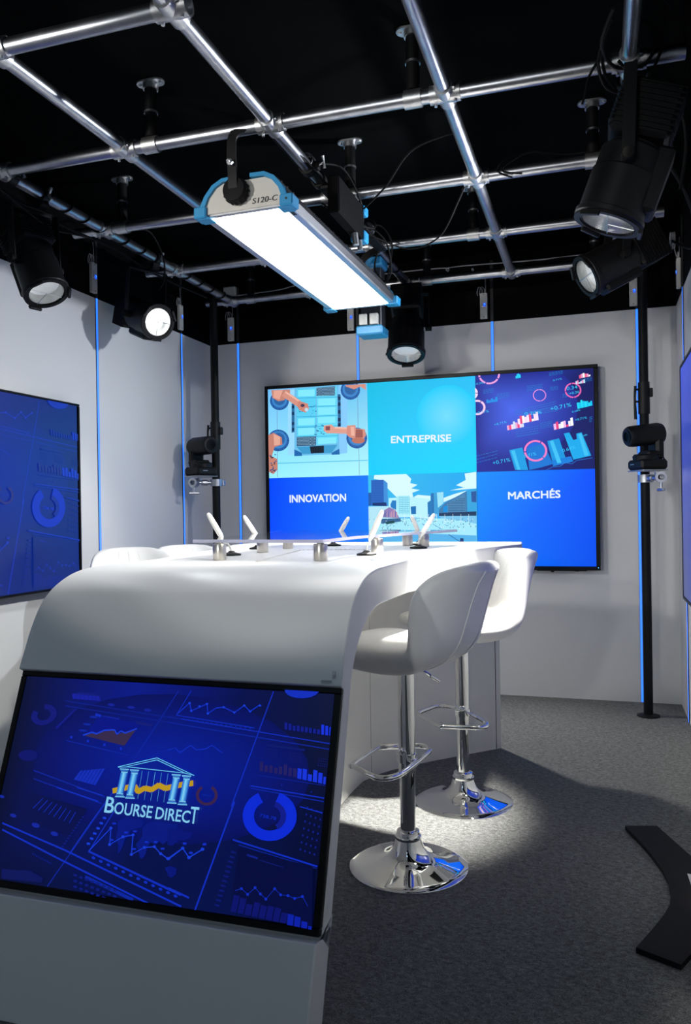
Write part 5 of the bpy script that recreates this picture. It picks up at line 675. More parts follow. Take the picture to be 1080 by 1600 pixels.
'459 -46 -462;:11 -468 6 -461 -7 -458 -15 -463 -11 -471 2 -473;:59 -480 54 -473 42 -470 33 -475 38 -482 51 -485;:107 -491 102 -484 90 -481 81 -486 86 -494 98 -496;:154 -503 150 -496 137 -493 129 -498 133 -505 146 -508;:201 -514 197 -507 184 '
'-504 176 -509 181 -516 193 -519;:248 -525 244 -518 231 -515 223 -520 227 -527 240 -530;0c1c80:-404 -486 -381 -490 -388 -501 -410 -497;:-366 -493 -343 -497 -349 -508 -372 -503;:-328 -499 -305 -503 -311 -514 -334 -510;:-290 -506 -268 -510 -27'
'4 -520 -296 -516;:-252 -512 -230 -516 -236 -527 -258 -523;:-215 -519 -193 -523 -199 -533 -221 -529;:-178 -525 -156 -529 -162 -540 -184 -536;:-141 -531 -119 -535 -125 -546 -147 -542;:-397 -515 -375 -519 -381 -530 -403 -526;:-359 -521 -337 -5'
'25 -343 -536 -365 -532;:-321 -528 -299 -532 -305 -542 -327 -538;:-283 -534 -261 -538 -267 -549 -289 -545;:-246 -540 -224 -544 -230 -555 -252 -551;:-208 -547 -187 -551 -193 -561 -214 -557;:-171 -553 -150 -557 -156 -567 -177 -564;:-135 -559 -'
'113 -563 -119 -574 -141 -570;:-390 -543 -368 -547 -374 -558 -396 -554;:-352 -550 -330 -554 -336 -564 -358 -560;:-314 -556 -292 -560 -298 -571 -320 -567;:-277 -562 -255 -566 -261 -577 -283 -573;:-239 -569 -217 -572 -222 -581 -235 -581 -245 -'
'579;:-202 -575 -180 -579 -182 -581 -206 -581;1030c8:718 581 718 581 725 567 741 554 765 545 795 540 826 540 858 544 885 552 906 564 919 577 920 581;0f1c90:745 368 762 367 758 404 741 405;:769 366 786 365 782 400 765 401;:793 365 810 364 807'
' 390 790 391;:817 364 834 363 831 392 814 393;:841 362 857 362 855 388 838 389;:865 361 881 360 879 388 862 389;:888 360 905 359 902 385 886 386;:912 359 928 358 926 382 910 383;:935 357 952 356 950 381 933 381;1534e8:959 356 975 355 971 40'
'7 954 408;:982 355 998 354 994 402 978 403;:1005 354 1010 353 1010 398 1002 398;0a1a70:653 272 877 263 877 274 654 284;141f70:660 259 657 262 653 261 653 257 658 256;:660 247 657 250 653 249 653 245 658 244;:659 235 656 238 652 236 653 232 '
'657 231;:659 223 656 226 652 224 652 220 657 219;:673 259 670 262 666 260 666 256 671 255;:673 246 670 249 665 248 666 244 670 243;:672 234 669 237 665 236 666 232 670 231;:672 222 669 225 665 223 665 219 670 219;:686 258 683 261 679 259 67'
'9 255 684 254;:685 246 682 249 678 247 679 243 683 242;:685 233 682 236 678 235 678 231 683 230;:685 221 682 224 677 223 678 219 683 218;:699 257 695 260 691 258 692 254 696 253;:698 245 695 248 691 246 691 242 696 241;:698 233 695 236 691 '
'234 691 230 696 229;:698 220 694 224 690 222 691 218 695 217;:711 256 708 259 704 258 705 254 709 253;:711 244 708 247 704 245 704 241 709 241;:711 232 708 235 703 233 704 229 708 228;:710 220 707 223 703 221 704 217 708 216;:724 255 721 25'
'8 717 257 717 253 722 252;:724 243 721 246 716 245 717 241 721 240;:723 231 720 234 716 233 717 229 721 228;:723 219 720 222 716 220 716 216 721 216;:802 247 799 250 795 249 796 245 800 244;:802 235 799 238 795 237 795 233 800 232;:801 223 '
'798 226 794 225 795 221 799 220;:801 211 798 214 794 213 794 209 799 208;:815 247 812 250 808 248 808 244 813 243;:814 235 811 238 807 236 808 232 812 231;:814 223 811 226 807 224 807 220 812 219;:814 211 811 214 806 212 807 208 811 207;:82'
'7 246 824 249 820 247 821 243 825 242;:827 234 824 237 820 235 820 231 825 230;:826 222 823 225 819 223 820 219 824 218;:826 210 823 213 819 211 819 207 824 206;:840 245 837 248 833 247 833 243 838 242;:839 233 836 236 832 234 833 231 837 2'
'30;:839 221 836 224 832 222 832 218 837 218;:839 209 836 212 831 210 832 207 836 206;:852 244 849 247 845 246 846 242 850 241;:852 232 849 235 845 234 845 230 850 229;:851 220 848 223 844 222 845 218 849 217;:851 208 848 211 844 210 844 206'
' 849 205;:865 244 862 247 858 245 858 241 863 240;:864 232 861 235 857 233 858 229 862 228;:864 220 861 223 857 221 857 217 862 216;:863 208 860 211 856 209 857 205 861 204;:965 232 962 235 958 234 959 230 963 229;:965 221 962 224 958 222 9'
'58 218 962 217;:964 209 961 212 957 210 958 206 962 205;:964 197 961 200 957 198 957 194 961 193;:978 232 975 235 971 233 971 229 975 228;:977 220 974 223 970 221 970 217 975 216;:976 208 973 211 969 209 970 205 974 205;:976 196 973 199 969'
' 198 969 194 974 193;:990 231 987 234 983 232 983 228 988 228;:989 219 986 222 982 220 983 217 987 216;:989 207 986 210 982 209 982 205 986 204;:988 195 985 198 981 197 981 193 986 192;:1002 230 999 233 995 232 995 228 1000 227;:1001 218 99'
'8 221 994 220 995 216 999 215;:1001 206 998 209 994 208 994 204 999 203;:1000 195 997 198 993 196 994 192 998 191;:1010 232 1007 231 1008 227 1010 226;:1010 220 1007 219 1007 215 1010 214;:1010 209 1006 207 1006 203 1010 203;:1010 196 1009 '
'197 1005 195 1006 191 1010 191;241f68:628 142 649 140 646 188 625 190;:656 140 678 138 675 172 654 174;:685 138 706 136 703 174 682 175;:713 136 734 134 732 165 711 167;:741 134 762 133 759 173 738 175;:768 132 789 131 786 185 765 186;:796 '
'130 817 129 815 171 794 172;:824 128 844 127 842 170 821 172;1838e8:849 122 873 119 870 171 846 174;:879 119 903 116 900 171 876 174;:909 116 932 113 931 147 907 149;:938 113 962 110 959 170 936 173;:968 110 991 107 989 159 966 161;:997 106'
' 1010 105 1010 141 996 143;0a2090:616 117 1010 97 1010 101 617 122;1030c8:585 59 1010 34 1010 40 586 65;0c28a8:592 47 1010 17 1010 22 593 52;:771 82 768 85 762 83 763 78 769 77;:941 61 938 65 933 63 933 58 938 57;0a2ce0:637 29 620 19 661 -2'
'2 671 -16;:620 19 605 8 652 -29 661 -22;:605 8 591 -5 645 -36 652 -29;:591 -5 580 -20 638 -44 645 -36;:580 -20 572 -35 633 -53 638 -44;:572 -35 566 -51 630 -63 633 -53;:566 -51 563 -68 628 -72 630 -63;:563 -68 562 -85 628 -82 628 -72;:562 -'
'85 565 -101 629 -92 628 -82;:565 -101 570 -117 632 -101 629 -92;:570 -117 578 -133 636 -110 632 -101;:578 -133 588 -147 642 -118 636 -110;:588 -147 600 -160 649 -126 642 -118;:600 -160 615 -172 658 -133 649 -126;:615 -172 631 -181 667 -138 '
'658 -133;:631 -181 649 -189 678 -143 667 -138;:649 -189 668 -195 689 -147 678 -143;:668 -195 688 -199 700 -149 689 -147;:688 -199 708 -201 712 -150 700 -149;:708 -201 728 -201 724 -150 712 -150;:728 -201 748 -198 736 -148 724 -150;:748 -198'
' 768 -194 747 -146 736 -148;:768 -194 786 -187 758 -142 747 -146;:786 -187 804 -178 768 -137 758 -142;:804 -178 819 -168 777 -131 768 -137;:819 -168 833 -156 786 -124 777 -131;:833 -156 845 -143 793 -116 786 -124;:845 -143 855 -129 798 -108'
' 793 -116;:855 -129 863 -113 803 -99 798 -108;:863 -113 868 -98 806 -90 803 -99;:868 -98 870 -81 807 -80 806 -90;:870 -81 869 -65 807 -70 807 -80;:869 -65 866 -49 805 -61 807 -70;:866 -49 861 -33 801 -52 805 -61;:861 -33 852 -18 796 -43 801'
' -52;:852 -18 842 -4 790 -35 796 -43;:842 -4 834 4 786 -30 790 -35;:834 4 825 11 780 -26 786 -30;:825 11 816 18 775 -22 780 -26;:816 18 806 24 769 -18 775 -22;:806 24 795 30 763 -15 769 -18;:795 30 784 35 756 -12 763 -15;:784 35 772 39 749 '
'-10 756 -12;:772 39 760 42 742 -8 749 -10;101c90:773 -139 783 -132 761 -114 754 -118;:783 -132 792 -124 767 -108 761 -114;:792 -124 799 -115 771 -103 767 -108;:799 -115 805 -106 775 -96 771 -103;:805 -106 809 -96 778 -90 775 -96;:809 -96 81'
'1 -85 779 -83 778 -90;:811 -85 811 -75 780 -76 779 -83;:811 -75 810 -64 779 -69 780 -76;:810 -64 807 -54 777 -62 779 -69;:807 -54 802 -44 774 -56 777 -62;:802 -44 796 -35 769 -50 774 -56;:796 -35 788 -27 764 -44 769 -50;:788 -27 778 -19 758'
' -39 764 -44;:778 -19 768 -13 751 -35 758 -39;:768 -13 756 -8 743 -32 751 -35;:756 -8 744 -5 735 -30 743 -32;T;10208c:930 -17 925 -11 919 -14 920 -22 927 -24;:956 -23 952 -17 946 -20 947 -28 953 -29;:983 -29 978 -23 972 -26 973 -33 979 -35;'
':1009 -34 1004 -28 999 -31 999 -39 1006 -41;:927 -52 923 -46 917 -49 918 -56 924 -58;:954 -57 949 -52 943 -54 944 -62 951 -64;:980 -63 975 -57 970 -60 970 -68 977 -69;:1006 -68 1002 -63 996 -66 997 -73 1003 -75;:925 -86 920 -80 914 -83 915 '
'-91 922 -92;:951 -92 947 -86 941 -89 942 -96 948 -98;:977 -97 973 -91 967 -94 968 -102 974 -103;:1003 -102 999 -97 993 -100 994 -107 1000 -109;:922 -120 918 -114 912 -117 913 -125 919 -127;:948 -126 944 -120 938 -123 939 -130 945 -132;:975 '
'-131 970 -125 964 -128 965 -136 972 -137;:1001 -136 996 -131 991 -134 991 -141 998 -143;:920 -154 915 -148 909 -151 910 -159 917 -160;:946 -159 941 -154 936 -157 936 -164 943 -166;:972 -165 968 -159 962 -162 963 -169 969 -171;:998 -170 994 '
'-164 988 -167 989 -175 995 -176;:917 -188 913 -182 907 -185 908 -193 914 -194;:943 -193 939 -187 933 -190 934 -198 940 -199;:969 -198 965 -193 959 -196 960 -203 966 -205;:995 -203 991 -198 985 -201 986 -208 992 -210;:915 -221 910 -216 904 -'
'219 905 -226 912 -228;:941 -227 936 -221 931 -224 931 -231 938 -233;:967 -232 962 -226 957 -229 957 -236 964 -238;:993 -237 988 -231 983 -234 983 -241 990 -243;1030c8:524 -219 1009 -296 1010 -289 1010 -288 525 -211;0c28a8:561 -239 1006 -303'
' 1006 -300 562 -235;1030c8:882 -19 1010 -39 1010 -33 883 -14;0c1a78:523 -278 553 -281 553 -273 524 -269;:518 -302 547 -305 548 -297 519 -293;:513 -326 542 -329 543 -321 514 -317;:508 -350 538 -353 538 -344 509 -341;:503 -373 533 -377 533 -3'
'68 504 -365;:498 -397 528 -400 528 -392 499 -389;:493 -421 523 -424 523 -415 494 -412;:489 -444 518 -447 519 -439 489 -436;:484 -468 513 -471 514 -462 485 -459;:479 -491 508 -494 509 -486 480 -483;:474 -515 503 -517 504 -509 475 -506;:469 -'
'538 498 -541 499 -532 470 -530;040a40:564 -253 987 -294 1010 -573 562 -554;0a2090:615 -284 678 -294 679 -284 616 -275;0a1868:693 -300 826 -319 827 -314 694 -294;0c28a8:576 -457 610 -444 608 -440 574 -453;:608 -443 646 -466 648 -463 610 -440'
';:648 -466 685 -430 682 -427 646 -463;:683 -430 716 -455 718 -452 685 -427;:716 -455 749 -475 751 -472 718 -452;:752 -475 793 -422 790 -420 749 -473;:791 -422 827 -446 829 -443 793 -419;:828 -446 868 -445 868 -442 828 -443;:867 -445 904 -45'
'4 905 -450 868 -442;:905 -454 946 -440 945 -436 904 -450;:944 -439 978 -480 981 -478 947 -437;1030c8:617 -441 614 -436 608 -435 602 -438 601 -443 604 -447 610 -449 616 -446;:655 -464 652 -459 646 -458 640 -460 639 -466 642 -470 648 -471 654'
' -469;:692 -427 689 -423 683 -421 677 -424 676 -429 679 -434 685 -435 690 -432;:725 -453 722 -448 716 -447 711 -450 709 -455 712 -459 718 -461 724 -458;:758 -473 755 -468 749 -467 744 -470 742 -475 745 -479 751 -481 757 -478;:800 -420 797 -'
'415 791 -414 786 -417 784 -422 787 -426 793 -428 798 -425;:836 -443 833 -439 827 -438 822 -440 820 -445 823 -450 829 -451 834 -449;:876 -442 873 -438 867 -437 861 -439 860 -444 863 -449 869 -450 874 -448;:913 -451 910 -446 904 -445 899 -448'
' 897 -453 900 -457 906 -459 911 -456;:953 -437 950 -432 945 -431 939 -434 937 -439 940 -443 946 -445 952 -442;0c1470:562 -554 596 -556 605 -477 571 -475;:602 -556 636 -558 644 -486 610 -484;:642 -559 676 -560 682 -509 648 -507;:682 -561 715'
' -563 723 -496 690 -494;:721 -563 754 -565 762 -506 728 -504;:760 -565 793 -567 801 -503 768 -501;:799 -567 832 -569 840 -507 807 -505;:838 -569 871 -571 877 -525 844 -523;0c22b0:879 -575 911 -576 911 -527 878 -525;:916 -576 948 -578 948 -5'
'33 916 -531;:954 -578 986 -579 986 -550 954 -548;:991 -580 1010 -581 1010 -566 991 -565;3c2450:298 35 287 27 301 17 309 23;:287 27 279 17 296 10 301 17;:279 17 274 7 292 3 296 10;:274 7 272 -5 290 -6 292 3;:272 -5 273 -16 291 -14 290 -6;:27'
'3 -16 277 -28 294 -22 291 -14;:277 -28 284 -38 299 -30 294 -22;:284 -38 294 -47 306 -36 299 -30;:294 -47 306 -54 314 -41 306 -36;:306 -54 319 -59 324 -45 314 -41;:319 -59 333 -61 334 -47 324 -45;:333 -61 347 -61 345 -47 334 -47;:347 -61 361'
' -58 355 -45 345 -47;:361 -58 374 -54 364 -41 355 -45;:374 -54 385 -47 372 -36 364 -41;:385 -47 394 -38 379 -30 372 -36;:394 -38 400 -27 383 -22 379 -30;:400 -27 404 -16 386 -14 383 -22;:404 -16 404 -5 386 -6 386 -14;:404 -5 401 7 384 3 386'
' -6;:401 7 396 17 380 10 384 3;:396 17 387 27 374 17 380 10;:387 27 376 35 366 23 374 17;:376 35 364 41 357 27 366 23;T;0a1c90:-244 93 -2 161 245 86 173 86 -231 89;062098:-178 98 0 151 187 94;6cd0ff:-243 91 -2 159 -3 163 -244 95;:-3 159 245'
' 85 246 88 -2 163;:-186 97 0 148 -1 152 -187 100;:-1 148 186 92 187 96 0 152;:-243 89 -178 96 -178 100 -243 93;:-178 96 187 92 187 96 -178 100;:186 92 245 85 246 88 187 96;58b8e8:-84 84 -83 -65 -81 -65 -82 84;:-42 84 -41 -66 -39 -66 -40 84;'
':-1 84 0 -67 2 -67 2 84;:40 84 41 -68 43 -68 42 84;:81 84 82 -69 84 -68 83 84;c8a020:-246 -52 -148 -23 -156 5 -255 -25;:-148 -23 -112 -13 -119 15 -156 5;:-126 -10 -97 -39 -76 -18 -105 11;:-79 -41 -42 -17 -57 7 -94 -16;:-51 -19 -6 -25 -3 4 -'
'48 9;:4 -22 44 6 27 30 -13 1;:31 4 76 -10 85 18 39 32;:84 -10 123 2 115 30 76 18;:123 2 186 20 179 48 115 30;:185 19 249 32 244 61 180 48;:-141 -8 -144 -2 -151 2 -158 1 -163 -3 -163 -10 -160 -16 -153 -19 -146 -19 -142 -14;:-104 2 -108 8 -11'
'4 11 -121 10 -126 6 -127 0 -123 -6 -117 -10 -110 -9 -105 -5;:-76 -28 -79 -22 -85 -18 -92 -19 -97 -23 -98 -30 -95 -36 -88 -39 -81 -38 -76 -34;:-38 -4 -42 2 -48 5 -55 5 -60 0 -61 -6 -57 -12 -51 -15 -44 -15 -39 -10;:7 -10 3 -4 -3 0 -10 -1 -15 '
'-5 -16 -12 -12 -18 -6 -21 1 -20 6 -16;:46 19 43 25 37 28 30 28 25 23 24 17 27 11 34 8 40 8 45 13;:91 5 88 11 82 15 75 14 70 10 69 3 73 -3 79 -6 86 -5 90 -1;:130 17 127 23 121 26 114 25 109 21 108 15 111 9 118 6 124 6 129 10;:193 35 190 41 1'
'84 44 177 43 173 39 172 33 175 27 181 23 188 24 192 28;2c74d8:-218 64 -210 64 -216 -47 -223 -48;58b4f8:-210 64 -202 65 -208 -46 -216 -47;8cdcff:-202 65 -194 66 -200 -45 -208 -46;6cc4fc:-194 66 -187 66 -192 -45 -200 -45;4898ec:-187 66 -179 6'
'7 -185 -44 -192 -45;2058c0:-179 67 -171 68 -177 -43 -185 -44;7cd0fc:-229 86 -170 88 -169 82 -227 80;3c80d8:-222 78 -173 80 -172 73 -221 72;7cd0fc:-217 70 -175 71 -174 65 -215 64;:-222 -46 -179 -45 -178 -51 -221 -52;3c80d8:-225 -55 -173 -53 '
'-172 -59 -224 -61;7cd0fc:-228 -63 -167 -60 -165 -66 -227 -69;2c74d8:-152 64 -144 65 -150 -47 -158 -48;58b4f8:-144 65 -136 65 -142 -47 -150 -47;8cdcff:-136 65 -129 66 -135 -46 -142 -47;6cc4fc:-129 66 -121 66 -127 -45 -135 -46;4898ec:-121 66 '
'-113 67 -119 -45 -127 -45;2058c0:-113 67 -105 68 -112 -44 -119 -45;7cd0fc:-163 86 -104 88 -103 82 -161 80;3c80d8:-156 78 -107 80 -106 73 -155 72;7cd0fc:-151 70 -109 71 -108 65 -150 64;:-156 -47 -114 -45 -113 -52 -155 -53;3c80d8:-159 -56 -10'
'8 -54 -106 -60 -158 -62;7cd0fc:-162 -64 -102 -61 -100 -67 -161 -70;2c74d8:117 61 124 61 117 -50 109 -51;58b4f8:124 61 132 62 124 -50 117 -50;8cdcff:132 62 139 63 132 -49 124 -50;6cc4fc:139 63 147 63 139 -48 132 -49;4898ec:147 63 154 64 146 '
'-48 139 -48;2058c0:154 64 162 64 154 -47 146 -48;7cd0fc:107 83 163 85 164 78 108 76;3c80d8:113 75 160 76 161 70 114 69;7cd0fc:118 67 158 68 159 62 119 61;:111 -50 152 -48 153 -54 112 -56;3c80d8:108 -59 158 -57 159 -63 109 -65;7cd0fc:105 -66'
' 163 -63 164 -69 106 -72;2c74d8:182 60 189 60 183 -52 176 -52;58b4f8:189 60 196 61 191 -51 183 -52;8cdcff:196 61 204 62 198 -50 191 -51;6cc4fc:204 62 211 62 205 -50 198 -50;4898ec:211 62 219 63 213 -49 205 -50;2058c0:219 63 226 64 220 -48 2'
'13 -49;7cd0fc:172 82 227 84 229 78 173 75;3c80d8:178 74 225 75 226 69 179 68;7cd0fc:183 66 222 67 223 61 184 60;:177 -51 218 -50 219 -56 178 -57;3c80d8:174 -60 224 -58 225 -64 175 -66;7cd0fc:171 -68 229 -65 230 -71 172 -74;T;T;T;T')
DASH_TEXT=[[500, '738.78', [330.0, -44.0, 378.1, -48.4, 8.2], '1030d0', 0.0], [604, '68.44', [156.9, -6.1, 180.8, -7.4, 4.2], '1030b0', 0.0], [686, 'B', [-140.3, -77.5, -112.4, -78.0, 40.9], '8cd8ff', 0.03], [687, 'OURSE', [-109.3, -78.0, 10.9, -78.3, 30.2], '8cd8ff', 0.03], [688, 'DIREC', [23.2, -78.6, 128.3, -79.3, 29.6], '8cd8ff', 0.03], [689, 'T', [128.4, -79.9, 152.5, -79.7, 41.7], '8cd8ff', 0.02]]
DASH_LOGO=605
# ------------------------------------------------------------------ dimensions
YB, XL, XR, HW, HC, YF = 5.149, -2.643, .464, 2.396, 2.84, -2.6
# ------------------------------------------------------------------ room
struct('floor', MB().box(((XL+XR)/2, (YB+YF)/2, -.05), (XR-XL+.4, YB-YF+.4, .1)), CARPET)
struct('ceiling', MB().box(((XL+XR)/2, (YB+YF)/2, HC+.05), (XR-XL+.4, YB-YF+.4, .1)), CEILM)
wb = struct('wall_back', MB().box(((XL+XR)/2, YB+.05, HW/2), (XR-XL, .1, HW)), W_WALL)
wl = struct('wall_left', MB().box((XL-.05, (YB+YF)/2, HW/2), (.1, YB-YF+.2, HW)), W_WALL)
wr = struct('wall_right', MB().box((XR+.05, (YB+YF)/2, HW/2), (.1, YB-YF+.2, HW)), W_WALL)
wf = struct('wall_front', MB().box(((XL+XR)/2, YF-.05, HW/2), (XR-XL, .1, HW)), W_WALL)
hh = HC-HW
struct('trim_1', MB().box(((XL+XR)/2, YB+.052, HW+hh/2), (XR-XL, .1, hh)), BLACKP)
struct('trim_2', MB().box((XL-.052, (YB+YF)/2, HW+hh/2), (.1, YB-YF+.2, hh)), BLACKP)
struct('trim_3', MB().box((XR+.052, (YB+YF)/2, HW+hh/2), (.1, YB-YF+.2, hh)), BLACKP)
struct('trim_4', MB().box(((XL+XR)/2, YF-.052, HW+hh/2), (XR-XL, .1, hh)), BLACKP)

# ------------------------------------------------------------------ LED strips and their controllers
def led_strip(p, n, t, label, z0=.004, z1=HW):
    """p on the wall, n normal into the room, t along the wall"""
    p = Vector(p); n = Vector(n); t = Vector(t)
    R = thing('led_strip', label, 'light strip', p, group='blue light strips on the walls')
    M = Matrix((t, n, Vector((0, 0, 1)))).transposed().to_4x4(); M.translation = p
    hz = (z1-z0)/2
    obj('lit_diffuser', MB().box((0, .0035, z0+hz), (.016, .006, hz*2), M, .002), LEDB, R)
    obj('rail', MB().box((-.0088, .0025, z0+hz), (.0012, .005, hz*2), M).box((.0088, .0025, z0+hz), (.0012, .005, hz*2), M).box((0, .004, (HW+2.79)/2), (.02, .007, 2.79-HW), M, .001), LEDOFF, R)
def controller(p, n, t, label):
    p = Vector(p); n = Vector(n); t = Vector(t)
    M = Matrix((t, n, Vector((0, 0, 1)))).transposed().to_4x4(); M.translation = p
    R = thing('led_controller', label, 'controller', p, group='light strip controllers on the black band')
    obj('casing', MB().box((0, .014, 0), (.046, .022, .165), M, .003), GREYP, R)
    d = obj('display', MB().box((.006, .026, .006), (.014, .003, .02), M), DISPB, R)
    obj('digit', MB().tube([M @ Vector(q) for q in [(.002, .0282, .011), (.006, .0282, .014), (.010, .0282, .010), (.006, .0282, .005), (.006, .0282, .001)]], .0011, 6), DISPW, d)
    b = MB()
    for i in range(4): b.cyl(M @ Vector((-.014, .024, .03-.013*i)), M @ Vector((-.014, .027, .03-.013*i)), .002, n=8)
    for z in (.072, -.072): b.cyl(M @ Vector((0, .024, z)), M @ Vector((0, .0265, z)), .003, n=8)
    pieces('button', b, PRINT, R)
    b = MB()
    for dx in (-.012, .004):
        b.tube([M @ Vector(q) for q in [(dx, .012, .08), (dx+.002, .014, .105), (dx-.018, .014, .125), (dx-.03, .012, .095), (dx-.028, .012, .07)]], .0022, 6, sub=5)
    b.tube([M @ Vector(q) for q in [(.01, .012, .08), (.012, .01, .12), (.01, .008, .2)]], .0022, 6, sub=5)
    pieces('lead', b, WCAB, R)
X = Vector((1, 0, 0)); Y = Vector((0, 1, 0)); Z = Vector((0, 0, 1))
for x, l in ((-2.421, 'blue light strip on the back wall between the corner pole and the big screen'),
             (-1.534, 'blue light strip rising above the robot picture of the back screen'),
             (-.631, 'blue light strip rising above the chart picture of the back screen'),
             (.243, 'blue light strip running down just left of the right-hand black pole')):
    led_strip((x, YB, 0), -Y, X, l)
for y, l in ((3.786, 'blue light strip on the left wall beside the left screen'), (4.728, 'blue light strip on the left wall nearest the back corner')):
    led_strip((XL, y, 0), X, Y, l)
led_strip((XR, 4.72, 0), -X, Y, 'blue light strip on the right wall behind the right screen edge')
for x, l in ((-2.470, 'grey controller with blue display hanging above the strip left of the big screen'),
             (-1.577, 'grey controller with blue display partly behind the far end of the softlight'),
             (-.681, 'grey controller with blue display hanging alone above the middle of the back screen'),
             (.223, 'grey controller with blue display at the top of the right-hand black pole')):
    controller((x, YB, 2.497), -Y, X, l)
for y, l in ((3.745, 'grey controller on the left wall between the two left lamps'), (4.70, 'grey controller behind the lit lamp on the left wall')):
    controller((XL, y, 2.497), X, Y, l)
controller((XR, 4.82, 2.50), -X, -Y, 'grey controller at the top of the right wall under a coiled cable')
# junction box and thin cable on the back band
t = thing('junction_box', 'small grey junction box on the back band by the last cross pipe', 'junction box', (-2.47, YB, 2.75))
obj('box', MB().box((-2.47, YB-.02, 2.76), (.09, .036, .075), b=.004), GREYP, t)
obj('lid', MB().box((-2.47, YB-.041, 2.76), (.075, .006, .06), b=.002), GREYP, t)
b = MB().tube([(-2.42, YB-.006, 2.735), (-2.1, YB-.006, 2.745), (-1.93, YB-.006, 2.765), (-1.4, YB-.006, 2.775), (-.95, YB-.006, 2.772), (-.91, YB-.006, 2.745), (-.87, YB-.006, 2.772), (-.3, YB-.006, 2.758), (.2, YB-.006, 2.77)], .004, 8, sub=6)
for x in (-1.9, -1.2, -.75, -.1): b.cyl((x, YB-.001, 2.74), (x, YB-.016, 2.74), .008, n=10)
tag(obj('wall_cable', b, WCAB), 'thin grey cable clipped along the black band of the back wall', 'cable')

# ------------------------------------------------------------------ screens
def flat_tv(name, label, M, w, h, depth, bz, art, m, extra=None):
    """M: local x right, y up, z towards the viewer, origin at the centre of the glass"""
    R = thing(name, label, 'screen', M=M)
    MZ = Matrix()
    def P(mb): # local coordinates
        return mb
    fr = MB()
    W, H = w/2, h/2
    fr.box((0, H-bz/2, -depth/2+.003), (w, bz, depth), M, .003).box((0, -H+bz/2, -depth/2+.003), (w, bz, depth), M, .003)
    fr.box((-W+bz/2, 0, -depth/2+.003), (bz, h-2*bz, depth), M, .002).box((W-bz/2, 0, -depth/2+.003), (bz, h-2*bz, depth), M, .002)
    obj('bezel', fr, BEZ, R)
    obj('back_housing', MB().box((0, 0, -depth/2-.004), (w-2*bz-.002, h-2*bz-.002, depth-.006), M), BLK, R)
    art_obj('display', art, M @ Matrix.Translation((0, 0, .0)), m, R)
    return R
def mount(R, M, w, h, d0, d1):
    obj('wall_mount', MB().box((0, 0, -(d0+d1)/2), (w, h, d1-d0), M, .004), BLKM, R)
# big screen, back wall
MBk = Matrix(((1, 0, 0, -1.089), (0, 0, -1, 5.068), (0, 1, 0, 1.4365), (0, 0, 0, 1)))
R = flat_tv('wall_screen', 'large wall screen showing six tiles reading ENTREPRISE, INNOVATION and MARCHÉS', MBk, 2.2, 1.258, .045, .0245, draw(BACK_ART, BACK_TEXT), SCR_BACK)
mount(R, MBk, .9, .5, .042, .0795)
obj('power_led', MB().cyl(MBk @ Vector((1.087, -.612, .003)), MBk @ Vector((1.087, -.612, .0048)), .003, n=10), DISPW, R)
pieces('sensor', MB().box((.815, -.634, -.012), (.02, .016, .014), MBk, .003).box((.96, -.632, -.015), (.03, .008, .014), MBk, .002).box((0.87, -.631, -.02), (.3, .006, .02), MBk, .002), BLK, R)
# left dashboard: the desk monitor picture, its colours veiled with painted blue haze
dash_bg = draw(DASH_ART, DASH_TEXT, .940/.581*.985, DASH_LOGO, haze=.6)
MLf = Matrix(((0, 0, 1, XL+.075), (1, 0, 0, 3.52-.828), (0, 1, 0, 1.296), (0, 0, 0, 1)))
R = flat_tv('wall_screen', 'blue dashboard screen on the left wall, cut by the frame', MLf, 1.656, .948, .045, .012, dash_bg, SCR_LEFT)
mount(R, MLf, .7, .4, .042, .0735)
MRt = Matrix(((0, 0, -1, XR-.062), (-1, 0, 0, 4.30-1.02), (0, 1, 0, 1.311), (0, 0, 0, 1)))
g0, g1, g2, g3 = '5a6288', '4a50a8', '2c44c0', '3450c8'
edge = ([(-1.0, -.565, 1e-5), (-.2, -.565, 1e-5), (-.2, .565, 1e-5), (-1.0, .565, 1e-5), (1.0, -.565, 1e-5), (1.0, .565, 1e-5)], [(0, 1, 2, 3), (1, 4, 5, 2)],  # blue gradient with a greyed lower corner, reflection painted into the picture
        [[lin('4a5078'), lin('1838a0'), lin('1838b0'), lin('2c44c0')], [lin('1838a0'), lin('10309c'), lin('1438b0'), lin('1838b0')]])
R = flat_tv('wall_screen', 'blue screen on the right wall of which only the edge shows', MRt, 2.04, 1.168, .05, .014, edge, SCR_LEFT)
mount(R, MRt, .7, .4, .047, .060)

# ------------------------------------------------------------------ desk
CX = -1.0754; TZ = 1.0278
st = [  # outer (y,z), inner (y,z), half width
 ((1.5311, 0), (1.6433, 0), .4737), ((1.6272, .2465), (1.7331, .2385), .4737), ((1.6676, .2322), (1.7385, .2519), .4737), ((1.8571, .753), (1.9109, .7396), .4737),
 ((1.8319, .7669), (1.9163, .7611), .4737)]
so = [(1.8319, .7669), (1.8553, .815), (1.8786, .8635), (1.9083, .912), (1.9397, .9479), (1.9828, .9793), (2.0474, 1.0063), (2.1103, 1.0206), (2.1911, TZ)]
si = [(1.9163, .7611), (1.9325, .788), (1.9576, .8204), (1.9918, .8536), (2.0313, .8787), (2.0816, .9021), (2.1354, .9172), (2.2019, .9233), (2.2989, .9235)]
o2 = smooth([Vector(q) for q in so], 3); i2 = smooth([Vector(q) for q in si], 3)
for a, b_ in list(zip(o2, i2))[1:]: st.append((tuple(a), tuple(b_), .4737))
ks = [Vector((2.5683, .4737)), Vector((2.8251, .5244)), Vector((3.1322, .5729)), Vector((3.4474, .643)), Vector((3.6818, .7094))]
for v in [Vector((2.4246, .4737))]+smooth(ks, 4): st.append(((v.x, TZ), (v.x, .922-(v.x-2.42)*.010), v.y))
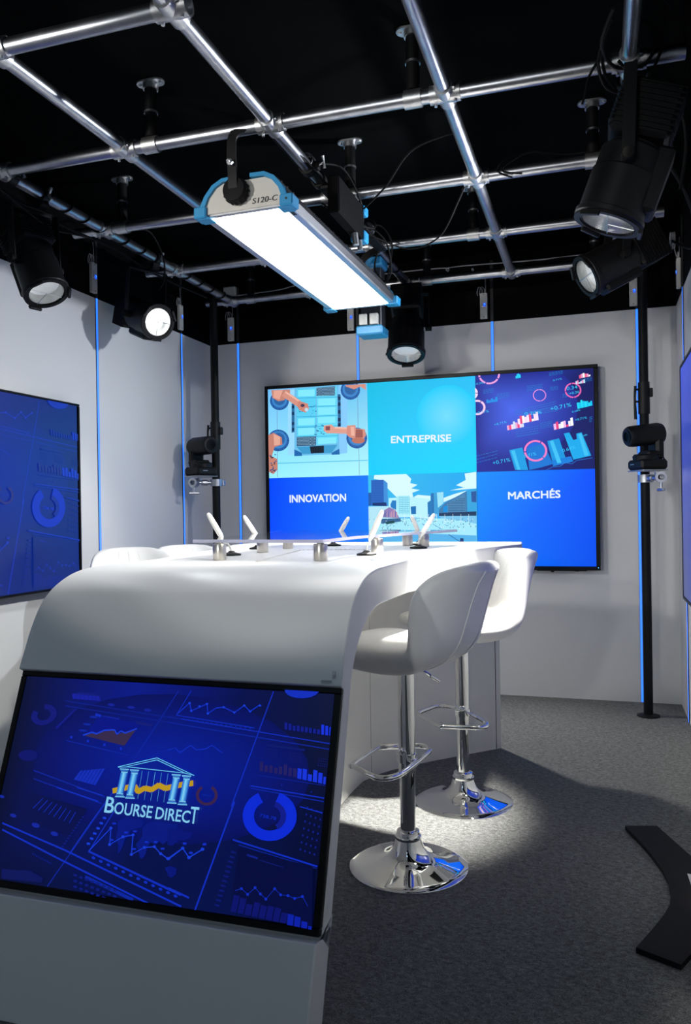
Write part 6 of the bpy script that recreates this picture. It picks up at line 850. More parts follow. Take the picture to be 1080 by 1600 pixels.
st += [((3.745, TZ), (3.745, .908), .736), ((3.87, TZ), (3.87, .908), .727), ((4.00, TZ), (4.00, .908), .715), ((4.03, TZ), (4.03, .908), .60)]
d = MB(); vs = []; fs = []
for (oy, oz), (iy, iz), hw in st: vs += [(CX-hw, oy, oz), (CX+hw, oy, oz), (CX+hw, iy, iz), (CX-hw, iy, iz)]
n = len(st)
for k in range(n-1):
    for j in range(4): fs.append((k*4+j, k*4+(j+1) % 4, k*4+4+(j+1) % 4, k*4+4+j))
fs += [(3, 2, 1, 0), tuple((n-1)*4+j for j in range(4))]
fs = [f[::-1] for f in fs]
d.add(vs, fs)
desk = thing('conference_desk', 'white waterfall conference desk with curved front and flared far end', 'desk', (CX, 3.0, 0))
sh = obj('waterfall_top', d, DESK, desk, ang=30)
bm_ = sh.modifiers.new('bevel', 'BEVEL'); bm_.width = .0035; bm_.segments = 2; bm_.limit_method = 'ANGLE'; bm_.angle_limit = radians(50)
rp = [(-.477, 3.995), (-.640, 3.835), (-.826, 3.644), (-.92, 3.53), (-.975, 3.44), (-1.005, 3.35), (-1.012, 3.227), (-1.012, 2.9), (-1.012, 2.45)]
lp = [(2*CX-x, y) for x, y in rp[::-1]]
poly = rp+lp+[(2*CX+.50, 4.015), (-.50, 4.015)]
obj('pedestal', MB().prism(poly[::-1], 0, .9065), PEDM, desk, ang=30)
b = MB()
for (x, y), (nx, ny) in (((-.497, 3.975), (.72, -.69)), ((-.985, 3.415), (.9, -.44))):
    b.cyl((x+nx*.0005, y+ny*.0005, .002), (x+nx*.0005, y+ny*.0005, .905), .0016, n=8)
pieces('panel_seam', b, SEAM, desk)
# monitor set into the desk front
top = Vector((CX, 1.8485, .7618)); bot = Vector((CX, 1.6572, .2450))
up = (top-bot).normalized(); nz = X.cross(up)
MM = Matrix((X, up, nz)).transposed().to_4x4(); MM.translation = (top+bot)/2
R = flat_tv('desk_monitor', 'black-framed monitor set in the desk front showing a columned temple logo on a blue dashboard', MM, .943, .550, .042, .0175, draw(DASH_ART, DASH_TEXT, .898), SCR_DASH)
# clear tape scraps at the corner above the monitor
b = MB()
for x, z, w_, h_ in ((-.640, .7755, .026, .008), (-.622, .788, .008, .026)):
    yy = 1.832+(z-.7669)*.486
    b.box((x, yy-.0018, z), (w_, .002, h_))
tag(obj('tape_scrap', b, ACR), 'scraps of clear tape on the desk corner above the monitor', 'tape')

# glass shelf over the desk
sp = [(-1.3739, 2.5234), (-.8693, 2.474), (-.8576, 2.8287), (-.6286, 3.6818), (-1.5266, 3.7447), (-1.4143, 3.2328)]
tag(obj('acrylic_shelf', MB().prism(sp, TZ+.0612, TZ+.0722), ACR), 'clear acrylic shelf raised on metal posts over the middle of the desk', 'shelf')
eb = MB(); ns = len(sp)  # thin added band that carries the painted edge glow
for k in range(ns):
    a = Vector((*sp[k], TZ+.0667)); c_ = Vector((*sp[(k+1) % ns], TZ+.0667)); dd = c_-a; L = dd.length; u = dd/L
    M = Matrix((u, Z.cross(u), Z)).transposed().to_4x4(); M.translation = (a+c_)/2
    eb.box((0, -.0009, 0), (L, .0014, .0108), M)
obj('polished_edge', eb, EDGE, bpy.data.objects['acrylic_shelf'])
pl = [((-1.2689, 2.5189), 'brushed metal post at the near left corner of the clear shelf'),
      ((-.8908, 2.5144), 'brushed metal post at the near right corner of the clear shelf'),
      ((-1.3165, 3.0038), 'brushed metal post behind the near left one, by the second left microphone'),
      ((-.8136, 2.9499), 'brushed metal post beside the nearest right-hand microphone'),
      ((-1.3398, 3.3406), 'small distant metal post under the left side of the shelf'),
      ((-.8486, 3.61), 'brushed metal post behind the others at the far right, left one of the pair'),
      ((-.7417, 3.4753), 'brushed metal post at the far right beside the second right microphone')]
def post(loc, label):
    R = thing('shelf_post', label, 'post', (*loc, TZ), group='metal posts carrying the clear shelf')
    obj('barrel', MB().lathe([(.0228, .0005), (.0238, .002), (.0238, .056), (.0228, .0575)], Matrix.Translation((*loc, TZ)), 36), BRUSH, R)
    obj('cap', MB().lathe([(.012, .0576), (.013, .0612)], Matrix.Translation((*loc, TZ)), 24), BRUSH, R)
    return R
p0 = post(*pl[0])
for loc, lb in pl[1:]: dup(p0, Matrix.Translation((*loc, TZ)), lb)
# strip of small LEDs stuck on the top
path = [Vector((-1.0884, 2.4336, TZ+.0012)), Vector((-1.2168, 3.1879, TZ+.0012)), Vector((-.88, 3.2508, TZ+.0012))]
R = thing('led_tape', 'thin dotted tape running in an angle across the desk under the shelf', 'light strip', path[0])
b = MB(); b2 = MB()
for a, c_ in zip(path, path[1:]):
    dd = c_-a; L = dd.length; u = dd/L; M = Matrix((u, Z.cross(u), Z)).transposed().to_4x4(); M.translation = (a+c_)/2
    b.box((0, 0, 0), (L, .010, .0014), M)
    k = 0
    while k*.02 < L-.02:
        b2.box((-L/2+.01+k*.02, 0, .0012), (.006, .006, .0012), M); k += 1
obj('tape', b, PAPER, R); obj('chips', b2, ALU, R)

# microphones
mics = [((-.8226, 2.8341), (-.8118, .0539), (-.7579, .167), 'white gooseneck microphone nearest on the right side of the desk'),
        ((-.7364, 3.3379), (-.7274, .0521), (-.6645, .1482), 'white gooseneck microphone on the far right of the desk, leaning right'),
        ((-1.3542, 2.7901), (-1.391, .0647), (-1.453, .1652), 'white gooseneck microphone nearest on the left, before the dark pole'),
        ((-1.4637, 3.2822), (-1.461, .0521), (-1.5293, .1509), 'white gooseneck microphone leaning left before the blue strip'),
        ((-1.2051, 3.5857), (-1.1818, .0458), (-1.1261, .1365), 'small white microphone in front of the blue INNOVATION tile'),
        ((-.8127, 3.6998), (-.8127, .0539), (-.8486, .1392), 'white microphone leaning left in front of the city picture')]
for (bx, by), (mx, mz), (tx, tz), lb in mics:
    R = thing('gooseneck_microphone', lb, 'microphone', (bx, by, TZ), group='white microphones on the desk')
    T = Matrix.Translation((bx, by, TZ))
    obj('base', MB().lathe([(.036, .0004), (.038, .003), (.036, .007), (.022, .010), (.014, .013), (.010, .018)], T, 32), BLK, R)
    m0 = Vector((mx, by, TZ+mz)); t0 = Vector((tx, by, TZ+tz)); u = (t0-m0).normalized()
    obj('gooseneck', MB().tube([(bx, by, TZ+.016), (bx+(mx-bx)*.35, by, TZ+.03+mz*.2), (bx+(mx-bx)*.8, by, TZ+mz*.75), tuple(m0+u*.006)], .0036, 10, sub=6), MICW, R)
    side = u.cross(Y)
    L = (t0-m0).length
    F_ = frame(m0, u, Y)
    F_ = F_ @ Matrix.Diagonal((1.0, .85, 1, 1))
    obj('capsule', MB().lathe([(.004, 0), (.0075, .004), (.0118, .018), (.0125, L*.5), (.0110, L*.85), (.0090, L*.96), (.005, L)], F_, 24), MICW, R)

# ------------------------------------------------------------------ stools
def make_stool(M, label, turn=0):
    RT = Matrix.Rotation(radians(turn), 4, 'Z')
    R = thing('bar_stool', label, 'stool', M=M, group='white swivel bar stools around the desk')
    def o_(name, mb, m, par=None, ang=35): return obj(name, mb, m, par or R, world=False, ang=ang)
    # chrome foot: disc with a trumpet neck
    o_('base', MB().lathe([(.199, 0), (.2, .003), (.198, .006), (.17, .0125), (.13, .020), (.10, .028), (.078, .038), (.062, .052), (.052, .068), (.046, .086), (.043, .094)], n=72), CHROME, ang=60)
    o_('collar', MB().lathe([(.040, .092), (.044, .096), (.044, .103), (.037, .107), (.040, .112), (.038, .120), (.030, .124)], n=40), CHROME)
    o_('lower_column', MB().cyl((0, 0, .1), (0, 0, .335), .0255, n=36), CHROME)
    o_('upper_column', MB().lathe([(.0245, .316), (.0285, .318), (.0285, .64), (.0285, .665)], n=36), CHROME)
    # footrest loop
    pts = [(.155, .095, .350), (.140, .118, .350), (.045, .178, .350), (.015, .186, .350), (-.012, .172, .350), (-.030, .130, .352), (-.036, .05, .354),
           (-.036, -.05, .354), (-.030, -.130, .352), (-.012, -.172, .350), (.015, -.186, .350), (.045, -.178, .350), (.140, -.118, .350), (.155, -.095, .350)]
    fr = o_('footrest', MB().tube(pts, .0095, 14, closed=True, sub=5), CHROME)
    o_('bracket', MB().ring((0, 0, .352), (0, 0, .380), .034, .0286), CHROME, fr)
    # lever
    lv = o_('lever', MB().tube([(-.02, -.03, .655), (-.035, -.07, .645), (-.05, -.12, .615)], .004, 8, sub=3), CHROME)
    o_('grip', MB().cyl((-.047, -.108, .620), (-.060, -.155, .594), .0065, n=12, bev=.002), CHROME, lv)
    o_('swivel_plate', MB().box((0, 0, .666), (.13, .13, .006), b=.002), BLKM)
    # upholstered shell
    rows = [(.225, .722, .205, .722, .165), (.218, .748, .19, .745, .195), (.15, .757, .14, .752, .210), (.05, .752, .055, .748, .215), (-.04, .750, -.035, .746, .216),
            (-.12, .758, -.105, .752, .214), (-.178, .785, -.118, .795, .212), (-.212, .845, -.122, .875, .210), (-.238, .915, -.140, .945, .202),
            (-.262, .975, -.185, .992, .180), (-.282, 1.010, -.232, 1.014, .148), (-.294, 1.025, -.266, 1.024, .105)]
    th = [.050, .062, .072, .078, .078, .070, .052, .044, .040, .036, .032, .026]
    def cm(arr, sub):
        out = []
        for i in range(len(arr)-1):
            a, b_, c_, d_ = arr[max(i-1, 0)], arr[i], arr[i+1], arr[min(i+2, len(arr)-1)]
            for k in range(sub):
                t = k/sub
                out.append([.5*((2*q)+(r-p)*t+(2*p-5*q+4*r-s)*t*t+(3*q-p-3*r+s)*t**3) for p, q, r, s in zip(a, b_, c_, d_)])
        out.append(list(arr[-1])); return out
    full = cm([list(r)+[t_] for r, t_ in zip(rows, th)], 3)
    NS = 20; grid = []
    for xc, zc, xe, ze, w, t_ in full:
        row = []
        for j in range(NS+1):
            s = -1+2*j/NS; a = abs(s)**2.8
            row.append(Vector((xc+(xe-xc)*a, s*w, zc+(ze-zc)*a)))
        grid.append(row)
    nu = len(grid); V = []; F = []
    nor = []
    for i in range(nu):
        nr = []
        for j in range(NS+1):
            du = grid[min(i+1, nu-1)][j]-grid[max(i-1, 0)][j]; ds = grid[i][min(j+1, NS)]-grid[i][max(j-1, 0)]
            nn = du.cross(ds)
            nr.append(nn.normalized() if nn.length > 1e-9 else Vector((0, 0, 1)))
        nor.append(nr)
    sg = 1 if nor[6][NS//2].z > 0 else -1
    m = nu*(NS+1)
    def hem(i, j):  # cushion rounding towards the rim
        e = min(j, NS-j)/NS*2; f_ = min(i, nu-1-i)/(nu-1)*2
        return min(1, (e/.22)**.5 if e < .22 else 1)*min(1, (f_/.12)**.5 if f_ < .12 else 1)
    for i in range(nu):
        for j in range(NS+1):
            h_ = hem(i, j); p = grid[i][j]; nn = nor[i][j]*sg
            V.append(p+nn*(.014*h_))
    for i in range(nu):
        for j in range(NS+1):
            h_ = hem(i, j); p = grid[i][j]; nn = nor[i][j]*sg
            V.append(p-nn*(full[i][5]*(.35+.65*h_)))
    for i in range(nu-1):
        for j in range(NS):
            a, b_, c_, d_ = i*(NS+1)+j, i*(NS+1)+j+1, (i+1)*(NS+1)+j+1, (i+1)*(NS+1)+j
            F.append((a, b_, c_, d_)); F.append((m+d_, m+c_, m+b_, m+a))
    for j in range(NS):
        F.append((j+1, j, m+j, m+j+1)); k = (nu-1)*(NS+1); F.append((k+j, k+j+1, m+k+j+1, m+k+j))
    for i in range(nu-1):
        a, b_ = i*(NS+1), (i+1)*(NS+1); F.append((a, b_, m+b_, m+a)); F.append((b_+NS, a+NS, m+a+NS, m+b_+NS))
    V = [RT @ v for v in V]
    s_ = o_('upholstered_shell', MB().add(V, F), LEATHER, ang=180)
    sm = s_.modifiers.new('sub', 'SUBSURF'); sm.levels = 1; sm.render_levels = 2
    # piping along the rear rim of the shell
    for sgn in (-1, 1):
        pp = []
        for i in range(9, nu-2):
            jj = NS//2+3*sgn
            pp.append(V[m+i*(NS+1)+jj]*1.0)
        o_('piping', MB().tube(pp, .0026, 6), LEATHER, s_)
    # stitched seams on the front face
    q = MB()
    for fs_ in (.36, .5, .64):
        j = int(round(fs_*NS)); q.tube([V[i*(NS+1)+j]+Vector((0, 0, .0)) for i in range(12, nu-4)], .0016, 5)
    o_('stitching', q, LEATHER, s_)
    return R
def stoolM(x, y, ang): return Matrix.Translation((x, y, 0)) @ Matrix.Rotation(radians(ang), 4, 'Z')
s0 = make_stool(stoolM(-.622, 2.592, 171), 'white bar stool nearest the camera on the right, seen from behind', -6)
dup(s0, stoolM(-.540, 3.229, 218), 'second white bar stool on the right, its bright inner back showing')
dup(s0, stoolM(-2.07, 3.30, -37), 'white stool on the left whose back top shows beside the left screen')
dup(s0, stoolM(-1.90, 3.62, -30), 'white stool on the left whose back top shows nearer the corner')

# ------------------------------------------------------------------ pipe grid
PZ = 2.6; PR = .0242
LX = [-2.305, -1.717, -1.110, -.472, .113]
LN = ['leftmost', 'second from left', 'middle', 'second from right', 'rightmost']
LY = [(.4, 4.8), (.4, 4.8), (.4, 4.8), (.4, 4.8), (.4, 4.8)]
CY = [(1.965, -2.55, -1.075), (2.665, -2.33, .278), (3.38, -2.478, .30), (4.08, -2.496, .32), (4.80, -2.483, .26)]
CN = ['first', 'second', 'third', 'fourth', 'last']
for x, (a, b_), nm in zip(LX, LY, LN):
    p = obj('grid_pipe', MB().ring((x, a, PZ), (x, b_, PZ), PR, PR-.003, 32), STEEL)
    tag(p, 'galvanised pipe running front to back, the %s of five' % nm, 'pipe', 'long ceiling pipes running front to back')
for (y, a, b_), nm in zip(CY, CN):
    p = obj('cross_pipe', MB().ring((a, y, PZ), (b_, y, PZ), PR*.995, PR-.003, 32), STEEL)
    tag(p, 'galvanised pipe running left to right, the %s counted from the camera' % nm, 'pipe', 'cross pipes of the ceiling grid')
def connector(x, y, label, end=False):
    R = thing('pipe_connector', label, 'connector', (x, y, PZ), group='cast connectors where grid pipes cross')
    b = MB().ring((x, y-.052, PZ), (x, y+.052, PZ), .0305, PR, 28)
    b.ring((x-.052, y, PZ), (x+.052, y, PZ), .0305, PR, 28)
    obj('sleeve', b, CAST, R)
    b = MB()
    for dx, dy in ((.040, -.038), (-.038, .040)):
        b.cyl((x+dx*.9, y+dy*.2, PZ-.028), (x+dx*.9, y+dy*.2, PZ-.037), .0055, n=10)
        b.cyl((x+.028, y+dy, PZ-.004), (x+.037, y+dy, PZ-.004), .0055, n=10)
    pieces('grub_screw', b, ALU, R)
    return R
c0 = None
for (y, a, b_), cn in zip(CY, CN):
    for x, ln in zip(LX, LN):
        if x < a-.03 or x > b_+.05: continue
        lb = 'connector where the %s cross pipe meets the %s long pipe' % (cn, ln)
        if c0 is None: c0 = connector(x, y, lb)
        else: dup(c0, Matrix.Translation((x, y, PZ)), lb)
# drops from the ceiling
def hanger(x, y, label):
    R = thing('pipe_hanger', label, 'pipe hanger', (x, y, HC), group='hangers fixing the pipe grid to the ceiling')
    obj('drop_pipe', MB().cyl((x, y, PZ+.028), (x, y, HC-.006), .0235, n=28), BLKM, R)
    obj('joint_ring', MB().ring((x, y, PZ+.118), (x, y, PZ+.126), .0262, .0236), ALU, R)
    obj('sleeve', MB().ring((x-.03, y, PZ), (x+.03, y, PZ), .0305, PR), CAST, R)
    fl = MB()
    n = 28; pts = []
    for i in range(n):
        a = 2*pi*i/n; cx = .028 if cos(a) > 0 else -.028
        pts.append((x+cx+.028*cos(a), y+.028*sin(a)))
    fl.prism(pts, HC-.007, HC-.0005); fl.cyl((x, y, HC-.03), (x, y, HC-.006), .029, n=28)
    f = obj('flange', fl, CAST, R)
    pieces('bolt', MB().cyl((x-.044, y, HC-.012), (x-.044, y, HC-.006), .008, n=6).cyl((x+.044, y, HC-.012), (x+.044, y, HC-.006), .008, n=6), ALU, f)
    return R
hs = [(-1.603, 2.665, 'hanger on the second cross pipe left of the softlight'), (-.583, 2.665, 'hanger on the second cross pipe beside the second pipe from right'),
      (-2.20, 3.38, 'hanger above the left end of the third cross pipe'), (-1.03, 3.38, 'hanger behind the middle long pipe above the tangled cables'),
      (-.0, 3.38, 'hanger behind the big right-hand lamp'), (-.588, 4.08, 'hanger on the fourth cross pipe over the big screen'),
      (-.98, 4.80, 'hanger on the last cross pipe behind the softlight end'), (-2.16, 4.80, 'hanger at the left end of the last cross pipe'), (0.0, 4.80, 'hanger on the last cross pipe between the right lamps')]
h0 = hanger(*hs[0])
for x, y, lb in hs[1:]: dup(h0, Matrix.Translation((x, y, HC)), lb)
# small eye screw in the ceiling
tag(obj('ceiling_hook', MB().tube([(-1.02, 2.03, 2.82), (-.97, 2.07, 2.81), (-.93, 2.09, 2.812), (-.925, 2.09, HC)], .003, 8, sub=5), ALU), 'bent wire hook on the black ceiling right of the first connector', 'hook')

# ------------------------------------------------------------------ softlight
sc = Vector((-1.194, 3.331, 2.285)); ty = Vector((.054, .998, -.039)).normalized(); tx = Vector((.998, -.055, -.010)); tx = (tx-ty*tx.dot(ty)).normalized(); tz = tx.cross(ty)
SM = Matrix((tx, ty, tz)).transposed().to_4x4(); SM.translation = sc
R = thing('softlight_panel', 'long white LED softlight with blue corners hung over the desk, lettering on its near end', 'studio light', M=SM)
def sl(name, mb, m, par=None): return obj(name, mb, m, par or R, world=False)
sl('housing', MB().add([(x, y, z) for y in (-.645, .645) for x, z in ((-.18, .004), (.18, .004), (.185, .03), (.13, .105), (-.13, .105), (-.185, .03))],
   [(0, 1, 2, 3, 4, 5), (11, 10, 9, 8, 7, 6)]+[(i, 6+i, 6+(i+1) % 6, (i+1) % 6) for i in range(6)]), ALUD)
sl('rim', MB().box((-.166, 0, .0), (.028, 1.29, .014), b=.002).box((.166, 0, .0), (.028, 1.29, .014), b=.002).box((0, -.640, 0), (.30, .016, .014), b=.002).box((0, .640, 0), (.30, .016, .014), b=.002), ALU)
sl('diffuser', MB().box((0, 0, -.001), (.304, 1.264, .008)), SKYE)
fins = MB()
for k in range(22): fins.box((0, -.56+k*.053, .118), (.22, .006, .026))
sl('cooling_fin', fins, ALUD)
for sg, nm in ((-1, 'near'), (1, 'far')):
    y = sg*.652
    ep = sl('end_plate', MB().prism([(-.172, .0), (.172, .0), (.172, .03), (.150, .060), (.118, .092), (.085, .108), (-.085, .108), (-.118, .092), (-.150, .060), (-.172, .03)], -.005, .005,
            Matrix(((1, 0, 0, 0), (0, 0, 1, y), (0, 1, 0, 0), (0, 0, 0, 1)))), PLATE)
    arch = [(-.182, .02), (-.160, .066), (-.128, .104), (-.088, .124), (-.03, .126), (-.03, .112), (-.084, .110), (-.117, .092), (-.146, .058), (-.160, .02)]
    Mx = Matrix(((1, 0, 0, 0), (0, 0, 1, y+sg*.002), (0, 1, 0, 0), (0, 0, 0, 1)))
    bb = MB().prism(arch, -.014, .014, Mx).prism([(-x, z) for x, z in arch][::-1], -.014, .014, Mx)
    for sx in (-1, 1):
        bb.box((sx*.178, y-sg*.012, .008), (.052, .062, .042), b=.004)
        bb.box((sx*.166, y-sg*.02, -.012), (.05, .05, .006), b=.001)
    pieces('corner_guard', bb, BLUEP, R, False)
    kn = sl('tilt_knob', MB().lathe([(.030, 0), (.045, .006), (.047, .03), (.043, .042), (.02, .046)], Matrix.Translation((-.02, y+sg*.006, .062)) @ Matrix.Rotation(sg*-pi/2, 4, 'X'), 32), BLKR)
    kb = MB()
    for k in range(16):
        a = 2*pi*k/16; kb.cyl((-.02+.046*cos(a), y+sg*.014, .062+.046*sin(a)), (-.02+.046*cos(a), y+sg*.036, .062+.046*sin(a)), .004, n=8)
    sl('grip_ridge', kb, BLKR, kn)
    if sg < 0:
        pieces('screw', MB().cyl((-.172, y-.008, .010), (-.172, y-.0155, .010), .004, n=10).cyl((.180, y-.016, .010), (.180, y-.0205, .010), .0045, n=10), PRINT, ep, False)
# lettering on the near end plate
vs, fs = text_polys('S120-C', (.035, .014, .135, .014, .020), .05)
tl = MB()
for dx in (0, .0007, .0014): tl.add([(v.x+dx+v.y*.15, -.6582-dx*.02, v.y) for v in vs], fs)
sl('lettering', tl, PRINT, [c for c in R.children if c.name.startswith('end_plate')][0])
tl = MB(); tl.box((.166, -.575, -.0074), (.016, .03, .0006)); sl('sticker', tl, PRINT)
# yoke: arms from the knobs up to the bar beside the middle pipe
Ki = SM
yk = MB()
bar_y = .70
A_ = [(-.02, -.700, .062), (-.02, -.705, .12), (-.025, -.705, .20), (-.02, -.700, .26), (.03, -.690, .292), (.09, -.66, .295)]
for sg in (-1, 1):
    pts = [Vector((x, y if sg < 0 else -y, z)) for x, y, z in A_]
    P = smooth(pts, 5)
    for i in range(len(P)-1):
        a, c_ = P[i], P[i+1]; dd = c_-a; L = dd.length; u = dd/L
        F_ = Matrix((Vector((0, 1, 0)), u.cross(Vector((0, 1, 0))).normalized(), u)).transposed().to_4x4()
        yy = Vector((0, 1, 0)); xx = yy.cross(u).normalized(); yy2 = u.cross(xx)
        F_ = Matrix((xx, yy2, u)).transposed().to_4x4(); F_.translation = (a+c_)/2
        yk.box((0, 0, 0), (.036, .008, L*1.12), F_)
sl('yoke', yk.box((.10, 0, .292), (.05, 1.34, .014), b=.002), BLKM)
sl('yoke_bolt', MB().cyl((-.022, -.712, .150), (-.022, -.726, .150), .012, n=6).cyl((-.022, -.712, .150), (-.022, -.738, .150), .006, n=12), ALU)
hk = MB()
for yy in (-.30, .45):
    hk.box((.10, yy, .306), (.045, .035, .02), b=.003)
    hk.ring((.10, yy-.02, .322), (.10, yy+.02, .322), .03, .0248)
sl('pipe_hook', hk, ALUD)

# ballast box hanging behind the softlight
R = thing('power_supply', 'grey ballast box with blue corner blocks hanging at the far end of the softlight', 'power supply', (-1.18, 4.18, 2.15))
obj('case', MB().box((-1.17, 4.23, 2.36), (.12, .09, .40), b=.006), ALUD, R)
pieces('corner_guard', MB().box((-1.17, 4.21, 2.175), (.15, .14, .05), b=.008).box((-1.17, 4.21, 2.545), (.15, .14, .05), b=.008), BLUEP, R)
b = MB()
for k in range(2): b.box((-1.205+k*.06, 4.160, 2.235), (.045, .03, .06), b=.003)
pieces('socket', b, GREYP, R)
b = MB()
for x in (-1.23, -1.115): b.tube([(x, 4.19, 2.56), (x, 4.19, PZ), (-1.13, 4.19, PZ+.04)], .006, 8, sub=3)
pieces('hanging_strap', b, BLKM, R)
# small clamp-mounted unit with blue trim near the middle pipe
R = thing('power_supply', 'dark ballast with small blue trim clamped under the middle pipe amid cables', 'power supply', (-1.0, 3.1, 2.45))
obj('case', MB().box((-1.0, 3.22, 2.475), (.05, .36, .15), b=.006), BLACKP, R)
pieces('corner_guard', MB().box((-1.0, 3.41, 2.415), (.07, .06, .05), b=.006).box((-1.0, 3.41, 2.53), (.07, .06, .04), b=.006), BLUEP, R)
pieces('plug', MB().cyl((-.99, 3.30, 2.40), (-.985, 3.30, 2.345), .014, n=16, bev=.002).cyl((-.99, 3.37, 2.39), (-.985, 3.37, 2.345), .012, n=16), ALU, R)
obj('pipe_clamp', MB().ring((-1.11, 3.17, PZ), (-1.11, 3.21, PZ), .032, .0246).box((-1.05, 3.19, 2.565), (.10, .03, .012)), BLKM, R)

# ------------------------------------------------------------------ spotlights
def lamp(lens, d, hang, label, hot=False, roll=0, big=1.0):
    lens = Vector(lens); d = Vector(d).normalized(); hang = Vector(hang)
    # local z = back along the body, origin at the lens rim
    R = thing('fresnel_lamp', label, 'studio light', M=frame(lens, -d, Vector((0, 0, 1)).cross(d)), group='black fresnel lamps on the ceiling pipes')
    bpy.context.view_layer.update()
    def o_(name, mb, m, par=None, ang=35): return obj(name, mb, m, par or R, world=False, ang=ang)
    k = big
    body = o_('body', MB().lathe([(.074*k, -.002), (.094*k, 0), (.098*k, .006), (.098*k, .02), (.092*k, .024), (.092*k, .15), (.088*k, .155), (.088*k, .22), (.070*k, .235), (.070*k, .24), (.001, .24)], n=44, cap=False)
              .lathe([(.074*k, -.002), (.074*k, .05)], n=44, cap=False), BLK, ang=30)
    bx = MB().box((0, 0, .30*k), (.150*k, .165*k, .15*k), b=.012)
    for i in range(9): bx.box((0, 0, (.245+i*.0145)*k), (.158*k, .173*k, .005))
    bx.box((0, .085*k, .13*k), (.10*k, .05*k, .18*k), b=.010)
    o_('heat_sink', bx, BLKM)
    rl = .052*k if hot else .066*k
    o_('reflector', MB().lathe([(.073*k, .000), (.071*k, .018), (rl, .042)], n=40, cap=False), REFL)
    o_('lens', MB().lathe([(rl, .041), (rl*.7, .034), (rl*.3, .030), (.0005, .029)], n=36, cap=False), LENSHOT if hot else LENS)
    rg = o_('front_ring', MB().ring((0, 0, -.006), (0, 0, .001), .096*k, .079*k, 44), BLKM)
    cl = MB()
    for a in (90, 210, 330):
        A2 = radians(a+roll); c_, s_ = cos(A2), sin(A2)
        Mq = Matrix.Rotation(A2, 4, 'Z')
        cl.box((.094*k, 0, -.010), (.012, .06*k, .016), Mq, .002)
    pieces('accessory_clip', cl, BLK, rg, False)
    o_('wire_guard', MB().tube([(-.075*k, 0, -.003), (.075*k, 0, -.003)], .0016, 6).tube([(0, 0, -.003), (0, .075*k, -.003)], .0016, 6), ALU, rg)
    # yoke: pivots on both sides of the body, arms to the hanging point
    piv = [Vector((sx*.112*k, 0, .15*k)) for sx in (-1, 1)]
    hp = R.matrix_world.inverted() @ (hang-Vector((0, 0, .07)))
    b = MB()
    upd = (hp-Vector((0, 0, .15*k))).normalized()
    h1 = (hp-Vector((0, 0, .15*k))).length
    for p in piv:
        q = Vector((p.x, 0, .15*k))+Vector((0, upd.y, upd.z))*max(h1-.01, .12)
        dd = q-p; L = dd.length; u = dd.normalized(); xx = Vector((1, 0, 0)); xx = (xx-u*xx.dot(u)).normalized(); F_ = Matrix((xx, u.cross(xx), u)).transposed().to_4x4(); F_.translation = (p+q)/2
        b.box((0, 0, 0), (.006, .038, L), F_, .001)
    qs = [Vector((p.x, 0, .15*k))+Vector((0, upd.y, upd.z))*max(h1-.01, .12) for p in piv]
    dd = qs[1]-qs[0]; u = dd.normalized(); w = Vector((0, upd.y, upd.z)).normalized(); F_ = Matrix((u, w, u.cross(w))).transposed().to_4x4(); F_.translation = (qs[0]+qs[1])/2
    b.box((0, 0, 0), (dd.length, .006, .038), F_, .001)
    yk = o_('yoke', b, BLKM)
    b = MB()
    for p, sx in zip(piv, (-1, 1)): b.cyl((p.x-sx*.02, 0, p.z), (p.x+sx*.018, 0, p.z), .02, n=20, bev=.003)
    pieces('pivot_knob', b, BLKR, yk, False)
    Mi = R.matrix_world.inverted()
    top_ = hang
    mid = R.matrix_world @ ((qs[0]+qs[1])/2)
    cb = MB()
    cb.cyl(Mi @ mid, Mi @ (top_+Vector((0, 0, -.045))), .010, n=14)
    cb.ring(Mi @ (top_+Vector((0, -.018, 0))), Mi @ (top_+Vector((0, .018, 0))), .034, .0245)
    cb.box(tuple(Mi @ (top_+Vector((0, 0, -.045)))), (.045, .045, .03), None, .004)
    ck = o_('hook_clamp', cb, BLKM)
    wn = MB(); h_ = top_+Vector((.055, -.02, -.01))
    wn.cyl(Mi @ (top_+Vector((.03, 0, -.01))), Mi @ h_, .004, n=10)
    for a in (-.02, .02): wn.tube([Mi @ h_, Mi @ (h_+Vector((.006, 0, a))), Mi @ (h_+Vector((.010, .0, a*1.4)))], [.003, .008, .006], 8, sub=2)
    o_('wing_nut', wn, ALU, ck)
    return R
lamp((-2.235, 2.85, 2.145), (.42, -.12, -.86), (-2.305, 2.92, PZ), 'black lamp at the far left aimed steeply down, cut by the frame')
lamp((-2.235, 3.754, 2.222), (.80, -.45, -.36), (-2.305, 3.85, PZ), 'brightly lit black lamp on the left pipe facing the camera', hot=True)
lamp((-1.087, 4.66, 2.129), (.05, -.35, -.93), (-1.087, 4.80, PZ), 'black lamp hanging before the top of the big screen', big=1.2)
lamp((.042, 2.65, 2.092), (-.35, .0, -.93), (.113, 2.80, PZ), 'large black lamp at the upper right aimed straight down', big=1.12)
lamp((-.035, 3.70, 2.222), (-.80, -.33, -.45), (.113, 3.78, PZ), 'black lamp at the right aimed left, below the large one', big=1.0)

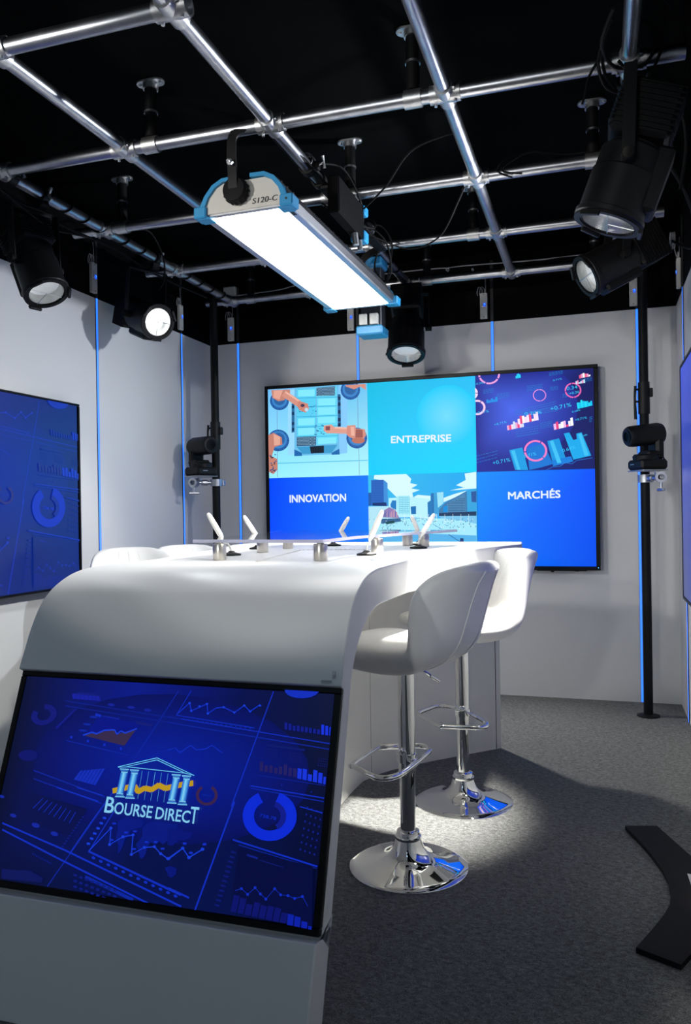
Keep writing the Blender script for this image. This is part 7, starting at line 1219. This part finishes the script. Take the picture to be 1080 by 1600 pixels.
# ------------------------------------------------------------------ poles and remote cameras
def pole(x, y, label, z1, clampz):
    R = thing('black_pole', label, 'pole', (x, y, 0), group='black floor to grid poles')
    obj('tube', MB().cyl((x, y, .004), (x, y, z1), .0255, n=28), BLKM, R)
    obj('foot_plate', MB().lathe([(.062, 0), (.062, .006), (.04, .011), (.027, .013)], Matrix.Translation((x, y, 0)), 36), BLKM, R)
    c_ = obj('lock_collar', MB().ring((x, y, clampz-.09), (x, y, clampz+.09), .032, .0256).box((x+.038, y, clampz+.03), (.02, .03, .05), b=.003), BLK, R)
    s = 1
    obj('lever', MB().tube([(x-.045, y-.01, clampz+.07), (x-.05, y-.012, clampz), (x-.046, y-.012, clampz-.12)], [.008, .006, .009], 8, sub=3).cyl((x-.02, y-.008, clampz+.05), (x-.05, y-.012, clampz+.05), .006, n=10)
        .cyl((x-.02, y-.008, clampz-.02), (x-.05, y-.012, clampz-.02), .006, n=10), BLK, c_)
    return R
pole(.258, 4.82, 'black pole on the right standing on a round foot before the back wall', 2.60, 1.81)
pole(-2.384, 4.70, 'black pole in the left back corner behind the microphones', 2.60, 1.70)
def ptz(cx, cy, z0, yaw, pitch, label, pole_xy, sgn):
    """remote camera on a clamp arm; z0 = underside of its base"""
    M = Matrix.Translation((cx, cy, z0)) @ Matrix.Rotation(yaw, 4, 'Z')
    R = thing('remote_camera', label, 'camera', M=M, group='black remote controlled cameras on the poles')
    def o_(name, mb, m, par=None, ang=35): return obj(name, mb, m, par or R, world=False, ang=ang)
    o_('base', MB().box((0, .01, .028), (.15, .16, .055), b=.012).lathe([(.068, .05), (.07, .075), (.062, .085)], n=36), BLK)
    nk = MB().box((0, .062, .115), (.10, .05, .12), b=.014).box((0, .03, .088), (.11, .10, .03), b=.01)
    o_('neck', nk, BLK)
    H = Matrix.Translation((0, 0, .192)) @ Matrix.Rotation(pitch, 4, 'X')
    hp_ = MB(); Rm = H @ Matrix.Rotation(pi/2, 4, 'X')
    hd = o_('head', hp_.lathe([(.040, .112), (.050, .110), (.056, .100), (.058, .085), (.060, -.070), (.054, -.092), (.036, -.104), (.001, -.106)], Rm, 36), BLK)
    o_('lens', MB().ring(H @ Vector((0, -.108, 0)), H @ Vector((0, -.116, 0)), .036, .026).cyl(H @ Vector((0, -.108, 0)), H @ Vector((0, -.112, 0)), .027, n=28), BEZ, hd)
    o_('badge', MB().box((-.02, -.0705, .03), (.035, .003, .004)), ALU)
    o_('cable', MB().tube([(.0, .09, .03), (.03*sgn, .13, .06), (.09*sgn, .12, .13), (.06*sgn, .08, .20), (.02*sgn, .06, .19)], .004, 8, sub=6), BLKR)
    o_('mount_plate', MB().box((0, .01, -.004), (.16, .15, .006), b=.002), ALU)
    return R
ptz(.255, 4.66, 1.395, radians(-62), radians(6), 'black remote camera on the right pole, looking left and down', None, -1)
ptz(-2.435, 4.60, 1.435, radians(62), radians(0), 'black remote camera on the left corner pole', None, 1)
def clamp_arm(px, py, x, y, z, label, s):
    R = thing('clamp_arm', label, 'clamp', (x, y, z), group='chrome clamp arms holding the cameras')
    p = Vector((px, py, z)); q = Vector((x, y, z)); u = (q-p).normalized()
    obj('pole_jaw', MB().ring((px, py, z-.022), (px, py, z+.022), .040, .0258).box(tuple(p-u*.045), (.03, .03, .04), b=.003), ALU, R)
    obj('arm', MB().cyl(p+u*.035, q+u*.05, .012, n=20, bev=.002).cyl(p+u*.06, p+u*.10, .019, n=20, bev=.003), ALU, R)
    obj('head_clamp', MB().ring(q+u*.04+Vector((0, -.022, 0)), q+u*.04+Vector((0, .022, 0)), .030, .017).cyl(q+Vector((0, 0, .012)), q+Vector((0, 0, .032)), .015, n=16), ALU, R)
    h = obj('handle', MB().cyl(q+u*.04+Vector((0, 0, -.028)), q+u*.04+Vector((0, 0, -.065)), .007, n=12), ALU, R)
    obj('tee_bar', MB().cyl(q+u*.005+Vector((0, 0, -.068)), q+u*.075+Vector((0, 0, -.068)), .009, n=12, bev=.003), ALU, h)
    return R
clamp_arm(.258, 4.82, .315, 4.68, 1.352, 'chrome clamp arm under the camera on the right pole', 1)
clamp_arm(-2.384, 4.70, -2.46, 4.62, 1.392, 'chrome clamp arm under the camera on the left corner pole', -1)
# hook and coiled cable at the top right
b = MB()
for k in range(3): b.tube([(XR-.03-.01*k, 4.86+.045*cos(a*pi/8), 2.70+.045*sin(a*pi/8)) for a in range(16)], .0035, 6, closed=True)
b.tube([(XR-.03, 4.86, 2.65), (XR-.02, 4.84, 2.6), (XR-.015, 4.82, 2.585)], .003, 6, sub=4)
tag(obj('cable_coil', b, WCAB), 'small coil of grey cable at the top right above the wall controller', 'cable')

# ------------------------------------------------------------------ cables on the grid
def cable(name, pts, r, label, m=BLKR, sub=6, grp='black cables on the ceiling grid'):
    tag(obj(name, MB().tube(pts, r, 8, sub=sub), m), label, 'cable', grp)
def wrap(x, y0, y1, turns, rr, ph=0):
    n = int(turns*12); return [(x+rr*cos(2*pi*i/12+ph), y0+(y1-y0)*i/n, PZ+rr*sin(2*pi*i/12+ph)) for i in range(n+1)]
G1, G2, G3 = 'cables wound on the leftmost pipe', 'cables tangled on the middle pipe', 'cables tangled on the rightmost pipe'
cable('cable', wrap(-2.305, 2.95, 3.36, 3, .0285), .0042, 'black cable wound on the leftmost pipe behind the first left lamp', sub=2, grp=G1)
cable('cable', wrap(-2.305, 3.42, 3.9, 3, .0285, 1), .0042, 'black cable wound on the leftmost pipe before the lit lamp', sub=2, grp=G1)
cable('cable', wrap(-2.305, 4.1, 4.7, 4, .0285, 2), .0042, 'black cable wound on the far end of the leftmost pipe', sub=2, grp=G1)
cable('cable', [(-2.33, 2.2, 2.56), (-2.34, 2.7, 2.545), (-2.335, 3.1, 2.53), (-2.33, 3.5, 2.548), (-2.335, 3.9, 2.53), (-2.33, 4.5, 2.55)], .0055, 'thick black cable slung along under the leftmost pipe', grp=G1)
cable('cable', [(-2.28, 2.4, 2.55), (-2.27, 2.65, 2.50), (-2.30, 2.95, 2.47), (-2.36, 3.2, 2.53), (-2.34, 3.4, 2.56)], .005, 'black cable sagging beside the first left lamp', grp=G1)
cable('cable', [(-2.25, 3.5, 2.63), (-2.2, 3.62, 2.66), (-2.18, 3.72, 2.56), (-2.22, 3.8, 2.46), (-2.28, 3.84, 2.42)], .0045, 'black cable looping down to the lit left lamp', grp=G1)
cable('cable', [(-1.08, 3.12, 2.64), (-1.02, 3.25, 2.66), (-.98, 3.38, 2.55), (-1.02, 3.5, 2.48), (-1.10, 3.56, 2.58), (-1.13, 3.45, 2.64), (-1.06, 3.35, 2.62)], .0045, 'black cable coiled above the dark ballast on the middle pipe', grp=G2)
cable('cable', [(-1.14, 3.3, 2.55), (-1.05, 3.42, 2.5), (-.99, 3.6, 2.52), (-1.02, 3.72, 2.60), (-1.10, 3.7, 2.63), (-1.14, 3.55, 2.60)], .0045, 'black cable looped round the middle pipe above the second ballast side', grp=G2)
cable('cable', [(-1.0, 3.4, 2.52), (-.85, 3.3, 2.58), (-.70, 3.12, 2.63), (-.55, 3.05, 2.64), (-.49, 3.02, 2.625)], .004, 'thin black cable rising right from the middle pipe tangle', grp=G2)
cable('cable', [(-1.02, 3.6, 2.5), (-.85, 3.7, 2.44), (-.68, 3.62, 2.45), (-.56, 3.48, 2.56), (-.50, 3.4, 2.63), (-.45, 3.36, 2.64)], .004, 'thin black cable sagging between the middle and the next pipe right', grp=G2)
cable('cable', [(-1.06, 3.75, 2.6), (-.98, 3.8, 2.52), (-.97, 3.86, 2.40), (-1.02, 3.92, 2.36), (-1.08, 3.95, 2.45), (-1.06, 4.0, 2.58)], .0045, 'black cable hanging in a loop before the grey ballast', grp=G2)
cable('cable', [(-1.13, 3.9, 2.62), (-1.05, 3.95, 2.66), (-1.0, 4.0, 2.58), (-1.04, 4.1, 2.48), (-1.07, 4.16, 2.44)], .0045, 'black cable entering the top of the grey ballast', grp=G2)
cable('cable', wrap(-1.11, 3.3, 3.7, 3, .029, .5), .0042, 'black cable wound on the middle pipe', sub=2, grp=G2)
cable('cable', wrap(-1.11, 4.2, 4.6, 2.5, .029, .5), .0042, 'black cable wound on the far end of the middle pipe', sub=2, grp=G2)
cable('cable', [(-.28, 3.36, 2.58), (-.36, 3.35, 2.60), (-.30, 3.345, 2.64), (-.22, 3.35, 2.66), (-.16, 3.40, 2.64), (-.1, 3.41, 2.62)], .004, 'black cable thrown over the third cross pipe near the right lamps')
cable('cable', [(-.32, 3.36, 2.57), (-.38, 3.34, 2.60), (-.33, 3.345, 2.65), (-.22, 3.38, 2.67), (-.1, 3.4, 2.65), (.05, 3.38, 2.64)], .004, 'second black cable over the third cross pipe beside the first')
cable('cable', [(.06, 2.45, 2.62), (.02, 2.55, 2.56), (.05, 2.66, 2.52), (.14, 2.7, 2.52), (.20, 2.62, 2.58), (.22, 2.5, 2.65), (.16, 2.42, 2.66)], .005, 'black cable looped at the rightmost pipe above the large lamp', grp=G3)
cable('cable', [(.03, 2.50, 2.60), (.04, 2.62, 2.55), (.10, 2.72, 2.50), (.14, 2.80, 2.45), (.15, 2.86, 2.40)], .005, 'black cable running down to the large right lamp', grp=G3)
cable('cable', [(.10, 2.40, 2.66), (.22, 2.45, 2.68), (.27, 2.6, 2.64), (.28, 2.68, 2.56), (.24, 2.75, 2.48), (.2, 2.8, 2.42)], .005, 'wide loop of black cable hanging over the second cross pipe end', grp=G3)
cable('cable', [(.08, 2.58, 2.56), (.13, 2.66, 2.545), (.21, 2.72, 2.53), (.27, 2.8, 2.5), (.30, 2.9, 2.42), (.29, 3.0, 2.3)], .005, 'black cable crossing the rightmost pipe towards the right wall', grp=G3)
cable('cable', [(.02, 2.63, 2.60), (-.01, 2.65, 2.56), (-.02, 2.66, 2.52), (-.03, 2.67, 2.49)], .004, 'short black cable end left of the rightmost pipe', grp=G3)
cable('cable', [(.06, 2.30, 2.56), (.03, 2.45, 2.55), (.07, 2.60, 2.555), (.16, 2.64, 2.57), (.19, 2.60, 2.63), (.14, 2.55, 2.66)], .0055, 'thick black cable slung under the rightmost pipe', grp=G3)
cable('cable', [(.20, 2.95, 2.44), (.30, 3.1, 2.36), (.38, 3.4, 2.3), (.40, 3.7, 2.3), (.34, 3.9, 2.4)], .006, 'black cable hanging from the large lamp along the right wall', grp=G3)
cable('cable', [(-.35, 4.805, 2.64), (-.2, 4.83, 2.66), (.0, 4.83, 2.655), (.15, 4.80, 2.64)], .004, 'black cable lying on the last cross pipe at the right')
cable('cable', [(-1.75, 4.78, 2.64), (-1.65, 4.76, 2.57), (-1.5, 4.765, 2.56), (-1.4, 4.77, 2.60), (-1.35, 4.80, 2.63)], .004, 'black cable drooping under the last cross pipe left of the softlight end')
# super clamps with little levers on the pipes
def super_clamp(x, y, label):
    R = thing('pipe_clamp', label, 'clamp', (x, y, PZ), group='small clamps on the long pipes')
    obj('jaw', MB().ring((x, y-.02, PZ), (x, y+.02, PZ), .034, .0246).box((x+.04, y, PZ), (.02, .03, .03), b=.003), BLKM, R)
    obj('wing_nut', MB().cyl((x+.045, y, PZ), (x+.07, y-.005, PZ+.01), .004, n=8).tube([(x+.07, y-.02, PZ+.03), (x+.07, y-.005, PZ+.01), (x+.07, y+.005, PZ-.012)], [.007, .004, .007], 8, sub=3), ALU, R)
    return R
k0 = super_clamp(-2.305, 2.72, 'small clamp on the leftmost pipe above the first left lamp')
dup(k0, Matrix.Translation((-1.11, 3.05, PZ)), 'small clamp on the middle pipe before the cable tangle')

# ------------------------------------------------------------------ on the floor
mp = [(.079, 3.097), (.191, 3.128), (.281, 2.890), (.36, 2.70), (.335, 2.48), (.30, 2.36), (.216, 2.255), (.187, 2.195), (.080, 2.247), (.135, 2.375), (.169, 2.463), (.186, 2.52), (.194, 2.588), (.194, 2.68), (.182, 2.761), (.155, 2.87), (.12, 2.98)]
bd = obj('foot_board', MB().prism(mp[::-1], .001, .016), MAT_BLK, ang=30); tag(bd, 'thin black curved board lying on the carpet at the right edge', 'board')
tag(obj('paper_sheet', MB().prism([(.256, 2.742), (.33, 2.73), (.31, 2.62), (.2595, 2.64)][::-1], .0165, .0178), PAPER), 'white paper lying on the black board, only its corner in view', 'paper')

# ------------------------------------------------------------------ lights
def spot(name, loc, d, P, ang, blend, col=(1, 1, 1), r=.05):
    l = bpy.data.lights.new(name, 'SPOT'); l.energy = P; l.spot_size = radians(ang); l.spot_blend = blend; l.color = col; l.shadow_soft_size = r
    o = bpy.data.objects.new(name, l); C.objects.link(o); o.location = loc; o.rotation_euler = Vector(d).to_track_quat('-Z', 'Y').to_euler(); return o
def area(name, loc, d, P, sx, sy, col=(1, 1, 1)):
    l = bpy.data.lights.new(name, 'AREA'); l.energy = P; l.shape = 'RECTANGLE'; l.size = sx; l.size_y = sy; l.color = col
    o = bpy.data.objects.new(name, l); C.objects.link(o); o.location = loc; o.rotation_euler = Vector(d).to_track_quat('-Z', 'Y').to_euler(); return o
def at(lens, d, k=.035): d = Vector(d).normalized(); return Vector(lens)+d*k
WARM = (1, .965, .88); COOL = (.93, .96, 1)
spot('lamp_far_left', at((-2.235, 2.85, 2.145), (.42, -.12, -.86)), (.42, -.12, -.86), 25, 60, 1, COOL, .04)
spot('lamp_left_lit', at((-2.235, 3.754, 2.222), (.80, -.45, -.36)), (.80, -.45, -.36), 90, 60, 1, COOL, .04)
spot('lamp_centre', at((-1.087, 4.66, 2.129), (.05, -.35, -.93)), (.22, -.55, -.93), 170, 100, .8, WARM, .04)
spot('lamp_right_high', at((.042, 2.65, 2.092), (-.35, 0, -.93)), (-.40, .19, -.90), 1300, 35, 1, WARM, .04)
spot('lamp_right_low', at((-.035, 3.70, 2.222), (-.80, -.33, -.45)), (-.80, -.34, -.10), 115, 120, .8, (.86, .92, 1), .04)
spot('booth_wash', (-2.2, .9, 2.25), (2.0, 4.2, -.42), 110, 54, .7, (1, .98, .94), .06)
spot('added_low_spot', (.25, 2.35, 2.42), (-2.75, .55, -1.70), 170, 44, .5, (1, .97, .86), .05)  # added spot without a fixture, brightens the low left wall and left stools
spot('booth_key_left', (-1.9, -2.3, 1.95), (.20, 1, -.035), 120, 27, .15, (1, .98, .94), .05)
spot('booth_key_right', (-1.1, -2.3, 1.95), (.09, 1, -.035), 115, 27, .15, (1, .99, .97), .05)
area('booth_fill', (-1.1, .1, 2.6), (0, .75, -.66), 4.0, 1.4, .5, (.52, .78, 1))  # added bluish fill without a fixture, lifts the desk front
area('booth_fill_back', (-1.1, -1.6, 2.5), (0, .6, -.6), 4, 1.6, .6, (.60, .82, 1))  # second added fill, unseen behind the camera
w = bpy.data.worlds.new('studio'); w.use_nodes = True
w.node_tree.nodes['Background'].inputs[0].default_value = (.02, .022, .03, 1); w.node_tree.nodes['Background'].inputs[1].default_value = .3
bpy.context.scene.world = w

# ------------------------------------------------------------------ camera
f_px, yaw, pitch, roll, ch = 1239.2, .3083, -.0012, -.0152, 1.1934
cy_, sy_ = cos(yaw), sin(yaw)
fwd = Vector((-sy_*cos(pitch), cy_*cos(pitch), sin(pitch))); rgt = Vector((cy_, sy_, 0)); upv = rgt.cross(fwd)
r2 = rgt*cos(roll)+upv*sin(roll); u2 = -rgt*sin(roll)+upv*cos(roll)
cam = bpy.data.cameras.new('camera'); co = bpy.data.objects.new('camera', cam); C.objects.link(co)
Mc = Matrix((r2, u2, -fwd)).transposed().to_4x4(); Mc.translation = (0, 0, ch); co.matrix_world = Mc
cam.sensor_fit = 'HORIZONTAL'; cam.sensor_width = 36; cam.lens = f_px*36/1080; cam.clip_start = .02
S = bpy.context.scene; S.camera = co
S.view_settings.view_transform = 'Standard'; S.view_settings.look = 'None'; S.view_settings.gamma = 1; S.view_settings.exposure = 0; S.view_settings.use_curve_mapping = False
S.cycles.max_bounces = 8; S.cycles.transmission_bounces = 8
